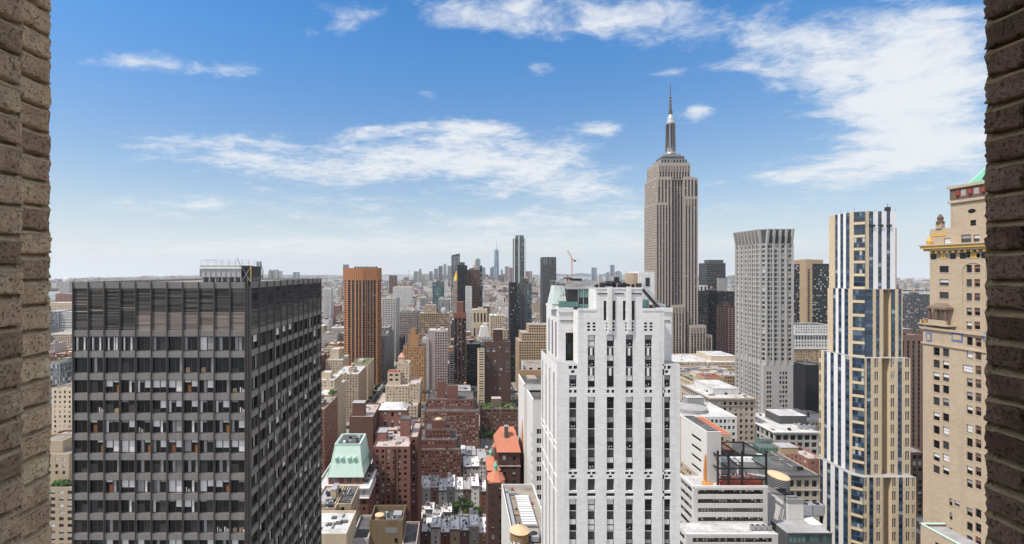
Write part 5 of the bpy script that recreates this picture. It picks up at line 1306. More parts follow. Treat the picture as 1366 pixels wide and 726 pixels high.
# low far land and hills on the horizon
g = MB(); hr = random.Random(4); M_['hill'] = plain('far_woodland', (.05, .075, .05), .95, .1)
for x0, x1, y, hmax in ((-8600, -1500, 17500, 60), (-1700, 3400, 17800, 95), (3000, 8600, 16500, 120), (4200, 8800, 9000, 75)):
    n = 60; prof = [hmax * (.35 + .35 * math.sin(i * .31 + x0) ** 2 + .2 * math.sin(i * .11) + hr.uniform(-.04, .04)) * min(1, i / 6, (n - i) / 6) for i in range(n + 1)]
    for i in range(n):
        a, b = x0 + (x1 - x0) * i / n, x0 + (x1 - x0) * (i + 1) / n
        g.quads([[(a, y, -1), (b, y, -1), (b, y + 700, prof[i + 1]), (a, y + 700, prof[i])], [(a, y + 700, prof[i]), (b, y + 700, prof[i + 1]), (b, y + 1500, -1), (a, y + 1500, -1)]], 'hill')
struct(g.build('hills'))

# ================================================================== named buildings of the middle distance
def mid(name, label, cat, pl, pr, yt, D, dep, wall='cream', style='apt', roof='rsilver', pane='pane', vis=None, n=6, tank=.4, big=True, done=True, group=None, sides=None, y0=None, parapet=.9):
    x0, x1 = X(pl, D), X(pr, D); z = Z(yt, D)
    b = B(name, label, cat, (x0 + x1) / 2, D, group, wall, style, pane, roof); b.reg(x0, x1, D, D + dep, vis)
    zr = b.tier(x0, x1, D, D + dep, 0 if y0 is None else Z(y0, D), z, sides=sides, parapet=parapet)
    if n: b.clutter(x0 + .8, x1 - .8, D + .8, D + dep - .8, zr, n, tank, big)
    b.box = (x0, x1, D, D + dep, z)
    if done: b.done()
    return b
def up(b, pl, pr, yt, D, dep, y0, style=None, wall=None, roof=None, pane=None, n=0, tank=0, sides=None):
    """a set-back storey block on top of a building"""
    x0, x1, z1 = X(pl, D), X(pr, D), Z(yt, D); z0 = y0
    zr = b.tier(x0, x1, D, D + dep, z0, z1, style, roof, wall, pane, sides, parapet=.7)
    if n: b.clutter(x0 + .6, x1 - .6, D + .6, D + dep - .6, zr, n, tank, False)
    return z1
# --- the narrow view left of the dark tower
b = mid('terraced_apartment', 'tan terraced apartment house with planted terraces, low between the left brickwork and the dark tower', 'building', 40, 101, 650, 215, 26, 'buff', 'aptw', 'rgravel', n=4, done=False)
z = up(b, 40, 92, 606, 222, 16, b.box[4] - .8, 'apt', n=3); up(b, 50, 84, 588, 226, 10, z - .6, 'blank')
m = b.part('terrace_planting')
for k in range(30): x_ = X(66 + rng.random() * 30, 217); m.lathe(x_, 216 + rng.random() * 5, [(.5, b.box[4] - .9), (.9, b.box[4] + .2), (.3, b.box[4] + 1.1)], 6, 'leaf')
b.done()
mid('apartment_slab', 'tall tan gridded apartment slab behind the terraced apartment house at far left', 'building', 69, 104, 518, 300, 30, 'cream', 'apt', 'rgravel', vis=604)
mid('brick_apartment', 'small red brick house beside the foot of the tan gridded slab at far left', 'building', 50, 79, 588, 268, 18, 'redbrick', 'apt', 'rsilver', n=3, big=False)
b = mid('glass_tower', 'blue-grey glass stepped tower behind the left brickwork', 'building', 58, 80, 484, 430, 30, 'grey', 'glass', 'rgreen', 'panesky', vis=528, done=False); b.done()
mid('glass_tower', 'lower dark blue-grey glass wing beside the stepped glass tower at far left', 'building', 80, 90, 496, 425, 26, 'darkgrey', 'glass', 'rgreen', 'panesky', vis=520, n=2)
mid('brick_apartment', 'red brick slab with regular window grid behind the stepped glass tower at far left', 'building', 66, 106, 472, 520, 26, 'redbrick', 'aptw', 'rgravel', vis=500, n=3)
mid('school_building', 'long low cream building beyond the red brick slab at far left', 'building', 58, 100, 446, 900, 60, 'cream', 'coarse', 'rsilver', n=4)
mid('glass_tower', 'bright blue glass slab standing before the pale roofs at far left', 'building', 60, 78, 415, 1080, 40, 'palegrey', 'glass', 'rwhite', 'paneblue', n=0)
mid('glass_tower', 'white framed pale blue office slab beside the bright blue glass slab', 'building', 78, 99, 416, 1085, 40, 'white', 'ribbon', 'rwhite', 'panesky', n=0)
mid('apartment_slab', 'wide cream apartment slab just above the blue glass slab at far left', 'building', 60, 99, 404, 1300, 40, 'cream', 'coarse', 'rwhite', n=0)
mid('brick_apartment', 'dull red apartment towers rising behind the wide cream slab at far left', 'building', 74, 98, 392, 1650, 60, 'rosebrick', 'coarse', 'rsilver', n=0)
b = mid('domed_tower', 'pale far tower with a rounded top, seen left of the dark tower', 'building', 79, 92, 375, 2500, 50, 'white', 'strip', 'rwhite', n=0, done=False)
m = b.part('dome'); m.lathe((b.box[0] + b.box[1]) / 2, 2525, [(22, b.box[4]), (21, b.box[4] + 8), (15, b.box[4] + 17), (5, b.box[4] + 22)], 14, 'white'); b.done()
# --- park avenue, east side
b = mid('cream_apartment', 'long cream apartment house with planted roof terraces beside the dark tower', 'building', 408, 441, 527, 440, 62, 'cream', 'apt', 'rwhite', vis=600, n=6, done=False)
up(b, 408, 446, 507, 462, 30, b.box[4] - .8, 'apt', n=4); up(b, 429, 441, 497, 470, 10, b.box[4] + 8, 'blank')
m = b.part('terrace_planting')
for k in range(26): m.lathe(X(437 + rng.random() * 9, 445), 441 + rng.random() * 16, [(.5, b.box[4] - .9), (1.0, b.box[4] + .2), (.3, b.box[4] + 1.5)], 6, 'leaf')
b.done()
mid('brick_apartment', 'rose brick apartment house in front of the long cream one, beside the dark tower', 'building', 400, 433, 546, 396, 44, 'rosebrick', 'apt', 'rgravel', vis=640, n=4)
b = mid('tan_apartment', 'tan apartment house with a cluttered black and white roof before the bronze tower', 'building', 446, 478, 499, 560, 50, 'buff', 'apt', 'rwhite', vis=565, n=14, done=False); b.tank(X(468, 575), 575, b.box[4] - .9); b.done()
mid('cream_apartment', 'narrow cream apartment house with roof trees at the foot of the bronze tower', 'building', 468, 491, 486, 640, 46, 'cream', 'apt', 'rgreen', vis=525, n=3)
b = mid('stepped_apartment', 'cream stepped apartment house left of the bronze tower foot', 'building', 434, 457, 480, 640, 40, 'cream', 'apt', 'rwhite', n=4, done=False)
up(b, 440, 452, 466, 650, 18, b.box[4] - .8, 'blank'); b.done()
mid('brick_apartment', 'dull red apartment block right beside the dark tower, left of the cream stepped house', 'building', 415, 437, 474, 720, 30, 'rosebrick', 'apt', 'rsilver')
mid('apartment_slab', 'white tower with close window columns rising alone left of the bronze tower', 'building', 431, 441, 385, 1300, 30, 'white', 'strip', 'rsilver', 'panesky', n=2)
mid('brick_apartment', 'pink brick tower between the white lone tower and the bronze tower', 'building', 443, 453, 408, 1420, 30, 'rosebrick', 'coarse', 'rsilver', n=0)
mid('glass_tower', 'slim glass tower top peeping over the left shoulder of the bronze tower', 'skyscraper', 457.5, 464, 353, 4200, 40, 'darkgrey', 'glass', 'rtar', 'panesky', n=0)
mid('office_block', 'grey concrete office block right beside the bronze tower', 'building', 508, 518.5, 437, 840, 40, 'grey', 'off', 'rsilver', n=3)
b = mid('office_block', 'grey office block with ribbed side and black roof below the bronze tower', 'building', 503, 513.5, 452, 768, 110, 'grey', dict(k='grid', p=2.6, ww=1.5, fh=3.5, wh=2.1, dep=.4, blind=0, mg=.5), 'rtar', n=5)
mid('gridded_office', 'white gridded office tower just right of the bronze tower', 'building', 510, 528, 398, 930, 60, 'white', dict(k='grid', p=2.9, ww=1.9, fh=3.6, wh=2.2, dep=.5, blind=0, mg=.6), 'rgravel', 'panedark', n=5)
mid('office_block', 'small dark blue block behind the orange apartment house', 'building', 533, 539, 449, 900, 20, 'black', 'coarse', 'rtar', n=0)
mid('loft_building', 'old mauve brick loft building right of the white gridded office tower', 'building', 533, 555.5, 417, 1010, 60, 'pinkgrey', 'coarse', 'rtar', n=8)
mid('office_block', 'far dark square block on the horizon right of the bronze tower', 'building', 519, 528, 367.5, 2600, 60, 'brownbrick', 'coarse', 'rtar', n=0)
mid('office_block', 'long white building with a low dome, far right of the bronze tower', 'building', 524, 549, 383, 2000, 60, 'white', 'coarse', 'rwhite', n=0)
# --- the cream stepped group
b = mid('stepped_apartment', 'large cream stepped apartment group crowned by a small pink pyramid roof', 'building', 500, 557, 541, 478, 50, 'cream', 'apt', 'rpink', vis=562, n=6, done=False)
z0 = b.box[4] - .8
z1 = up(b, 514, 545, 515, 492, 34, z0, 'apt', n=4); up(b, 546, 560, 512, 490, 30, z0, 'apt', n=2); z2 = up(b, 517, 534, 497, 500, 16, z1 - .6, dict(k='grid', p=6, ww=3.4, fh=5, wh=2.2, dep=.3, blind=0), roof='rust'); z3 = up(b, 530, 546, 484, 508, 16, z1 - .6, 'apt')
z4 = up(b, 531, 539, 477, 511, 8, z3 - .6, 'blank')
m = b.part('pyramid_roof'); M_['pinktile'] = plain('pink_tile', (.55, .26, .19), .8, .2); xm_ = X(535, 511); m.prism([(X(530.5, 511), 510.6), (X(539.5, 511), 510.6), (X(539.5, 511), 519.4), (X(530.5, 511), 519.4)], z4, z4 + 4.6, 'pinktile', poly2=[(xm_ - .3, 514.7), (xm_ + .3, 514.7), (xm_ + .3, 515.3), (xm_ - .3, 515.3)])
m = b.part('terrace_planting')
for k in range(24): m.lathe(X(505 + rng.random() * 45, 482), 480 + rng.random() * 9, [(.4, z0), (.8, z0 + 1), (.3, z0 + 2)], 6, 'leaf')
b.done()
b = mid('orange_apartment', 'orange brick apartment house between the cream stepped group and the pinkish office slab', 'building', 538, 566, 462, 592, 32, 'orange', 'apt', 'rtar', vis=545, n=3, done=False)
z = up(b, 545, 558, 446, 598, 12, b.box[4] - .8, 'blank'); up(b, 548, 554, 438, 602, 6, z - .6, 'blank'); b.done()
b = mid('apartment_slab', 'grey-white apartment slab squeezed behind the orange brick apartment house', 'building', 563, 572, 452, 650, 26, 'palegrey', 'apt', 'rsilver', n=3)
b = mid('office_slab', 'pinkish grey slab with one blank side and one gridded side', 'building', 571, 597, 441, 652, 30, 'pinkgrey', dict(k='grid', p=3.0, ww=1.9, fh=3.5, wh=2.1, dep=.4, blind=0, mg=.5), 'rwhite', 'panedark', vis=500, n=0, done=False, sides={'F': 'blank'})
x0, x1, y0, y1, z = b.box; xs_ = x0 + (x1 - x0) * .33
facade(b.w, b.g, (xs_, y0 - .9, 0), (1, 0, 0), x1 - xs_, z - 1.2, evens(x1 - xs_, 3.0, 1.8, .6), rows_down(z - 1.2, 3.5, 2.1, 1.4), .4, 'pinkgrey', 'panedark'); b.w.quads([[(xs_, y0, 0), (xs_, y0 - .9, 0), (xs_, y0 - .9, z - 1.2), (xs_, y0, z - 1.2)], [(xs_, y0 - .9, z - 1.2), (x1, y0 - .9, z - 1.2), (x1, y0, z - 1.2), (xs_, y0, z - 1.2)], [(x1, y0 - .9, 0), (x1, y0, 0), (x1, y0, z - 1.2), (x1, y0 - .9, z - 1.2)]], 'pinkgrey')
b.clutter(xs_, x1 - 1, y0 + 2, y1 - 2, z - .9, 8, 0, True); b.done()
b = mid('loft_building', 'wide orange and tan loft building with an upper tan block, behind the pinkish slab', 'building', 559, 599.5, 418, 870, 40, 'tan', 'loft', 'rsilver', vis=440, n=6, done=False)
up(b, 566, 582, 407, 876, 20, b.box[4] - .8, 'apt', 'buff'); m = b.part('dome'); m.lathe(X(592, 885), 885, [(6, b.box[4] - 1), (6, b.box[4] + 4), (4.5, b.box[4] + 8), (1, b.box[4] + 10)], 12, 'steel'); b.done()
# --- slim towers of the centre
b = mid('brick_tower', 'slim red-brown tower with two red stripes and a red brick top', 'skyscraper', 605.5, 622, 418, 660, 17, 'black', dict(k='grid', p=2.05, ww=1.6, fh=3.1, wh=2.2, dep=.3, blind=.1, mg=.5), 'rgravel', 'pane', vis=512, n=0, done=False)
x0, x1, y0, y1, z = b.box
for f in (.26, .58): xx = x0 + (x1 - x0) * f; b.w.box(xx, xx + 1.5, y0 - .5, y0 - .003, 0, z - .1, 'redbrick')
for f in (0, .93): xx = x0 + (x1 - x0) * f; b.w.box(xx, xx + 1.1, y0 - .4, y0 - .003, 0, z - .1, 'brownbrick')
m = b.part('bulkhead'); m.box(x0 - .3, x1 + .3, y0 - .6, y1 + .3, z - 7, z + .3, 'redbrick'); m.box(X(609.5, 662), X(618, 662), y0 + 3, y1 - 3, z + .302, Z(404, 662), 'redbrick'); m.box(X(609.3, 662), X(618.2, 662), y0 + 2.8, y1 - 2.8, Z(404, 662) + .002, Z(403, 662), 'rosebrick'); b.done()
mid('balcony_apartment', 'narrow apartment house with stacked white balconies left of the slim red-brown tower', 'building', 599, 605.3, 471, 664, 14, 'white', dict(k='grid', p=50, ww=60, fh=3.0, wh=1.75, dep=.9, blind=0, mg=.3), 'rwhite', 'panedark', n=3, big=False)
mid('office_slab', 'black glass slab right of the slim red-brown tower', 'building', 622.5, 641, 459, 700, 30, 'black', 'glass', 'rtar', 'panedark', vis=520, n=6)
b = mid('brick_slab', 'dark red-brown slab with a blank wall and a brick box on its roof', 'building', 646.5, 681.5, 456, 620, 20, 'darkbrick', 'blank', 'rtar', vis=535, n=4, done=False, big=False)
x0, x1, y0, y1, z = b.box
O, U, I = frame_of((x0, y0, 0), (1, 0, 0))
for (f, zz_, w_, h_) in [(.08 + .0, z - 9, 3.6, 2.0), (.30, z - 9, 3.6, 2.0), (.80, z - 9, 4.2, 1.6), (.08, z - 13, 3.6, 2), (.30, z - 13, 3.6, 2), (.8, z - 13.5, 4.2, 2.2)] + [(.55, z - 8 - 9 * k, 1.7, 1.8) for k in range(9)] + [(.38, z - 26 - 9 * k, 1.7, 1.8) for k in range(7)] + [(.06, z - 29, 4, 1.6), (.06, z - 33, 4, 2), (.3, z - 29, 3.2, 1.8), (.58, z - 29, 3.4, 2), (.8, z - 28, 4.4, 2.6), (.8, z - 34, 4.4, 3), (.8, z - 39, 4.4, 2), (.58, z - 37, 3, 2.4)]:
    u = (x1 - x0) * f; b.g.quads(rect(O, U, I, u, u + w_, zz_, zz_ + h_, -.02), 'panesky'); b.w.quads(rect(O, U, I, u - .15, u + w_ + .15, zz_ - .3, zz_ - .001, -.12), 'blindgrey')
b.bulk(X(658, 628), X(670.5, 628), 628, 636, z - .9, Z(440, 628), 'darkbrick'); b.done()
mid('balcony_apartment', 'narrow cream apartment house with balconies left of the dark red-brown slab', 'building', 638, 646.3, 468, 612, 22, 'cream', dict(k='grid', p=50, ww=60, fh=3.1, wh=1.5, dep=.9, blind=0, mg=1.2), 'rgreen', vis=560, n=3, big=False)
b = mid('cream_hall', 'cream building with tall blue arched windows behind the black slab', 'building', 630, 650, 413, 950, 30, 'cream', dict(k='grid', p=6.2, ww=3.4, fh=30, wh=18, dep=.6, blind=0, mg=1.5, top=7), 'rwhite', 'paneblue', n=4, done=False); b.done()
b = B('wedge_roof_building', 'white building with a steep white wedge-shaped top, in front of the cream arched building', 'building', X(646, 790), 790, None, 'white', 'coarse', 'panesky', 'rwhite')
b.tier(X(638, 790), X(654, 790), 790, 812, 0, Z(449, 790)); m = b.part('wedge_roof'); m.prism([(X(639.5, 790), 790.5), (X(653, 790), 790.5), (X(653, 790), 811), (X(639.5, 790), 811)], Z(449, 790), Z(436, 790), 'white', poly2=[(X(642, 790), 792), (X(650.5, 790), 792), (X(650.5, 790), 809), (X(642, 790), 809)]); m.box(X(645, 790), X(650, 790), 794, 804, Z(436, 790) + .002, Z(432, 790), 'white'); b.done()
mid('cream_hall', 'cream loft building with a pale green roof right of the cream arched building', 'building', 654, 673, 421, 900, 40, 'cream', 'coarse', 'copper', n=3, tank=1)
mid('cream_hall', 'cream building stepping down in front of the slim pink tower, right of the green-roofed loft', 'building', 664, 680, 440, 800, 26, 'cream', 'coarse', 'rsilver', n=8)
# --- towers farther south
b = mid('black_tower', 'tall black tower with a flat top left of the spired brown tower', 'skyscraper', 610, 623.3, 354, 1100, 30, 'black', dict(k='strip', p=2.6, ww=1.5, fh=3.6, frac=.7, dep=.4, top=9), 'rtar', 'panedark', vis=420, n=0, done=False)
b.bulk(X(612, 1105), X(620, 1105), 1105, 1115, b.box[4] - .9, b.box[4] + 7, 'darkgrey'); b.done()
b = mid('dark_brown_tower', 'dark brown slab with a small gold spire behind its roof', 'skyscraper', 623.6, 640, 360, 1130, 26, 'brownstone', dict(k='grid', p=3, ww=1.8, fh=3.6, wh=2.1, dep=.3, blind=0), 'rtar', 'panedark', vis=415, n=3, done=False); b.done()
mid('glass_tower', 'thin black and pale glass tower against the right side of the dark brown slab', 'skyscraper', 640.2, 643.6, 354.5, 1128, 20, 'black', 'ribbon', 'rtar', 'panesky', n=0)
b = B('gold_spire_tower', 'far pale tower ending in a small gold spire above the dark brown slab', 'skyscraper', X(633.5, 1300), 1300, None, 'limestone', 'coarse', 'pane', 'rtar')
b.tier(X(630, 1300), X(637, 1300), 1300, 1315, 0, Z(357, 1300)); m = b.part('spire'); m.lathe(X(633.5, 1300), 1307, [(6, Z(357, 1300)), (4.5, Z(354, 1300)), (3, Z(352.5, 1300))], 8, 'limestone'); m.lathe(X(633.5, 1300), 1307, [(3, Z(352.4, 1300)), (1.6, Z(350, 1300)), (.3, Z(345.5, 1300))], 8, 'gold'); b.done()
b = B('gold_pyramid_tower', 'limestone tower with a steep gold pyramid roof left of the black tower', 'skyscraper', X(608.5, 1190), 1190, None, 'limestone', 'coarse', 'pane', 'rtar')
b.tier(X(603, 1190), X(613, 1190), 1190, 1208, 0, Z(385, 1190)); b.tier(X(604.5, 1190), X(612, 1190), 1192, 1206, Z(385, 1190), Z(374.5, 1190)); m = b.part('pyramid_roof'); m.lathe(X(608.6, 1190), 1199, [(7.2, Z(374.5, 1190)), (.5, Z(361.5, 1190))], 8, 'gold'); b.done()
b = mid('glass_tower', 'dark slanted-top glass tower, tallest of the far group left of centre', 'skyscraper', 602, 613.5, 342, 1600, 28, 'darkgrey', 'glass', 'rtar', 'panesky', n=0, done=False)
x0, x1, y0, y1, z = b.box; m = b.part('slanted_top'); m.shape([(x0, y0, z), (x1, y0, z), (x1, y1, z), (x0, y1, z), (x0, y0, z + 3), (x1, y0, z + 10), (x1, y1, z + 10), (x0, y1, z + 3)], [(0, 1, 5, 4), (1, 2, 6, 5), (2, 3, 7, 6), (3, 0, 4, 7), (4, 5, 6, 7)], 'darkgrey'); b.done()
mid('glass_tower', 'dark green glass tower with a sloping top left of the gold pyramid', 'building', 577, 592, 377, 1260, 40, 'darkgrey', 'glass', 'rtar', 'paneteal', vis=410, n=4)
mid('lattice_tower', 'slim white tower with a lattice of small windows before the dark brown slab', 'skyscraper', 621, 629.5, 382, 1000, 16, 'white', dict(k='grid', p=2.3, ww=1.2, fh=3.2, wh=1.8, dep=.3, blind=0, mg=.4), 'rwhite', 'panesky', n=0)
mid('glass_office', 'pale glass office with white bars behind the orange loft building', 'building', 585, 601, 399, 1010, 30, 'palegrey', 'strip', 'rsilver', 'panesky', n=4)
b = mid('slender_glass_tower', 'tall slender green-grey glass tower with a notched top in the centre of the skyline', 'skyscraper', 685.5, 701, 318, 900, 18, 'darkgrey', dict(k='grid', p=2.6, ww=2.0, fh=3.6, wh=2.5, dep=.25, blind=0, mg=.4), 'rtar', 'paneteal', vis=378, n=0, done=False)
x0, x1, y0, y1, z = b.box
for f in (0, .40, .90): b.w.box(x0 + (x1 - x0) * f, x0 + (x1 - x0) * f + 1.6, y0 - .45, y0 - .003, 0, z + (5 if f == .4 else 0), 'whitepanel')
m = b.part('crown'); m.box(x0 + 4, x1 - 3, y0 + 2, y1 - 2, z - .9, z + 6, 'paneteal'); m.box(x0 + 7, x0 + 8.4, y0 + 4, y0 + 6, z + 6.002, z + 10, 'whitepanel'); b.done()
b = mid('teal_tower', 'dark tower with teal glass sides directly below the slender glass tower', 'skyscraper', 689.5, 709.5, 378, 770, 24, 'darkgrey', dict(k='grid', p=2.3, ww=1.9, fh=3.3, wh=2.3, dep=.2, blind=0, mg=.3), 'rtar', 'paneteal', vis=431, n=5, done=False)
x0, x1, y0, y1, z = b.box; b.w.box(x0 + 5, x0 + 15, y0 - .6, y0 - .004, 0, z + 1, 'darkgrey')
for k in range(26): b.g.quads(rect(*frame_of((x0 + 9.2, y0 - .62, 0), (1, 0, 0)), 0, 1.6, z - 5 - 3.3 * k, z - 3 - 3.3 * k, 0), 'panedark')
b.bulk(x0 + 6, x0 + 16, y0 + 4, y0 + 14, z - .9, z + 8, 'darkgrey'); b.done()
mid('black_tower', 'narrow black slab left of the teal-sided tower', 'skyscraper', 680.5, 689.3, 377, 760, 22, 'black', dict(k='grid', p=2.3, ww=1.4, fh=3.2, wh=2, dep=.2, blind=.1), 'rtar', 'panedark', vis=480, n=2, big=False)
mid('slim_pink_tower', 'very slim pinkish blank-sided tower left of the slender glass tower', 'skyscraper', 679, 684.5, 357, 830, 16, 'pinkgrey', dict(k='strip', p=3, ww=1.0, fh=3.4, frac=.5, dep=.3), 'rgravel', 'panedark', n=0)
b = mid('dark_slab_tower', 'dark grey flat-topped tower with pale slots, left of the white brick tower', 'skyscraper', 724, 742, 343, 1000, 30, 'darkgrey', dict(k='strip', p=2.9, ww=1.1, fh=3.7, frac=.35, dep=.3, top=3), 'rtar', 'panesky', vis=400, n=0, done=False)
x0, x1, y0, y1, z = b.box
for k in range(6): b.g.quads(rect(*frame_of((x0 + 2 + k * 4.5, y0 - .03, 0), (1, 0, 0)), 0, 2.2, z - 16, z - 3, 0), 'panesky')
b.done()
# --- tan and cream lofts right of Madison Avenue
b = mid('tan_loft', 'big tan loft building with paired windows and setbacks, left of the white brick tower', 'building', 692, 741, 455, 690, 40, 'tan', dict(k='grid', p=3.3, ww=2.2, fh=3.7, wh=2.1, dep=.6, blind=0, mg=.6), 'rsilver', 'panedark', vis=480, n=0, done=False)
z = up(b, 696, 741, 444, 694, 34, b.box[4] - .8, b.style); up(b, 705, 741, 433, 700, 24, z - .6, b.style, n=6); b.done()
b = mid('cream_office', 'cream building with a brown roof and paired windows below the tan loft building', 'building', 701, 738, 489, 630, 44, 'white', dict(k='grid', p=8.5, ww=4.2, fh=5.2, wh=2.7, dep=.4, blind=0, mg=1.5), 'rgravel', 'panedark', vis=508, n=8, big=False)
# ================================================================== white slab behind the white brick tower
b = B('white_slab', 'white stucco slab with an orange rust-stained side, partly behind the white brick tower', 'building', X(718, 190), 190, None, 'stucco', 'off', 'panedark', 'rtar')
M_['stuccorust'] = rust_wall('rusty_side_stucco', (.62, .60, .57), 1, 212 - 190, 4.2, 112, 8)
xa, za = X(711, 190), Z(534, 190); x2, z2 = X(699.5, 206), Z(513, 206)
facade(b.w, b.g, (xa, 190, 0), (1, 0, 0), 14, za, [(1.5, 2.5), (2.6, 3.6), (6.5, 8.5), (10, 12)], rows_down(za, 3.75, 2.1, 11.5), .3, 'stucco', 'panedark')
facade(b.w, b.g, (xa, 206, 0), (0, -1, 0), 16, za, [(12, 13.4), (14, 15.2)], rows_down(za, 3.75, 2.1, 14), .3, 'stucco', 'panedark')
b.w.quads([[(x2, 206, 0), (xa, 206, 0), (xa, 206, z2), (x2, 206, z2)], [(xa + 14, 190, 0), (xa + 14, 226, 0), (xa + 14, 226, za), (xa + 14, 190, za)], [(xa, 206, za), (xa + 14, 206, za), (xa + 14, 206, z2), (xa, 206, z2)]], 'stucco')
b.w.quads([[(x2, 226, 0), (x2, 206, 0), (x2, 206, z2), (x2, 226, z2)]], 'stuccorust'); b.w.quads([[(xa + 14, 226, 0), (x2, 226, 0), (x2, 226, z2), (xa + 14, 226, z2)], [(xa + 14, 206, za), (xa + 14, 226, za), (xa + 14, 226, z2), (xa + 14, 206, z2)]], 'stucco')
b.r.quads([[(xa, 190, za - .8), (xa + 14, 190, za - .8), (xa + 14, 206, za - .8), (xa, 206, za - .8)], [(x2, 206, z2 - .8), (xa + 14, 206, z2 - .8), (xa + 14, 226, z2 - .8), (x2, 226, z2 - .8)]], 'rtar')
m = b.part('parapet'); m.box(xa + .005, xa + 14, 190.005, 190.5, za - .79, za + .25, 'rgravel'); m.box(xa - .1, xa + .4, 190.6, 205.9, za - .79, za + .2, 'whitepanel'); m.box(x2 - .1, x2 + .4, 206, 226, z2 - .79, z2 + .2, 'whitepanel'); m.box(x2 + .5, xa + 14, 225.5, 226.1, z2 - .79, z2 + 2.2, 'wood')
m = b.part('roof_equipment'); m.box(xa + 5, xa + 9, 196, 201, za - .79, za + 1, 'rgravel'); m.box(xa + 8, xa + 12, 210, 216, z2 - .79, z2 + 1.6, 'copper'); m.box(x2 + 3, x2 + 7, 214, 222, z2 - .79, z2 + .6, 'rgravel'); b.reg(x2 - 1, xa + 15, 188, 228, None); b.done(sep=100)
# building with the tank at its foot
b = B('tank_building', 'white-walled building with a cluttered brown roof at the foot of the rust-stained slab', 'building', 22, 132, None, 'white', 'off', 'pane', 'rgravel')
zt = 100.0; b.reg(15, 30, 118, 176, None); zr = b.tier(16.2, 27.8, 118, 174, 0, zt, sides={'F': 'off', 'L': 'blank', 'R': 'blank'}, parapet=1.1)
m = b.part('pipe_rack')
for k in range(12): m.box(20.2, 24.5, 146 + k * 1.6, 147 + k * 1.6, zr + 1.1, zr + 1.35, 'whitepanel')
for x_ in (20, 24.6): m.box(x_, x_ + .2, 145, 166, zr + .8, zr + 1.1, 'steel')
m = b.part('duct')
m.box(17, 18, 128, 170, zr + .2, zr + 1.2, 'steel'); m.box(17, 21, 167, 168, zr + .2, zr + 1.2, 'steel')
b.ac(24.6, 136, zr, 1, 2.4, 6, 2.6); b.ac(21.5, 138, zr, 1, 2.4, 4, 1.8)
m = b.part('roof_equipment')
for k in range(18): x_, y_ = 18.5 + rng.random() * 8, 126 + rng.random() * 45; m.box(x_, x_ + rng.uniform(.3, 1.2), y_, y_ + rng.uniform(.3, 2), zr, zr + rng.uniform(.3, 1.4), rng.choice(('steel', 'wood', 'darksteel', 'rust')))
b.done(sep=100)
wt = thing('water_tank', 'round roof water tank with pale tan cone lid, left of the white brick tower', 'water tank', (X(693, 139), 139, zr))
m = MB(); tx = X(693, 139)
m.lathe(tx, 139, [(2.75, zr + .4), (2.7, zr + 3.3)], 20, 'wood')
m.build('barrel', wt); m = MB(); m.lathe(tx, 139, [(3.05, zr + 3.31), (.2, zr + 5.1)], 20, 'woodlid', rot=.1); m.lathe(tx, 139, [(.25, zr + 5.0), (.2, zr + 5.5)], 8, 'darksteel'); m.build('conical_lid', wt)
m = MB()
for z_ in (.6, 1.3, 2.0, 2.6, 3.1): m.lathe(tx, 139, [(2.80, zr + z_), (2.80, zr + z_ + .12)], 20, 'darksteel', cap=False)
m.build('hoop', wt)
for i in range(4):
    m = MB(); a = math.pi / 4 + i * math.pi / 2; m.bar((tx + 2 * math.cos(a), 139 + 2 * math.sin(a), zr), (tx + 2 * math.cos(a), 139 + 2 * math.sin(a), zr + .39), .18, 'darksteel'); m.build('leg', wt)
# ================================================================== terracotta-roofed red building
b = B('terracotta_roof_building', 'dark red brick building with orange tiled roofs and green copper cupolas', 'building', X(664, 195), 195, None, 'darkbrick', 'apt', 'pane', 'rgravel')
x0, x1 = X(651, 192), X(674, 192); zt = Z(645, 192); b.reg(x0 - 1, 28, 190, 228, None)
b.tier(x0, x1, 192, 203, 0, zt, dict(k='grid', p=2.3, ww=1.0, fh=3.2, wh=1.8, dep=.25, blind=.3, mg=.5), roof='terracotta', parapet=.1)
xm_, ym_ = (x0 + x1) / 2, 196.5; m = b.part('turret_roof'); rr0 = (x1 - x0) / 2 + .5
m.lathe(xm_, ym_, [(rr0, zt + .01), (rr0, zt + .35), (.8, zt + 3.6)], 8, 'terracotta', rot=math.pi / 8, sy=1.15)
def cupola(b, x, y, z, s=1.): 
    m = b.part('cupola'); m.lathe(x, y, [(.75 * s, z), (.75 * s, z + 1.6 * s), (.95 * s, z + 1.65 * s), (.9 * s, z + 2.2 * s), (.5 * s, z + 3 * s), (.1 * s, z + 3.8 * s)], 8, 'copper2')
cupola(b, xm_, ym_, zt + 3.4, 1.0)
z2 = Z(628, 203.01); b.tier(x0 + .6, x1 - 1.2, 203.02, 216, 0, z2, 'apt', roof='terracotta', parapet=.1); m = b.part('sloped_roof'); m.prism([(x0 + .2, 203.1), (x1 - .8, 203.1), (x1 - .8, 216), (x0 + .2, 216)], z2 + .01, z2 + 3, 'terracotta', poly2=[(xm_ - 1, 207), (xm_ + .2, 207), (xm_ + .2, 213), (xm_ - 1, 213)]); cupola(b, xm_ - .8, 212, z2 + 2.6, .9)
x3, x4 = X(664.5, 206), X(694, 206); z3 = Z(603, 206); b.tier(x3 + .01, x4, 206, 226, 0, z3, dict(k='grid', p=3.2, ww=1.3, fh=3.6, wh=2.1, dep=.35, blind=.2, mg=.5), roof='terracotta', parapet=.1, lo=2)
m = b.part('hipped_roof'); m.prism([(x3 - .6, 205.4), (x4 + .3, 205.4), (x4 + .3, 226.5), (x3 - .6, 226.5)], z3 + .01, z3 + 6.5, 'terracotta', poly2=[(x3 + 2.2, 212), (x4 - 1.2, 212), (x4 - 1.2, 220), (x3 + 2.2, 220)])
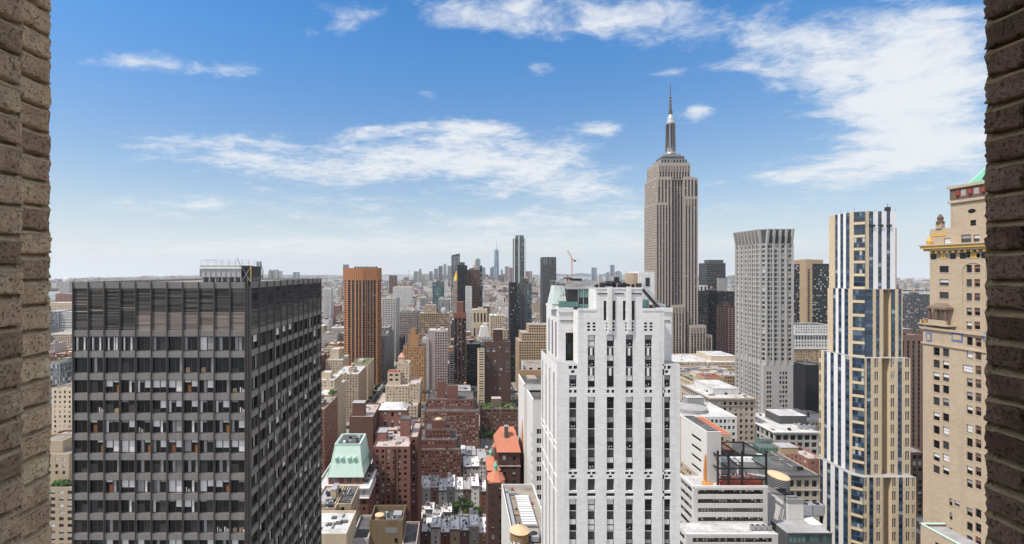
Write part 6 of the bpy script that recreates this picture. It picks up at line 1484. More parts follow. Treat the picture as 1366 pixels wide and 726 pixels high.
m = b.part('string_course'); m.box(x3 - .2, x4 + .2, 205.7, 205.99, z3 - 6.3, z3 - 5.8, 'rpink')
m = b.part('chimney'); m.box(x3 + 3.2, x3 + 4.8, 210, 211.6, z3 + 3, z3 + 9.5, 'darkgrey'); m.box(x3 + 3, x3 + 5, 209.8, 211.8, z3 + 9.502, z3 + 9.9, 'grey')
for yy, zz_, xx in ((204, z3 - 8.2, x3 - 1.1), (209, z3 - 6.2, x3 - .6), (218, z3 - 2, x3 - .6)): m = b.part('dormer_roof'); m.lathe(xx, yy, [(1.5, zz_), (.2, zz_ + 1.4)], 8, 'terracotta')
b.done(sep=100)
# ================================================================== hotel with green mansard roof
b = B('mansard_hotel', 'red brick hotel with a pale green copper mansard roof and white stone top storey', 'building', X(465, 240), 240, None, 'redbrick', dict(k='grid', p=2.5, ww=1.15, fh=3.4, wh=1.9, dep=.25, blind=.4, mg=.7), 'pane', 'rsilver')
x0, x1 = X(420, 240), X(491, 240); y1 = 275; zt = Z(650, 240); b.reg(x0 - 1, x1 + 1, 238, y1, None)
b.tier(x0, x1, 240, y1, 0, zt - 5.2, parapet=.01, faces='FLRK')
b.tier(x0 - .15, x1 + .15, 239.85, y1 + .15, zt - 5.19, zt, dict(k='grid', p=2.6, ww=1.1, fh=6, wh=2.2, dep=.2, blind=.2, mg=.8), wall='white', parapet=1.2, roof='rwhite')
m = b.part('cornice'); m.box(x0 - .9, x1 + .9, 239.1, y1 + .9, zt - .9, zt - .3, 'whitepanel') if False else [m.box(*q, 'whitepanel') for q in ((x0 - .8, x1 + .8, 239.1, 239.84, zt - .75, zt - .1), (x1 + .16, x1 + .8, 239.85, y1 + .8, zt - .75, zt - .1), (x0 - .6, x1 + .6, 239.3, 239.84, zt - 5.6, zt - 5.15), (x1 + .16, x1 + .6, 239.85, y1 + .6, zt - 5.6, zt - 5.15))]
mx0, mx1, my0, my1 = X(438, 246), X(484, 246), 246, 269; zk = zt + 2.6
b.tier(mx0, mx1, my0, my1, zt - 1.2, zk, dict(k='grid', p=3.6, ww=2.3, fh=5, wh=2.6, dep=.3, blind=0, mg=.6, top=.5), wall='redbrick', parapet=.05, lo=.4)
zm = Z(590, 254); m = b.part('mansard_roof')
P0 = [(mx0 - .6, my0 - .6), (mx1 + .6, my0 - .6), (mx1 + .6, my1 + .6), (mx0 - .6, my1 + .6)]; P1 = [(mx0 + 1.0, my0 + 1.4), (mx1 - 1.0, my0 + 1.4), (mx1 - 1.0, my1 - 1.4), (mx0 + 1.0, my1 - 1.4)]; P2 = [(mx0 + 2.4, my0 + 4.2), (mx1 - 2.4, my0 + 4.2), (mx1 - 2.4, my1 - 3), (mx0 + 2.4, my1 - 3)]
hz = zm - zk; m.prism(P0, zk, zk + hz * .42, 'copper', poly2=P1); m.prism(P1, zk + hz * .42 + .001, zm, 'copper', poly2=P2)
for P in (P2,):
    for i in range(4): a, c = P[i], P[(i + 1) % 4]; m.bar((*a, zm + .2), (*c, zm + .2), .35, 'copper')
for i in range(4): m.bar((*P0[i], zk), (*P1[i], zk + hz * .42), .2, 'copper'); m.bar((*P1[i], zk + hz * .42), (*P2[i], zm), .2, 'copper')
m.quads([[(P2[0][0] + 1, P2[0][1] + 1, zm + .3), (P2[1][0] - 1, P2[1][1] + 1, zm + .3), (P2[2][0] - 1, P2[2][1] - 1, zm + .3), (P2[3][0] + 1, P2[3][1] - 1, zm + .3)]], 'darkgrey')
for k in range(9): x_ = P2[0][0] + 1.6 + rng.random() * (P2[1][0] - P2[0][0] - 4); y_ = P2[0][1] + 1.5 + rng.random() * 10; m.box(x_, x_ + 1.4, y_, y_ + 1.2, zm + .31, zm + .31 + rng.uniform(.4, 1.2), rng.choice(('steel', 'darksteel', 'whitepanel')))
for k in range(4):
    d = b.part('dormer'); xx = mx0 + (mx1 - mx0) * (.22 + k * .16 + (.05 if k > 1 else 0)); f = .62; yy = my0 + 1.4 + 2.8 * ((f - .42) / .58); zz_ = zk + hz * .5
    d.box(xx - .75, xx + .75, yy - 1.3, yy + 1.5, zz_, zz_ + 1.9, 'copper'); d.lathe(xx, yy - .2, [(.74, zz_ + 1.9), (.6, zz_ + 2.3), (.2, zz_ + 2.6)], 10, 'copper', sy=1.4); d.box(xx - .5, xx + .5, yy - 1.36, yy - 1.302, zz_ + .3, zz_ + 1.8, 'copper2')
for k in range(5):
    d = b.part('dormer'); yy = my0 + 4 + k * 3.4; d.box(mx1 - 2.2, mx1 + .1, yy - .7, yy + .7, zk + hz * .34, zk + hz * .34 + 2.1, 'copper'); d.box(mx1 + .102, mx1 + .16, yy - .5, yy + .5, zk + hz * .36, zk + hz * .36 + 1.6, 'copper2')
m = b.part('roof_equipment')
for k in range(16): y_ = 246 + rng.random() * 26; m.box(x1 - 4.5 + rng.random() * 2, x1 - 1.6, y_, y_ + .8, zt - 1.19, zt - 1.19 + rng.uniform(.4, 1.2), rng.choice(('darksteel', 'steel', 'rtar', 'leaf')))
b.done(sep=100)
# ================================================================== foreground blocks at the bottom
b = mid('tan_apartment', 'small tan brick building before the red hotel with the green mansard roof', 'building', 446, 468.5, 672, 212, 18, 'buff', dict(k='grid', p=3.4, ww=1.5, fh=3.7, wh=1.9, dep=.25, blind=.1, mg=.5), 'rtar', n=4, big=False)
b = mid('low_house', 'low house with grey skylight roofs left of the small tan brick building', 'building', 415, 447, 678, 208, 22, 'buff', 'blank', 'rsilver', n=14)
b = mid('low_house', 'low white-roofed building at the bottom edge beside the dark office tower', 'building', 400, 462, 712, 186, 18, 'cream', 'blank', 'rwhite', n=6, big=False)
b = B('brown_block', 'brown blank-walled block with an open roof pit and round tank lid', 'building', X(515, 200), 200, None, 'brownstone', 'blank', 'pane', 'rtar')
x0, x1 = X(493, 200), X(537, 200); zt = Z(694, 200); b.reg(x0 - 8, x1 + 6, 196, 216, None); M_['stainedtan'] = wall_mat('stained_tan_brick', (.235, .165, .10), .3, .9, (.9, .3, .03, .85, .75)); b.wall = 'stainedtan'
zr = b.tier(x0, x1, 200, 213, 0, zt, 'blank', parapet=2.6, par_t=.3); m = b.part('vent_grille'); m.box(x0 + 6.7, x0 + 11.8, 199.9, 199.997, zt - 5.5, zt - 3.2, 'grey'); m.box(x0 + 10.6, x0 + 11.8, 199.9, 199.997, zt - 9.3, zt - 7.6, 'panedark'); m.box(x0 + 7, x0 + 8, 199.9, 199.997, zt - 12.2, zt - 10.2, 'tile_blue')
m = b.part('roof_tank'); m.lathe(x0 + 3.4, 205, [(1.9, zr), (1.9, zr + 2.4)], 16, 'wood'); m.lathe(x0 + 3.4, 205, [(2.0, zr + 2.41), (.2, zr + 2.9)], 16, 'woodlid'); b.ac(x0 + 6.5, 203, zr, 2, 2, 2, 1.6); m = b.part('roof_equipment'); m.lathe(x0 + 6, 209, [(.6, zr), (.6, zr + 1.5), (.3, zr + 1.8)], 8, 'steel'); m.box(x0 + 9, x0 + 12.6, 207, 211, zr, zr + 1.2, 'steel')
b.tier(x0 - 7, x0 - .01, 197, 216, 0, zt - 6, 'blank', parapet=1.2, wall='palegrey'); b.tier(x1 + .01, x1 + 6, 198, 216, 0, zt - 9, 'blank', parapet=1.0, wall='rpink'); b.done()
# reddish apartment towers
b = mid('rose_apartment', 'tall brownish-rose twin apartment tower with many small windows, right of the green mansard', 'building', 498, 546, 596, 262, 28, 'rosebrick', dict(k='grid', p=2.7, ww=1.35, fh=3.15, wh=1.75, dep=.25, blind=.35, mg=.6), 'rpink', n=8, big=False, done=False)
M_['rose2'] = wall_mat('wall_brown_rose', (.205, .115, .092)); 
x0, x1, y0, y1, z = b.box
b.tier(X(546, 272) + .02, X(557.5, 272), 272, 300, 0, Z(583, 272), wall='redbrick', roof='rpink', parapet=1.0); b.bulk(X(534, 282), X(547, 282), 281, 288, z - .9, Z(559, 282), 'rosebrick', 'rtar'); b.bulk(X(505, 275), X(516, 275), 273, 281, z - .9, z + 4, 'rosebrick')
m = b.part('light_well'); m.box(X(526.5, 262) - .25, X(526.5, 262) + .25, 261.4, 261.995, 0, z - 1, 'darkbrick')
for k in range(4): m.box(X(498 + 16 * k, 262) - .2, X(498 + 16 * k, 262) + .2, 261.7, 261.994, 0, z, 'rosebrick')
b.done(sep=100)
b = mid('brick_slab', 'blank brown brick tower wall behind the green mansard hotel', 'building', 466, 497.5, 556, 332, 34, 'brownbrick', 'blank', 'rpink', n=4, sides={'R': 'apt'}, done=False, big=False)
b.bulk(X(470, 336), X(486, 336), 336, 343, b.box[4] - .9, Z(538, 336), 'brownbrick'); b.done()
b = mid('pink_penthouse_building', 'rose brick building with a white hipped penthouse roof and three tall windows', 'building', 500, 556, 578, 335, 36, 'rosebrick', 'apt', 'rpink', n=16, done=False)
zz_ = b.box[4] - .9; z5 = b.tier(X(505, 352), X(542, 352), 352, 368, zz_, Z(547, 352), dict(k='grid', p=5.2, ww=1.7, fh=6, wh=3.4, dep=.3, blind=.6, mg=2.2, top=1.6), roof='rwhite', parapet=.05)
m = b.part('hipped_roof'); a0, a1, a2 = X(504, 352), X(543, 352), Z(547, 352); m.prism([(a0, 351.4), (a1, 351.4), (a1, 368.6), (a0, 368.6)], a2 + .01, a2 + 2.6, 'rwhite', poly2=[(a0 + 4, 357), (a1 - 4, 357), (a1 - 4, 364), (a0 + 4, 364)]); b.done()
# stepped dark red apartment house
b = mid('stepped_apartment', 'dark red stepped apartment house with terraces above the white townhouse roofs', 'building', 556, 615, 600, 392, 40, 'redbrick', dict(k='grid', p=2.8, ww=1.5, fh=3.05, wh=1.7, dep=.25, blind=.45, mg=.6), 'rtar', vis=632, n=8, big=False, done=False)
z = up(b, 560, 609, 587, 398, 28, b.box[4] - .8, b.style, n=6); z = up(b, 567, 601, 573, 404, 18, z - .6, b.style, n=4); z = up(b, 576, 594, 561, 408, 11, z - .6, 'blank'); m = b.part('tank_lid'); m.lathe(X(585, 412), 412, [(3, z - .7), (3, z + .3), (.4, z + 1.6)], 10, 'woodlid'); b.done()
b = mid('brick_apartment', 'large red brick apartment block with rows of pale blinds and terraces, in the centre', 'building', 566, 639, 549, 474, 50, 'redbrick', dict(k='grid', p=3.0, ww=1.7, fh=3.05, wh=1.7, dep=.25, blind=.6, mg=.7), 'rtar', vis=598, n=8, big=False, done=False)
z0 = b.box[4] - .8; z = up(b, 570, 632, 533, 486, 34, z0, b.style, n=10); up(b, 583, 594, 509, 494, 8, z - .6, 'blank'); up(b, 596, 611, 515, 490, 9, z - .6, 'blank'); up(b, 563.5, 590, 524, 512, 12, z - .6, b.style, n=4); b.done()
b = mid('brick_apartment', 'square brown brick apartment house with a roof garden, left of the street gap', 'building', 641.5, 690, 545, 512, 22, 'brownbrick', dict(k='grid', p=2.9, ww=1.3, fh=3.2, wh=1.7, dep=.25, blind=.35, mg=.8), 'rgreen', vis=588, n=4, big=False, done=False)
m = b.part('cornice'); x0, x1, y0, y1, z = b.box; m.box(x0 - .5, x1 + .5, y0 - .6, y0 - .005, z - 1.0, z - .2, 'umber'); m = b.part('string_course'); m.box(x0 - .2, x1 + .2, y0 - .25, y0 - .006, z - 5.2, z - 4.8, 'umber')
b.bulk(X(656, 520), X(668.5, 520), 519, 528, z - .9, Z(532, 520), 'umber', 'rpink'); m = b.part('roof_planting')
for k in range(60): x_ = x0 + 1 + rng.random() * (x1 - x0 - 2); y_ = 513 + rng.random() * 20; m.lathe(x_, y_, [(.5, z - .9), (1.1, z + .1), (.4, z + 1.4)], 6, 'leaf')
b.done()
# ================================================================== right half, near: white ribbon-window building with the steel frame
b = B('ribbon_window_building', 'white office building with ribbon windows and a rust-streaked block under a black steel frame', 'building', X(975, 185), 185, None, 'stucco', 'ribbon', 'panedark', 'rwhite')
D = 185.0; x0, x1 = X(925.5, D), X(1024, D); zt = Z(650, D); yl = Yd(907, x0); b.reg(x0 - 12, x1, 168, 215, None)
RIB = lambda W: None
def ribbon_face(O, U, W, Hh, ua, ub, first, n, pitch, wh, pw):
    k = int((ub - ua) / pw); p = (ub - ua) / k
    facade(b.w, b.g, O, U, W, Hh, [(ua, ub)], [(first - pitch * i - wh, first - pitch * i) for i in range(n)][::-1], .3, 'stucco', 'panedark')
    o, u, I = frame_of(O, U)
    for i in range(n):
        v = first - pitch * i
        for j in range(k + 1): b.w.quads(rect(o, u, I, ua + p * j - .13, ua + p * j + .13, v - wh, v, .12), 'frame')
        for j in range(k):
            q = rng.random(); dh = wh * (.75 if q < .25 else .4 if q < .5 else 0)
            if dh: b.g.quads(rect(o, u, I, ua + p * j + .15, ua + p * (j + 1) - .15, v - dh, v, .25), 'blindgrey' if q < .4 else 'blind')
y_off = lambda y: Z(y, D)
ribbon_face((x0, D, 0), (1, 0, 0), x1 - x0, zt, X(931, D) - x0, X(1018, D) - x0, y_off(653.8), 18, 3.52, 1.75, 1.12)
ribbon_face((x0, yl, 0), (0, -1, 0), yl - D, zt, .8, yl - D - 1.5, y_off(653.8), 18, 3.52, 1.75, 1.5)
b.w.quads([[(x1, D, 0), (x1, yl, 0), (x1, yl, zt), (x1, D, zt)], [(x1, yl, 0), (x0, yl, 0), (x0, yl, zt), (x1, yl, zt)]], 'stucco')
b.r.quads([[(x0 + .4, D + .4, zt - .5), (x1 - .4, D + .4, zt - .5), (x1 - .4, yl - .1, zt - .5), (x0 + .4, yl - .1, zt - .5)]], 'rwhite')
m = b.part('parapet'); m.box(x0, x1, D - .05, D + .4, zt - .49, zt + .45, 'whitepanel'); m.box(x0 - .05, x0 + .4, D + .401, yl, zt - .49, zt + .45, 'whitepanel')
# lower front block
D2 = 176.0; xa, xb = X(915.5, D2), X(1038, D2); za = 80.4
ribbon_face((xa, D2, 0), (1, 0, 0), xb - xa, za, X(924, D2) - xa, X(1030, D2) - xa, za - 1.3, 12, 3.5, 1.75, 1.15)
ribbon_face((xa, 184.9, 0), (0, -1, 0), 184.9 - D2, za, .8, 184.9 - D2 - 1.5, za - 1.3, 12, 3.5, 1.75, 1.5)
b.w.quads([[(xb, D2, 0), (xb, 184.9, 0), (xb, 184.9, za), (xb, D2, za)]], 'stucco'); b.r.quads([[(xa, D2, za - .4), (xb, D2, za - .4), (xb, 184.98, za - .4), (xa, 184.98, za - .4)]], 'rwhite')
m = b.part('parapet'); m.box(xa, xb, D2 - .05, D2 + .4, za - .39, za + .3, 'whitepanel')
b.ac(X(1000, 180), 179, za - .4, 4, 1.6, 1.2, 1.9)
# white block with the rust run
yb0, yb1 = 190.0, 212.0; xk = X(943, yb0); zk0, zk1 = zt - .49, Z(577, yb0); xk1 = X(962, yb0); xk0 = xk
M_['rustblock'] = rust_wall('rust_streaked_stucco', (.62, .60, .565), 1, 190.9 - 185.0, 2.6, zk1 - 8.5, 8.5)
kw = MB(); kg = MB()
facade(kw, kg, (xk, yb1, zk0), (0, -1, 0), yb1 - yb0, zk1 - zk0, [(9.5, 17.5)], [(2.0 + 4.15 * i, 3.2 + 4.15 * i) for i in range(4)], .3, 'rustblock', 'panedark')
kw.quads([[(xk, yb0, zk0), (xk1, yb0, zk0), (xk1, yb0, zk1), (xk, yb0, zk1)], [(xk1, yb0, zk0), (xk1, yb1, zk0), (xk1, yb1, zk1), (xk1, yb0, zk1)], [(xk1, yb1, zk0), (xk, yb1, zk0), (xk, yb1, zk1), (xk1, yb1, zk1)]], 'stucco')
kw.box(xk - .05, xk1, yb0 - .05, yb0 + .3, zk1 - .001, zk1 + .35, 'whitepanel'); kw.box(xk - .05, xk + .3, yb0 + .3, yb1, zk1 - .001, zk1 + .35, 'whitepanel')
kw.quads([[(xk, yb0, zk1 - .05), (xk1, yb0, zk1 - .05), (xk1, yb1, zk1 - .05), (xk, yb1, zk1 - .05)]], 'rtar')
o = kw.build('stair_block', b.e); kg.build('window_glazing', b.e).parent = o
t = M_['rspill'] = rust_wall('rust_spill', (.7, .68, .66), 0, 0, 0.01, 0, 1)
m = b.part('rust_spill'); m.quads([[(xk - 3.6, D + .8, zt - .485), (xk + .4, D + .8, zt - .485), (xk + 2.6, yb0 - .1, zt - .485), (xk - 1.2, yb0 + 2.0, zt - .485)]], M_.setdefault('rustpatch', plain('rust_patch', (.48, .22, .06), .85, .2, var=.35, scale=.9)))
# brown brick bulkhead, red deck, cooling units, steel frame
m = b.part('bulkhead'); m.box(X(946, 203), X(981, 203), 203, 212, zt - .49, Z(600, 203), 'brownbrick')
m = b.part('red_deck'); m.box(X(957, 190), x1 - .5, 187.2, 201.5, zt - .49, zt + 1.0, 'rust')
dz0 = zt + 1.01
for i, (pa, pb) in enumerate(((957, 985), (986.5, 1010))):
    m = b.part('cooling_unit'); xa_, xb_ = X(pa, 194), X(pb, 194); m.box(xa_, xb_, 193.5, 201, dz0 + .3, dz0 + 5.4, 'ctower')
    for k in range(9): xx = xa_ + (xb_ - xa_) * k / 8; m.box(xx - .06, xx + .06, 193.38, 193.49, dz0 + .3, dz0 + 5.4, 'steel')
    for k in range(3): m.lathe(xa_ + (xb_ - xa_) * (k + .5) / 3, 197, [(1.1, dz0 + 5.41), (1.1, dz0 + 6.1)], 12, 'whitepanel')
m = b.part('pipework')
for k in range(8): x_ = X(968 + 6 * k, 191); m.bar((x_, 190.5, dz0 + .4), (x_, 190.5, dz0 + 1.4 + (k % 3) * .5), .13, 'whitepanel'); 
m.bar((X(983, 191), 190.4, dz0 + .4), (X(983, 191), 190.4, dz0 + 6), .3, 'whitepanel'); m.bar((X(996, 191), 190.2, dz0 + 2), (X(1020, 191), 190.2, dz0 + 1), .3, 'whitepanel'); m.bar((X(958, 191), 190.3, dz0 + 1.2), (X(1018, 191), 190.3, dz0 + .9), .18, 'steel'); b.done(sep=100)
sf = thing('steel_frame', 'black steel beam frame standing over the cooling units on the ribbon-window building', 'steel frame', (X(985, 190), 190, zt))
xs4 = [X(p, 187) for p in (957.5, 972, 990, 1022)]; ys = (187.0, 201.8, 216.0); zz = (dz0 - .2, Z(625, 187), Z(608, 187))
for x_ in xs4:
    for y_ in ys:
        if y_ > 205 and x_ > xs4[2]: continue
        m = MB(); m.bar((x_, y_, zt - .4), (x_, y_, zz[2] + (2 if y_ < 190 else 0)), .42, 'darksteel'); m.build('column', sf)
for y_ in ys:
    for z_ in zz[1:]: m = MB(); m.bar((xs4[0], y_, z_), (xs4[-1] if y_ < 205 else xs4[2], y_, z_), .36, 'darksteel'); m.build('beam', sf)
m = MB(); m.bar((xs4[0], 187, zt + 2.2), (xs4[-1], 187, zt + 2.2), .33, 'darksteel'); m.build('beam', sf)
for x_ in xs4:
    for z_ in zz[1:]: m = MB(); m.bar((x_, 187, z_), (x_, 216 if x_ <= xs4[2] else 202, z_), .33, 'darksteel'); m.build('beam', sf)
for x_ in (xs4[0], xs4[-1]): m = MB(); m.bar((x_, 187, zz[2]), (x_, 201.8, zz[1]), .18, 'darksteel'); m.build('brace', sf)
# white wall building with the oval tank
b = B('white_wall_building', 'white blank-walled building with a teal glass front, right of the ribbon-window building', 'building', X(1058, 190), 190, None, 'stucco', 'blank', 'paneteal', 'rsilver')
D = 190.0; x0, x1 = X(1051, D), X(1072, D); zt = Z(671, D); yl = Yd(1023.5, x0); b.reg(x0, X(1108, 182), 176, 212, None)
b.w.quads([[(x0, yl, 0), (x0, D, 0), (x0, D, zt), (x0, yl, zt)], [(x0, D, 0), (x1, D, 0), (x1, D, zt), (x0, D, zt)], [(x1, D, 0), (x1, yl, 0), (x1, yl, zt), (x1, D, zt)], [(x1, yl, 0), (x0, yl, 0), (x0, yl, zt), (x1, yl, zt)]], 'stucco')
b.r.quads([[(x0, D, zt - .3), (x1, D, zt - .3), (x1, yl, zt - .3), (x0, yl, zt - .3)]], 'rsilver')
m = b.part('parapet'); m.box(x0 - .1, x0 + .5, D, yl, zt - .29, zt + 1.7, 'grey'); m.box(x0 + .501, x1 + .1, D - .1, D + .5, zt - .29, zt + 1.5, 'grey')
m = b.part('small_window'); m.box(x0 - .08, x0 - .005, D + .6, D + 2.4, Z(712, D), Z(703, D), 'panedark')
for k in range(10): m = b.part('duct') if k == 0 else m; y_ = D + 1 + k * 1.1; m.box(x0 + 1.2, x1 - 1, y_, y_ + .6, zt - .29, zt + rng.uniform(.5, 1.7), rng.choice(('steel', 'rsilver', 'darksteel')))
# teal glazed front block
gD = 180.0; gx0, gx1 = X(1051, gD), X(1110, gD); gz = Z(712, gD)
b.face((gx0, gD, 0), (1, 0, 0), gx1 - gx0, gz, dict(k='grid', p=1.5, ww=1.35, fh=3.4, wh=2.7, dep=.12, blind=0, mg=.2), wall='darkgrey', pane='paneteal', top=.6); b.w.quads([[(gx0, 189.9, 0), (gx0, gD, 0), (gx0, gD, gz), (gx0, 189.9, gz)], [(gx1, gD, 0), (gx1, 205, 0), (gx1, 205, gz), (gx1, gD, gz)]], 'darkgrey'); b.r.quads([[(gx0, gD, gz), (gx1, gD, gz), (gx1, 189.9, gz), (gx0, 189.9, gz)], [(x1 + .01, 189.9, gz), (gx1, 189.9, gz), (gx1, 205, gz), (x1 + .01, 205, gz)]], 'rsilver')
m = b.part('white_ledge'); m.box(x1 + .02, X(1098, 186), 186, 204, Z(704, 186), Z(700, 186), 'whitepanel'); m.box(gx0 - .1, gx1, gD - .3, gD - .01, gz - .1, gz + .35, 'darkgrey')
b.ac(X(1070, 192), 192, Z(700, 186) + .01, 2, 4.2, 3.2, 4.6); b.ac(X(1088, 195), 197, Z(700, 186) + .01, 1, 2, 2, 2); b.done()
ot = thing('oval_tank', 'oval black slatted roof tank with a tan lid beside the white blank wall', 'water tank', (X(1041, 203), 203, zt))
m = MB(); zo = Z(650, 203); ox, oy = X(1041.5, 203), 204.5
m.lathe(ox, oy, [(2.8, zo - 2), (3.5, zo - 1.4), (3.5, zo + 4.2)], 20, 'frame', sy=1.5); m.build('barrel', ot); m = MB(); m.lathe(ox, oy, [(3.6, zo + 4.21), (3.6, zo + 4.5), (1.0, zo + 5.5)], 20, 'woodlid', sy=1.5); m.build('tank_lid', ot); m = MB()
for k in range(7): m.lathe(ox, oy, [(3.56, zo - 1.1 + k * .78), (3.56, zo - .8 + k * .78)], 20, 'steel', cap=False, sy=1.5)
m.build('hoop', ot)
# black-roofed classical building
b = B('black_roof_building', 'old grey stone building with a broad black roof carrying green glass skylights', 'building', X(1050, 222), 222, None, 'umber', 'loft', 'panedark', 'rtar')
x0, x1 = 136.0, X(1093, 222); zt = Z(634, 222); b.reg(x0, x1, 220, 268, None); b.wall = 'grey'
b.tier(x0, x1, 222, 266, 0, zt, dict(k='grid', p=3.3, ww=2.2, fh=4.6, wh=3.2, dep=.5, blind=.1, mg=.5, top=2.4), parapet=.5, wall='limestone')
m = b.part('cornice'); m.box(x0 - .9, x1 + .9, 221.0, 221.99, zt - .5, zt + .3, 'darkgrey'); m = b.part('string_course'); m.box(x0 - .5, x1 + .5, 221.5, 221.98, zt - 7.2, zt - 6.6, 'limestone')
zr = zt - .5
m = b.part('glass_skylight'); m.box(X(1012, 252), X(1044, 252), 251, 257, zr, zr + 2.6, 'skylight')
for k in range(9): xx = X(1012, 252) + (X(1044, 252) - X(1012, 252)) * k / 8; m.box(xx - .08, xx + .08, 250.86, 250.99, zr, zr + 2.7, 'copper2')
m = b.part('glass_skylight'); m.prism([(X(1012, 260), 259), (X(1034, 260), 259), (X(1034, 260), 264), (X(1012, 260), 264)], zr, zr + 4.0, 'skylight', 'rgravel', poly2=[(X(1015, 260), 260), (X(1031, 260), 260), (X(1031, 260), 263), (X(1015, 260), 263)])
m = b.part('glass_skylight'); m.prism([(X(1012, 240), 239), (X(1030, 240), 239), (X(1030, 240), 245.9), (X(1012, 240), 245.9)], zr, zr + 2.0, 'skylight', 'greenhouse', poly2=[(X(1015, 240), 241.5), (X(1025, 240), 241.5), (X(1025, 240), 244.5), (X(1015, 240), 244.5)])
b.bulk(X(1040, 250), X(1063, 250), 249, 256, zr, zr + 3.2, 'tan', 'rsilver'); b.clutter(X(1040, 235), x1 - 2, 226, 262, zr, 14, 0, False); b.done()
# orange roof and disc roof
b = B('orange_roof_building', 'building with a bright orange flat roof behind the white rust-streaked block', 'building', 138, 236, None, 'tanbrick', 'off', 'pane', 'orangeroof')
b.reg(120, 148, 232, 262, None); b.tier(120.5, 135.4, 234, 262, 0, Z(579, 234), parapet=.15); b.done()
b = B('disc_roof_building', 'white-roofed building with a round grey disc roof behind the white brick tower', 'building', 134, 268, None, 'white', 'off', 'pane', 'rwhite')
zt = Z(556, 268); b.reg(118, 160, 266, 300, None); b.tier(118, 158, 268, 298, 0, zt); m = b.part('disc_roof'); m.lathe(X(922, 283), 283, [(9, zt - .9), (9, zt + 1.2), (8.2, zt + 1.3)], 28, 'rsilver', sy=.9); b.bulk(X(918, 290), X(940, 290), 291, 296, zt - .9, zt + 4.5, 'grey', 'rwhite'); b.done()
# cornice office with white roof
b = mid('cornice_office', 'pale stone office block with a projecting cornice and white roof, left of the flared-crown tower', 'building', 948, 1008, 531, 318, 42, 'limestone', dict(k='grid', p=3.2, ww=1.7, fh=3.9, wh=2.2, dep=.45, blind=.1, mg=.7, top=2.6), 'rwhite', vis=590, n=12, done=False)
x0, x1, y0, y1, z = b.box; m = b.part('cornice'); m.box(x0 - 1.1, x1 + .4, y0 - 1.1, y0 - .004, z - .8, z + .1, 'limestone'); m.box(x0 - 1.1, x0 - .004, y0 - .004, y1, z - .8, z + .1, 'limestone'); m = b.part('string_course'); m.box(x0 - .4, x1, y0 - .4, y0 - .005, z - 5.3, z - 4.9, 'limestone'); b.bulk(x0 + 8, x1 - 4, y0 + 12, y1 - 4, z - .9, z + 3.2, 'white', 'rwhite'); b.done()
b = mid('arcade_building', 'long cream building with an arcaded top and roof planting beside the white brick tower', 'building', 930, 968, 512, 428, 50, 'cream', dict(k='grid', p=4.2, ww=2.4, fh=4.2, wh=2.8, dep=.6, blind=0, mg=.6, top=2.2), 'rgravel', n=14, vis=540, done=False)
x0, x1, y0, y1, z = b.box; m = b.part('roof_planting')
for k in range(30): m.lathe(x0 + .8 + rng.random() * 2, y0 + rng.random() * 48, [(.4, z - .9), (.9, z + .2), (.3, z + 1.2)], 6, 'leaf')
up(b, 940, 966, 503, 440, 16, z - .8, 'blank', 'tan', roof='rust', n=6); b.done()
mid('brick_block', 'small dark brown blank block beside the white brick tower, before the cream arcaded building', 'building', 900, 919, 541, 345, 14, 'brownstone', 'blank', 'rtar', n=2, big=False)
b = mid('roof_plant_building', 'wide building with a crowded roof of ducts and tan boxes below the tall limestone skyscraper', 'building', 880, 990, 501, 505, 50, 'tan', 'off', 'rsilver', n=60, tank=1, done=False)
for k in range(7): b.bulk(X(908 + k * 11, 515), X(914 + k * 11, 515), 512 + (k * 7) % 25, 520 + (k * 7) % 25, b.box[4] - .9, b.box[4] + rng.uniform(1.5, 4), rng.choice(('tan', 'cream', 'grey')), rng.choice(('rtar', 'rgravel', 'rwhite')))
b.done()
b = mid('department_store', 'broad low building with cream and white flat roofs at the foot of the limestone skyscraper', 'building', 880, 990, 483, 590, 60, 'cream', 'off', 'rwhite', n=16, big=False, done=False, vis=495)
b.bulk(X(950, 600), X(984, 600), 602, 640, b.box[4] - .9, b.box[4] + 5, 'cream', 'rwhite'); b.done()
# podium, white-roofed block and neighbours of the flared-crown tower
b = B('gridded_podium', 'low white gridded podium beside the foot of the flared-crown tower', 'building', 226, 352, None, 'white', dict(k='grid', p=4.0, ww=2.6, fh=6.5, wh=5.2, dep=.8, blind=0, mg=.4, top=1.2), 'panedark', 'rwhite')
zt = Z(566, 352); b.tier(219, 231.5, 352, 388, 0, zt); b.clutter(220, 231, 354, 386, zt - .9, 8, 0, False); b.reg(218, 262, 348, 400, None); b.done()
b = mid('white_roof_block', 'grey stone block with a large white roof and big windows below the flared-crown tower', 'building', 1033, 1092, 576, 300, 42, 'palegrey', dict(k='grid', p=4.3, ww=3.1, fh=4.6, wh=3.2, dep=.5, blind=0, mg=.5, top=2.2), 'rwhite', 'panedark', vis=600, n=6, big=False, done=False)
x0, x1, y0, y1, z = b.box; m = b.part('cornice'); m.box(x0 - .9, x1 + .6, y0 - .9, y0 - .004, z - .7, z + .1, 'whitepanel'); m.box(x0 - .9, x0 - .004, y0 - .004, y1, z - .7, z + .1, 'whitepanel'); b.bulk(X(1040, 318), X(1076, 318), 318, 333, z - .9, z + 4.4, 'darkgrey', 'rwhite'); b.ac(X(1066, 308), 307, z - .9, 3, 3, 2.4, 2.6); b.done()
mid('low_house', 'small rose brick building with a white roof between the black roof and the striped tower', 'building', 1078, 1100, 612, 262, 22, 'rosebrick', 'apt', 'rpink', n=5, big=False)
mid('black_wall_building', 'tall black blank-walled slab left of the striped tower', 'building', 1075, 1098, 487, 430, 20, 'black', 'blank', 'rtar', n=2, big=False, vis=560)
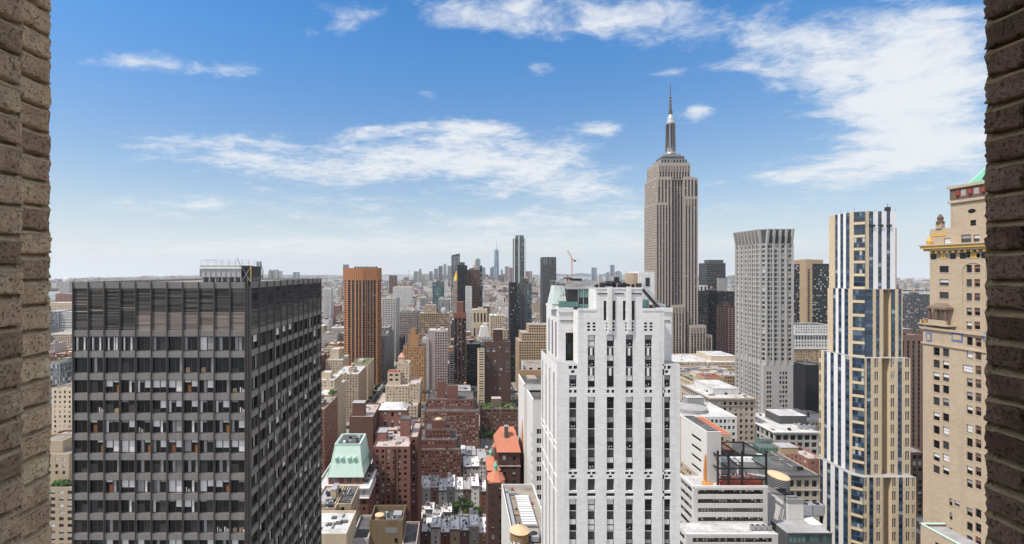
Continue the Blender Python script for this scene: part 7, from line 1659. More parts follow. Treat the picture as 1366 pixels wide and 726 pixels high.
b = mid('old_hotel', 'broad brown hotel with a white arcaded top and black roof left of the striped tower', 'building', 1056, 1120, 446, 560, 50, 'tan', 'apt', 'rtar', vis=485, n=6, done=False)
x0, x1, y0, y1, z = b.box; facade(b.w, b.g, (x0 - .3, y0 - .4, z - 16), (1, 0, 0), x1 - x0 + .6, 16, evens(x1 - x0, 3.4, 1.6, .8), [(1.5, 4), (5.5, 7.5), (9.5, 14)], .4, 'white', 'pane'); m = b.part('cornice'); m.box(x0 - 1.4, x1 + 1.4, y0 - 1.8, y0 - .41, z - .6, z + .5, 'whitepanel'); m = b.part('string_course'); m.box(x0 - .8, x1 + .8, y0 - 1.0, y0 - .42, z - 17.2, z - 16.3, 'whitepanel'); up(b, 1060, 1112, 434, 566, 30, z - .8, 'apt', 'white', 'rtar', n=5); b.done()
# towers around the limestone skyscraper
b = mid('glass_tower', 'dark glass tower with a stepped grey top right of the limestone skyscraper', 'skyscraper', 943, 968, 351, 1000, 34, 'darkgrey', dict(k='grid', p=2.6, ww=2.3, fh=3.8, wh=2.6, dep=.15, blind=0, mg=.2), 'rtar', 'panedark', n=0, done=False); b.bulk(X(946, 1004), X(965, 1004), 1004, 1024, b.box[4] - .9, Z(347, 1004), 'darkgrey', 'rtar'); b.bulk(X(955, 1002), X(966, 1002), 990, 999, 0, Z(371, 990), 'grey', 'rtar', name='lower_block'); b.done()
mid('black_tower', 'black glass tower immediately right of the limestone skyscraper, before the stepped dark one', 'skyscraper', 944.5, 980, 389, 800, 34, 'black', dict(k='grid', p=2.2, ww=2.0, fh=3.4, wh=2.6, dep=.12, blind=0, mg=.2), 'rtar', 'panedark', n=4, vis=470)
mid('striped_side_tower', 'slim tower with white and black vertical stripes touching the limestone skyscraper', 'skyscraper', 933, 944, 381, 840, 26, 'white', dict(k='strip', p=4.5, ww=3.0, fh=4, frac=.5, dep=.4), 'rtar', 'panedark', n=0)
mid('brick_tower', 'red brick and white striped tower just left of the flared-crown tower', 'building', 969.5, 984, 408, 720, 30, 'redbrick', dict(k='strip', p=4.2, ww=1.6, fh=3.4, frac=.5, dep=.3, span='whitepanel'), 'rsilver', 'panedark', n=3, vis=470)
b = mid('dark_glass_tower', 'dark glass apartment tower with a tan brick spine, between the flared and striped towers', 'skyscraper', 1083, 1113, 352, 640, 34, 'black', dict(k='grid', p=2.6, ww=2.1, fh=3.1, wh=2.2, dep=.25, blind=.15, mg=.3), 'rtar', 'pane', vis=430, n=0, done=False)
x0, x1, y0, y1, z = b.box; xq = X(1074.5, 640); b.w.box(xq, x0 - .005, y0 - 1, y0 + 11, 0, Z(346, 640), 'tan'); b.w.box(x0 + .01, X(1101, 640), y0 + 4, y1, z - .5, Z(346.5, 640), 'tan'); b.g.quads(rect(*frame_of((X(1077.5, 639), 638.95, 0), (1, 0, 0)), 0, 2.6, [60 + 3.2 * k for k in range(38)], [62.3 + 3.2 * k for k in range(38)], -.02), 'panedark'); b.done()
mid('brown_office', 'brown building with tall dark window strips between the striped and tan brick towers', 'building', 1200, 1238, 447, 400, 26, 'brownstone', dict(k='strip', p=3.9, ww=2.2, fh=4, frac=.6, dep=.6, top=5), 'rgravel', 'panedark', n=5, vis=600)
mid('brown_office', 'lower brown building with small square windows at the foot of the strip-windowed brown one', 'building', 1200, 1240, 604, 300, 20, 'brownstone', 'loft', 'rgravel', n=4, vis=640)
mid('gridded_tower', 'dark gridded tower with a white top row right of the striped tower', 'building', 1214.5, 1246, 393, 900, 40, 'darkgrey', dict(k='grid', p=3.6, ww=2.6, fh=3.6, wh=2.4, dep=.3, blind=.1, mg=.5), 'rtar', 'pane', n=2)
# far landmarks
b = B('spired_glass_tower', 'far tapering glass tower with a thin spire, tallest of the distant downtown group', 'skyscraper', X(662.5, 5300), 5300, None, 'palegrey', 'blank', 'paneblue', 'rsilver')
D = 5300.0; hw = 30; cx_ = X(662.5, D); zt = Z(334, D); m = b.part('shaft'); M_['towerglass'] = plain('blue_glass_wall', (.10, .17, .24), .15, .6, var=.1, scale=.01)
sq = [(cx_ - hw, D), (cx_ + hw, D), (cx_ + hw, D + 60), (cx_ - hw, D + 60)]; V = [(*p, 0) for p in sq]; mid_ = [(cx_, D + 6), (cx_ + hw * .8, D + 30), (cx_, D + 54), (cx_ - hw * .8, D + 30)]
V += [(*p, zt) for p in mid_]; m.shape(V, [(0, 1, 4), (1, 5, 4), (1, 2, 5), (2, 6, 5), (2, 3, 6), (3, 7, 6), (3, 0, 7), (0, 4, 7), (4, 5, 6, 7)], 'towerglass')
m = b.part('spire'); m.lathe(cx_, D + 30, [(16, zt), (16, zt + 12), (5, zt + 13), (3, zt + 60), (1.2, zt + 112)], 8, 'steel'); b.done()
FAR = [(552, 558.5, 362, 4700, 'grey', 'plain grey far tower, leftmost of the distant downtown group'), (559, 562, 358.5, 4900, 'palegrey', 'thin pale far tower second from the left of the distant downtown group'), (562.5, 572, 366, 4600, 'limestone', 'broad low far block beside the thin pale far tower'), (572.5, 577, 362, 4800, 'grey', 'grey far block right of the broad low far block'),
       (579, 584.5, 358.5, 4700, 'grey', 'grey far tower left of the darker far pair'), (585, 590.5, 355, 4900, 'darkgrey', 'dark far tower left of the slim pale far tower'), (591.5, 595.5, 352, 5000, 'palegrey', 'slim pale far tower standing clear left of the slanted-top tower'), (597, 602, 354.5, 4900, 'grey', 'grey far tower touching the slanted-top tower on its left'),
       (634.5, 641, 346, 5200, 'bluegl', 'pale blue far tower behind the dark brown slab'), (644, 647.5, 357, 5100, 'grey', 'short grey far tower right of the pale blue one'), (654, 664, 357, 5000, 'bluegl', 'broad blue far tower in front of the spired far tower'), (668, 671, 360, 5200, 'palegrey', 'small pale far tower just right of the spired far tower'), (674, 679, 355.5, 5100, 'grey', 'grey far tower left of the very slim pinkish tower'),
       (702, 710, 362, 4300, 'rosebrick', 'rose far block right of the slender glass tower'), (790, 796.5, 357, 6400, 'bluegl', 'left one of two blue far towers above the white brick tower'), (815, 820, 353.5, 6500, 'bluegl', 'taller right one of two blue far towers above the white brick tower'), (809, 814.5, 364, 6300, 'grey', 'low grey far tower between the two blue far towers'), (821.5, 829, 362.5, 6300, 'grey', 'low grey far block right of the taller blue far tower'), (799, 804, 366, 6200, 'palegrey', 'lowest pale far block right of the left blue far tower'),
       (342, 347, 349, 5200, 'bluegl', 'blue far tower seen over the roof of the dark office tower'), (358, 362, 361, 5100, 'grey', 'small grey far tower over the dark roof, left of the wider grey one'), (364, 370, 360, 5100, 'grey', 'wider grey far tower over the dark roof'), (372, 375, 361.5, 5100, 'palegrey', 'thin pale far tower over the dark roof'), (391, 398, 363, 5000, 'bluegl', 'broad blue far block over the far right of the dark roof'),
       (925, 930, 366, 5200, 'palegrey', 'pale far tower right of the limestone skyscraper'), (1062, 1068, 380, 3300, 'grey', 'grey far block between the flared tower and the dark glass tower')]
M_['bluegl'] = plain('blue_grey_glass_wall', (.13, .19, .25), .25, .5, var=.15, scale=.02)
for pl, pr, yt, D, wl_, lb in FAR:
    x0, x1, zt = X(pl, D), X(pr, D), Z(yt, D); b = B('far_tower', lb, 'skyscraper', (x0 + x1) / 2, D, 'towers of the distant skyline', wl_, 'blank', 'pane', 'rsilver')
    b.tier(x0, x1, D, D + 45, 0, zt, parapet=1); 
    n = max(2, int((x1 - x0) / 9)); b.g.quads(rect(*frame_of((x0, D - .3, 0), (1, 0, 0)), [(x1 - x0) * (i + .2) / n for i in range(n)], [(x1 - x0) * (i + .75) / n for i in range(n)], 20, zt - 6, 0), 'panesky')
    if rng.random() < .5: b.bulk(x0 + (x1 - x0) * .25, x0 + (x1 - x0) * .7, D + 10, D + 30, zt - 1, zt + rng.uniform(6, 14), wl_)
    b.done(many=False)
# tower crane
tcx, tcy = X(763, 1050), 1050.0; cz = Z(345, 1050)
cr_ = thing('tower_crane', 'thin orange tower crane with a raised jib behind the white brick tower', 'crane', (tcx, tcy, 0)); M_['orangepaint'] = plain('orange_paint', (.60, .24, .05), .5, .4)
def lattice(m, p, q, w_, n, mt):
    p, q = np.array(p, float), np.array(q, float); d = (q - p) / np.linalg.norm(q - p); a = np.cross(d, (0, 1, 0)); a /= np.linalg.norm(a); c = np.cross(d, a)
    cs = [(a * i + c * j) * w_ / 2 for i, j in ((-1, -1), (1, -1), (1, 1), (-1, 1))]
    for k in cs: m.bar(p + k, q + k, .22, mt)
    for i in range(n):
        for j in range(4): f0, f1 = i / n, (i + 1) / n; m.bar(p + (q - p) * f0 + cs[j], p + (q - p) * f1 + cs[(j + 1) % 4], .14, mt)
m = MB(); lattice(m, (tcx, tcy, 0), (tcx, tcy, cz), 2.4, 60, 'orangepaint'); m.build('mast', cr_)
m = MB(); lattice(m, (tcx, tcy, cz), (X(757, 1050), tcy, Z(334, 1050)), 1.8, 12, 'orangepaint'); m.build('jib', cr_)
m = MB(); m.bar((tcx, tcy, cz), (X(767, 1050), tcy, Z(351, 1050) + 6), .9, 'orangepaint'); m.box(X(765.5, 1050), X(768.5, 1050), tcy - 1, tcy + 1, Z(351, 1050) + 3, Z(351, 1050) + 6.5, 'darkgrey'); m.build('counterweight', cr_)
m = MB(); m.box(tcx - 1.6, tcx + 1.6, tcy - 1.6, tcy + 1.6, cz - 4, cz - .4, 'orangepaint'); m.build('cab', cr_)
# far suspension bridge
sb = thing('suspension_bridge', 'faint far suspension bridge low on the horizon right of the bronze tower', 'bridge', (X(536, 15200), 15200, 0)); bD = 15200.0
tx1, tx2 = X(545, bD), X(500, bD); m = MB()
for x_ in (tx1, tx2): mm = MB(); mm.box(x_ - 14, x_ - 5, bD, bD + 30, 0, 215, 'steel'); mm.box(x_ + 5, x_ + 14, bD, bD + 30, 0, 215, 'steel'); mm.box(x_ - 14, x_ + 14, bD + 2, bD + 28, 190, 206, 'steel'); mm.build('tower', sb)
m.box(tx2 - 500, tx1 + 500, bD, bD + 30, 66, 76, 'steel'); m.build('deck', sb); m = MB()
for a, c, lo in ((tx2, tx1, 80), ):
    P = [(a + (c - a) * i / 24, bD + 15, lo + (205 - lo) * (2 * i / 24 - 1) ** 2) for i in range(25)]
    for p, q in zip(P[:-1], P[1:]): m.bar(p, q, 2.5, 'steel')
for x_, s in ((tx1, 1), (tx2, -1)): m.bar((x_, bD + 15, 205), (x_ + s * 480, bD + 15, 72), 2.5, 'steel')
m.build('cable', sb)
# ================================================================== townhouses, filler blocks, trees, cars, far city, air
ORD = ['first', 'second', 'third', 'fourth', 'fifth', 'sixth', 'seventh', 'eighth', 'ninth', 'tenth', 'eleventh', 'twelfth']
fr_ = random.Random(77)
def townhouses(x0, x1, y0, y1, n, base, where, tones, front=True):
    e = [x0 + (x1 - x0) * i / n for i in range(n + 1)]
    for i in range(n):
        h = base + fr_.uniform(-2.2, 2.8); wl_ = tones[i % len(tones)]; a, c = e[i] + .02, e[i + 1] - .02; d = y1 - fr_.uniform(0, 2.5)
        b = B('townhouse', f'white-roofed townhouse, {ORD[i]} from the left in the {where}', 'house', (a + c) / 2, y0, 'townhouses around the courtyard trees', wl_, 'row', 'pane', fr_.choice(('rbright', 'rbright', 'rbright', 'rsilver')))
        zr = b.tier(a, c, y0, d, 0, h, sides={'K': 'row'}, parapet=.45, par_t=.2)
        m = b.part('cornice'); m.box(a, c, y0 - .5, y0 - .004, h - .9, h - .1, fr_.choice(('brownstone', 'whitepanel', 'darkgrey'))); m = b.part('rear_coping'); m.box(a + .1, c - .1, d + .004, d + .25, h - .6, h - .1, 'grey')
        m = b.part('roof_equipment')
        for _ in range(7):
            xx, yy = a + .5 + fr_.random() * (c - a - 2), y0 + 1 + fr_.random() * (d - y0 - 3)
            k = fr_.random()
            if k < .4: m.box(xx, xx + fr_.uniform(.5, 1.4), yy, yy + fr_.uniform(.5, 1.8), zr, zr + fr_.uniform(.5, 1.4), fr_.choice(('steel', 'rtar', 'darksteel', 'whitepanel')))
            elif k < .7: m.box(xx, xx + .7, yy, yy + .7, zr, zr + fr_.uniform(1, 1.9), 'rosebrick'); m.box(xx - .05, xx + .75, yy - .05, yy + .75, zr + 1.901, zr + 2.0, 'grey')
            else: m.box(xx, xx + 1.1, yy, yy + 1.8, zr, zr + .35, 'panesky')
        if fr_.random() < .55: b.bulk(a + .4, a + 2.4, d - 5, d - 1.2, zr, zr + 2.3, fr_.choice((wl_, 'white', 'rosebrick')), fr_.choice(('rwhite', 'rtar')))
        b.done(); FOOT.append((a, c, y0, y1))
T1 = ['rosebrick', 'brownstone', 'white', 'redbrick', 'buff', 'brownstone', 'grey']
townhouses(X(549, 293), X(652, 293), 293, 312, 8, 19, 'nearest row at the bottom', T1)
townhouses(X(545, 330), X(603, 330), 322, 334, 5, 15, 'short middle row beside the trees', ['white', 'brownstone', 'white', 'rosebrick', 'white'])
townhouses(X(553, 350), X(650, 350), 348, 370, 9, 18, 'long row behind the courtyard trees', ['rpink', 'white', 'rosebrick', 'white', 'grey', 'white', 'brownstone', 'white', 'redbrick'])
townhouses(X(618, 396), X(692, 396), 394, 416, 7, 18, 'row behind, left of the orange tiled roofs', ['grey', 'palegrey', 'white', 'grey', 'palegrey', 'brownstone', 'white'])
townhouses(X(607, 425), X(690, 425), 424, 446, 6, 14, 'farther row before the square brown apartment house', ['palegrey', 'white', 'grey', 'rosebrick', 'white', 'grey'])

LM = [(425, 440, 'long cream apartment house'), (484, 740, 'bronze tower'), (530, 480, 'cream stepped group'), (465, 245, 'green mansard hotel'), (614, 660, 'slim red-brown tower'), (584, 652, 'pinkish slab'), (664, 620, 'dark red-brown slab'),
      (617, 1100, 'flat black tower'), (905, 675, 'limestone skyscraper'), (1020, 360, 'flared-crown tower'), (1155, 240, 'striped tower'), (1088, 560, 'old brown hotel'), (602, 474, 'large red apartment block'), (665, 512, 'roof-garden apartment house'),
      (716, 690, 'tan loft building'), (693, 900, 'slender glass tower'), (519, 930, 'white gridded office'), (551, 592, 'orange apartment house'), (967, 320, 'cornice office'), (640, 950, 'cream arched building'), (579, 870, 'wide orange loft'), (462, 560, 'tan cluttered-roof apartment house'),
      (962, 800, 'black glass tower'), (1098, 640, 'dark glass apartment tower'), (85, 300, 'tan gridded slab at far left'), (733, 1000, 'dark flat-topped tower'), (545, 1010, 'old mauve loft')]
TONE = dict(redbrick='red brick', brownbrick='brown brick', rosebrick='rose brick', tan='tan', cream='cream', buff='buff', white='white', palegrey='pale grey', grey='grey', limestone='stone-coloured', brownstone='dark brown', orange='orange brick', pinkgrey='mauve', umber='umber', darkgrey='dark grey')
ROOFW = dict(rwhite='white', rsilver='silver', rtar='black', rgravel='gravel', rpink='pinkish')
USED = {}
def label_for(px_, D, tone, kind, roof, tank, h):
    ls = sorted(LM, key=lambda l: abs(l[0] - px_) / 22 + abs(l[1] - D) / 110)
    def rel(l):
        s = 'left of' if px_ < l[0] - 7 else 'right of' if px_ > l[0] + 7 else ''
        d = 'beyond' if D > l[1] + 25 else 'before' if D < l[1] - 25 else ''
        return f"{s} and {d} the {l[2]}" if s and d else f"{s or d or 'beside'} the {l[2]}"
    hw_ = 'tall' if h > 62 else 'low' if h < 32 else 'middling'
    for c in (f"{tone} {kind} with {roof} roof, {rel(ls[0])}", f"{hw_} {tone} {kind}, {roof} roof{', water tank' if tank else ''}, {rel(ls[0])}", f"{hw_} {tone} {kind}, {roof} roof, {rel(ls[1])}", f"{hw_} {tone} {kind}, {roof} roof, {rel(ls[2])}", f"{hw_} {roof}-roofed {tone} {kind}, {rel(ls[3])}"):
        if c.lower() not in USED and len(c.split()) <= 16: USED[c.lower()] = 1; return c
    return c
def hits_foot(x0, x1, y0, y1): return any(x0 < b and a < x1 and y0 < d and c < y1 for a, b, c, d in FOOT)
def inview(pa, pb): return any(pa < b and a < pb for a, b in ((62, 101), (424, 742), (893, 1236)))
def ceiling(pa, pb, D):
    z = 1e9
    for a, b, row, dv in VIS:
        if dv > D and pa < b + 1 and a - 1 < pb: z = min(z, Z(row + 1, D))
    return z
EXTRA_VIS = [(640, 682, 560, 600), (682, 697, 598, 640), (497, 512, 560, 700), (440, 500, 600, 640), (606, 690, 590, 470), (550, 650, 632, 380), (906, 985, 500, 640), (690, 742, 505, 640), (1058, 1110, 500, 555)]
VIS += EXTRA_VIS; FOOT.append((-32, 12, 225, 292))
nfill = 0
KINDS_F = [('brick_apartment', 'apartment house', 'apt', ('redbrick', 'redbrick', 'rosebrick', 'brownbrick', 'buff', 'cream', 'orange')), ('loft_building', 'loft building', 'loft', ('limestone', 'tan', 'buff', 'cream', 'pinkgrey', 'redbrick', 'palegrey')),
           ('office_block', 'office block', 'off', ('white', 'palegrey', 'grey', 'cream', 'limestone', 'darkgrey')), ('apartment_slab', 'apartment slab', 'aptw', ('white', 'rosebrick', 'cream', 'tan', 'redbrick', 'grey'))]
xs = [-1000] + [v for ab in AVES for v in ab] + [1300]
rows_y = []
for a, c in zip(CY[:-1], CY[1:]): rows_y += [(a + 9, (a + c) / 2 - 2.5), ((a + c) / 2 + 2.5, c - 9)]
STR_F = [dict(STY[k], p=STY[k]['p'] * 1.0) for k in ('apt', 'loft', 'off', 'aptw')]
for (ya, yb_) in rows_y:
    if ya < 225 or ya > 1010: continue
    for a, c in zip(xs[::2], xs[1::2]):
        x_ = a + 3.5
        while x_ < c - 10:
            wd = min(fr_.choice((13, 16, 20, 24, 30, 36)), c - 3.5 - x_); xa, xb = x_, x_ + wd - .05; x_ += wd
            if wd < 7: continue
            D = ya; ends = [VX + q * F / y for q in (xa, xb) for y in (ya, yb_)]; pa, pb = min(ends), max(ends)
            if not inview(pa, pb) or hits_foot(xa - .3, xb + .3, ya - .3, yb_ + .3): continue
            h = fr_.choice((14, 18, 22, 26, 32, 38, 44, 50, 56, 64)) + fr_.uniform(-2, 2)
            if ya > 700: h = h * .8 + fr_.choice((0, 0, 8, 18, 30))
            if abs(xa + 100) < 40 or abs(xb + 104) < 40: h = fr_.uniform(38, 56)
            h = min(h, ceiling(pa, pb, D))
            if h < 9: continue
            if nfill >= 285: continue
            nm, kd, st, walls = fr_.choice(KINDS_F); wl_ = fr_.choice(walls); rf_ = fr_.choice(('rwhite', 'rsilver', 'rsilver', 'rtar', 'rgravel', 'rpink'))
            tank = fr_.random() < .45
            s2 = dict(STY[st]); s2['p'] *= fr_.uniform(.9, 1.25); s2['fh'] *= fr_.uniform(.95, 1.15)
            if ya > 620: s2['blind'] = 0
            b = B(nm, label_for((pa + pb) / 2, D, TONE[wl_], kd, ROOFW[rf_], tank, h), 'building', (xa + xb) / 2, ya, 'blocks filling the streets between the towers', wl_, s2, 'pane', rf_)
            vis_side = 'R' if xb < 0 else 'L'
            sd = {('L' if vis_side == 'R' else 'R'): 'blank'}
            if fr_.random() < .25: sd[vis_side] = 'blank'
            zr = b.tier(xa, xb, ya, yb_, 0, h, sides=sd)
            zt = h
            if wd > 19 and fr_.random() < .45 and ceiling(pa, pb, D) > h + 8:
                ins = wd * .16; zt = h + fr_.choice((6, 9, 12)); zr2 = b.tier(xa + ins, xb - ins * fr_.uniform(.3, 1.2), ya + 5, yb_ - 2, zr, zt, sides=sd, roof=rf_); b.clutter(xa + ins + 1, xb - ins - 1, ya + 6, yb_ - 3, zr2, 4, .6 if tank else 0); b.clutter(xa + .6, xb - .6, ya + .6, ya + 5.8, zr, 4, 0, False)
            else: b.clutter(xa + .8, xb - .8, ya + .8, yb_ - .8, zr, 7 if ya < 640 else 4, 1. if tank else 0)
            b.done(); FOOT.append((xa, xb, ya, yb_)); nfill += 1
print('fillers', nfill)
# ------------------------------------------------------------------ trees
def crown_mesh(seed, r, h, mt):
    rr = random.Random(seed); m = MB(); cl = []
    for _ in range(11):
        t = rr.uniform(0, 2 * math.pi); q = rr.uniform(.1, .8) * r; cl.append((q * math.cos(t), q * math.sin(t), h * rr.uniform(.42, .92), rr.uniform(.28, .5) * r))
    P = []
    for _ in range(950):
        cx_, cy__, cz_, cr = rr.choice(cl); d = np.array([rr.gauss(0, 1) for _ in range(3)]); d /= np.linalg.norm(d)
        p = np.array((cx_, cy__, cz_)) + d * cr * rr.uniform(.55, 1.1) * np.array((1, 1, .8))
        a = np.array([rr.gauss(0, 1) for _ in range(3)]); a /= np.linalg.norm(a); b_ = np.cross(a, d); b_ /= max(np.linalg.norm(b_), 1e-6); s = rr.uniform(.22, .45)
        P.append([p - a * s - b_ * s * .7, p + a * s - b_ * s * .7, p + a * s + b_ * s * .7, p - a * s + b_ * s * .7])
    m.quads(P, mt); return m
def trunk_mesh(seed, r, h):
    rr = random.Random(seed); m = MB(); m.bar((0, 0, 0), (.1, 0, h * .5), (.28, .17), 'bark', 7)
    for _ in range(6): t = rr.uniform(0, 6.3); m.bar((.1, 0, h * rr.uniform(.3, .5)), (r * .55 * math.cos(t), r * .55 * math.sin(t), h * rr.uniform(.6, .85)), (.12, .04), 'bark', 5)
    return m
TP = []
for s, (r, h, mt) in enumerate(((3.6, 10, 'leaf'), (4.6, 13, 'leaf'), (3.0, 8.5, 'leafdark'), (5.2, 15, 'leafdark'))):
    c = crown_mesh(s, r, h, mt).build('crown'); t_ = trunk_mesh(s, r, h).build('trunk'); C.objects.unlink(c); C.objects.unlink(t_); TP.append((c, t_))
def tree(x, y, k, label, group, rot=0., z=.14):
    o = thing('tree', label, 'tree', (x, y, z), group); o.rotation_euler = (0, 0, rot)
    for src in TP[k]: q = src.copy(); C.objects.link(q); q.parent = o
SPOTS = [(607, 335, 1, 'broad pale green tree left of the pair in the white-roofed courtyard'), (617, 338, 3, 'largest dark green tree in the white-roofed courtyard'), (626, 336, 1, 'bright green tree right of the pair in the white-roofed courtyard'), (634, 331, 0, 'small tree at the right end of the white-roofed courtyard'), (640, 335, 2, 'low tree beside the turret with the orange roof'),
         (588, 452, 1, 'tree in the gap below the large red apartment block, left one'), (595, 454, 0, 'tree in the gap below the large red apartment block, middle one'), (602, 450, 3, 'broad tree in the gap below the large red apartment block, right one'),
         (641, 478, 1, 'bright tree at the foot of the roof-garden apartment house, left corner'), (648, 480, 3, 'dark tree at the foot of the roof-garden apartment house'), (656, 479, 1, 'middle tree at the foot of the roof-garden apartment house'), (664, 481, 0, 'pale tree at the foot of the roof-garden apartment house'), (672, 480, 3, 'dark tree at the right foot of the roof-garden apartment house'),
         (551, 360, 2, 'dark tree wedged between the rose twin tower and the townhouses'), (553, 330, 0, 'tree beside the right wing of the rose twin tower')]
for p, D, k, lb in SPOTS: tree(X(p, D), D, k, lb, None, p, 4.0 if D > 440 else 3.0)
n = 0
for y in range(372, 720, 15):
    for x_, side_ in ((-118.5, 'left pavement'), (-103.5, 'planted middle strip'), (-88.8, 'right pavement')):
        if side_ == 'planted middle strip' and any(abs(y - c) < 12 for c in CY): continue
        if hits_foot(x_ - 1, x_ + 1, y - 1, y + 1): continue
        if fr_.random() < .8: tree(x_ + fr_.uniform(-.8, .8), y + fr_.uniform(-4, 4), fr_.choice((0, 2, 2, 0)), f'leafy street tree on the {side_} of the avenue left of centre', f'street trees on the {side_}', y, .15); n += 1
# ------------------------------------------------------------------ cars
def car_parts(paint):
    m = MB(); pr = [(-2.3, .35), (2.3, .35), (2.3, .8), (1.3, .95), (.7, 1.42), (-1.1, 1.42), (-1.8, .98), (-2.3, .9)]
    V = [(x_, y_, z_) for x_ in (-.9, .9) for y_, z_ in pr]; k = len(pr); m.shape(V, [tuple(range(k)), tuple(range(2 * k - 1, k - 1, -1))] + [(i, k + i, k + (i + 1) % k, (i + 1) % k) for i in range(k)], paint)
    g_ = MB(); g_.quads([[(-.8, 1.27, 1.0), (.8, 1.27, 1.0), (.72, .76, 1.39), (-.72, .76, 1.39)], [(.8, -1.72, 1.04), (-.8, -1.72, 1.04), (-.72, -1.16, 1.4), (.72, -1.16, 1.4)], [(.905, -1.4, 1.0), (.905, 1.0, 1.0), (.905, .6, 1.36), (.905, -1.0, 1.36)], [(-.905, 1.0, 1.0), (-.905, -1.4, 1.0), (-.905, -1.0, 1.36), (-.905, .6, 1.36)]], 'carglass')
    W = MB(); W.lathe(0, 0, [(.33, -.11), (.33, .11)], 12, 'rubber'); return m, g_, W
M_['carwhite'] = plain('car_white', (.65, .65, .64), .3, .5); M_['carblack'] = plain('car_black', (.02, .02, .022), .25, .5); M_['cargrey'] = plain('car_grey', (.2, .205, .21), .3, .5)
CARP = {}
for p in ('yellow', 'carwhite', 'carblack', 'cargrey'):
    a, g_, W = car_parts(p); os_ = [a.build('body'), g_.build('window'), W.build('wheel')]
    for o in os_: C.objects.unlink(o)
    CARP[p] = os_
def car(x, y, paint, label, group):
    o = thing('car', label, 'car', (x, y, .02), group); bd, gl_, wh = CARP[paint]
    for s in (bd, gl_): q = s.copy(); C.objects.link(q); q.parent = o
    for wx in (-.85, .85):
        for wy in (-1.4, 1.4): q = wh.copy(); C.objects.link(q); q.parent = o; q.location = (wx, wy, .33); q.rotation_euler = (0, R(90), 0)
CW = dict(yellow='yellow taxi', carwhite='white car', carblack='black car', cargrey='grey car')
for x_, y, p in [(-113, 424, 'yellow'), (-110, 447, 'yellow'), (-113, 406, 'carwhite'), (-109.5, 470, 'carblack'), (-113, 500, 'carwhite'), (-110, 522, 'cargrey'), (-98, 560, 'carwhite'), (-95, 590, 'carblack'), (-98.5, 612, 'yellow'), (-94.5, 640, 'carwhite'), (-110, 575, 'carblack'), (-113, 610, 'carwhite'), (-110, 650, 'cargrey'), (-98, 668, 'carwhite')]:
    car(x_, y, p, f'{CW[p]} driving on the tree-lined avenue left of centre', f'{CW[p]}s on the tree-lined avenue')
for i, (x_, y) in enumerate([(74, 500), (78, 520), (74, 545), (82, 560), (78, 588), (74, 610), (82, 640), (78, 665), (74, 700), (82, 720), (78, 760)]):
    p = ('carwhite', 'carblack', 'cargrey')[i % 3]; car(x_, y, p, f'{CW[p]} in the narrow street gap before the tan loft building', f'{CW[p]}s in the narrow street gap')
# ------------------------------------------------------------------ far city, nobody could count it
t = NT('far_city_wall'); ge = t.n('ShaderNodeNewGeometry'); sp = t.n('ShaderNodeSeparateXYZ'); tcn = t.n('ShaderNodeTexCoord'); t.l(tcn.outputs['Object'], sp.inputs[0])
col = t.ramp(ge.outputs['Random Per Island'], [(0, (.20, .10, .075)), (.08, (.28, .17, .13)), (.15, (.13, .09, .08)), (.25, (.42, .35, .27)), (.52, (.36, .29, .23)), (.62, (.50, .47, .43)), (.76, (.62, .60, .57)), (.86, (.24, .24, .25)), (.95, (.08, .085, .095))], 'CONSTANT')
al = t.math('ADD', sp.outputs[0], sp.outputs[1]); fa = t.math('FRACT', t.math('MULTIPLY', al, .29)); fz_ = t.math('FRACT', t.math('MULTIPLY', sp.outputs[2], .285))
wmask = t.math('MULTIPLY', t.math('GREATER_THAN', fa, .48), t.math('GREATER_THAN', fz_, .45))
nb = t.noise(.35, 2)
col = t.mix(t.math('MULTIPLY', wmask, t.math('ADD', .45, t.math('MULTIPLY', nb, .5)), True), col, (.03, .034, .04)); M_['farwall'] = t.col(col, .8, .3)
t = NT('far_city_roof'); ge = t.n('ShaderNodeNewGeometry'); col = t.ramp(ge.outputs['Random Per Island'], [(0, (.62, .61, .60)), (.3, (.40, .40, .40)), (.55, (.27, .25, .23)), (.75, (.10, .10, .10)), (.9, (.42, .33, .28))], 'CONSTANT')
M_['farroof'] = t.col(t.mix(t.math('MULTIPLY', t.noise(.15, 4), .6), col, (.15, .145, .14)), .9, .2)
fc = MB(); VV = []; nr = np.random.default_rng(9)
def farbox(x0, x1, y0, y1, z0, z1):
    VV.append((x0, x1, y0, y1, z0, z1))
HID = ((-160, 60), (103, 422), (744, 891), (1238, 1500))      # hidden by the nearest buildings from the window itself, seen after a step to the side
for (ya, yb_) in rows_y:
    for a, c in zip(xs[::2], xs[1::2]):
        x_ = a + 4
        while x_ < c - 10:
            wd = min(float(nr.choice((14, 18, 24, 30))), c - 4 - x_); xa, xb = x_, x_ + wd - .3; x_ += wd
            if wd < 8 or ya < 140: continue
            ends = [VX + q * F / y for q in (xa, xb) for y in (ya, yb_)]
            if not any(p < min(ends) and max(ends) < q for p, q in HID) or hits_foot(xa - .5, xb + .5, ya - .5, yb_ + .5): continue
            h = float(nr.choice((16, 22, 28, 36, 46, 58, 75))); farbox(xa, xb, ya, yb_, 0, h); farbox(xa + wd * .3, xa + wd * .6, ya + 6, ya + 14, h, h + 4)
y = 1030.0
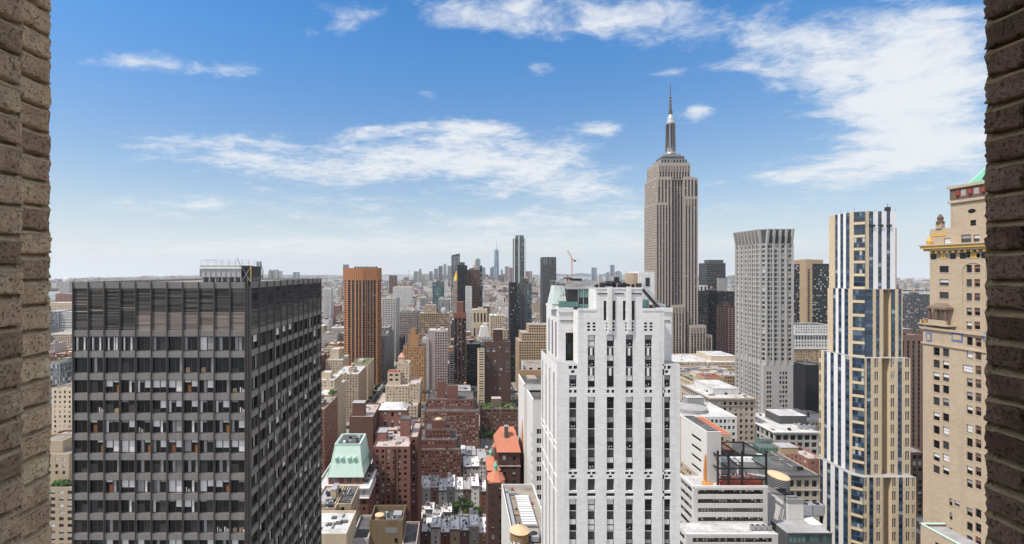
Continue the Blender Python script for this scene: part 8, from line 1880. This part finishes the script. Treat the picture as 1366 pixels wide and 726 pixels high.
while y < 7200:
    step = 40 if y < 2600 else 60
    xr = y * 1.02
    x_ = max(-xr, -1900 - y * .05)
    while x_ < min(xr, 1700 + (y - 1000) * .25):
        wd = float(nr.choice((12, 16, 22, 28, 38))) * (1 if y < 2600 else 1.5); x2 = x_ + wd
        pa, pb = VX + x_ * F / y, VX + x2 * F / y
        if (inview(pa - 5, pb + 5) or any(p < pa and pb < q for p, q in HID)) and nr.random() < .93:
            h = float(nr.choice((12, 15, 18, 22, 26, 32, 40, 48, 58), p=(.1, .14, .16, .16, .14, .12, .09, .06, .03)))
            if 1030 < y < 1700: h *= 1.25
            if y > 4300 and -520 < x_ < 800: h = h * 1.5 + (float(nr.uniform(10, 70)) if nr.random() < .3 else 0)
            if nr.random() < .015: h += float(nr.uniform(25, 60))
            if x_ < -1200: h *= .7
            lim = ceiling(pa, pb, y); h = min(h, lim)
            if not (hits_foot(x_, x2, y, y + step - 9)) and h > 8:
                d = step - (9 if int(y / step) % 2 else 3)
                farbox(x_, x2 - .4, y, y + d, 0, h)
                bw = wd * float(nr.uniform(.2, .4)); farbox(x_ + wd * .2, x_ + wd * .2 + bw, y + d * .3, y + d * .7, h, h + float(nr.uniform(2.5, 6)))
                if nr.random() < .35: farbox(x_ + wd * .65, x_ + wd * .65 + 3, y + d * .2, y + d * .35, h, h + float(nr.uniform(3, 7)))
        x_ = x2 + (0 if nr.random() < .8 else 12)
    y += step
y = 4200.0
while y < 14500:      # low far shore at left and right
    for sgn in (-1, 1):
        for _ in range(70):
            x_ = sgn * float(nr.uniform(2700 if sgn < 0 else 3200 + (y - 4200) * .3, min(y * 1.0, 8500)))
            if sgn > 0 and y < 7300 and x_ < 3600: continue
            wd = float(nr.uniform(25, 90)); farbox(x_, x_ + wd, y, y + wd * .7, 0, float(nr.choice((9, 12, 15, 20, 30, 60), p=(.3, .25, .2, .15, .08, .02))))
    y += 110
A = np.array(VV); x0, x1, y0, y1, z0, z1 = A.T
st_ = lambda *c: np.stack(c, -1)
f_ = np.stack([st_(x0, y0, z0), st_(x1, y0, z0), st_(x1, y0, z1), st_(x0, y0, z1)], 1); r_ = np.stack([st_(x1, y0, z0), st_(x1, y1, z0), st_(x1, y1, z1), st_(x1, y0, z1)], 1)
l_ = np.stack([st_(x0, y1, z0), st_(x0, y0, z0), st_(x0, y0, z1), st_(x0, y1, z1)], 1); k_ = np.stack([st_(x1, y1, z0), st_(x0, y1, z0), st_(x0, y1, z1), st_(x1, y1, z1)], 1); t_ = np.stack([st_(x0, y0, z1), st_(x1, y0, z1), st_(x1, y1, z1), st_(x0, y1, z1)], 1)
# four walls of one box share their corners, so that each box is one island with one tone
N = len(A); Vw = np.stack([st_(x0, y0, z0), st_(x1, y0, z0), st_(x1, y1, z0), st_(x0, y1, z0), st_(x0, y0, z1), st_(x1, y0, z1), st_(x1, y1, z1), st_(x0, y1, z1)], 1)
q = np.array([(0, 1, 5, 4), (1, 2, 6, 5), (2, 3, 7, 6), (3, 0, 4, 7)]); Qw = (np.arange(N)[:, None, None] * 8 + q[None]).reshape(-1, 4)
fc.V.append(Vw.reshape(-1, 3)); fc.Q.append(Qw + fc.n); fc.QM.append(np.full(len(Qw), fc.mi('farwall'))); fc.n += N * 8
fc.quads(t_, 'farroof'); o = fc.build('distant_city'); o['kind'] = 'stuff'; print('far boxes', N)
# ------------------------------------------------------------------ air
hz = MB(); hz.box(-9100, 9100, -700, 21100, -1.0, 640, 'paving'); o = hz.build('haze'); o['kind'] = 'stuff'
hm = bpy.data.materials.new('haze'); hm.use_nodes = True; ht = hm.node_tree; ht.nodes.clear(); ho = ht.nodes.new('ShaderNodeOutputMaterial'); pv = ht.nodes.new('ShaderNodeVolumePrincipled')
pv.inputs['Color'].default_value = (.95, .975, 1.0, 1); pv.inputs['Density'].default_value = HAZE; pv.inputs['Anisotropy'].default_value = .25; ht.links.new(pv.outputs[0], ho.inputs['Volume'])
hm.cycles.homogeneous_volume = True
o.data.materials.clear(); o.data.materials.append(hm)
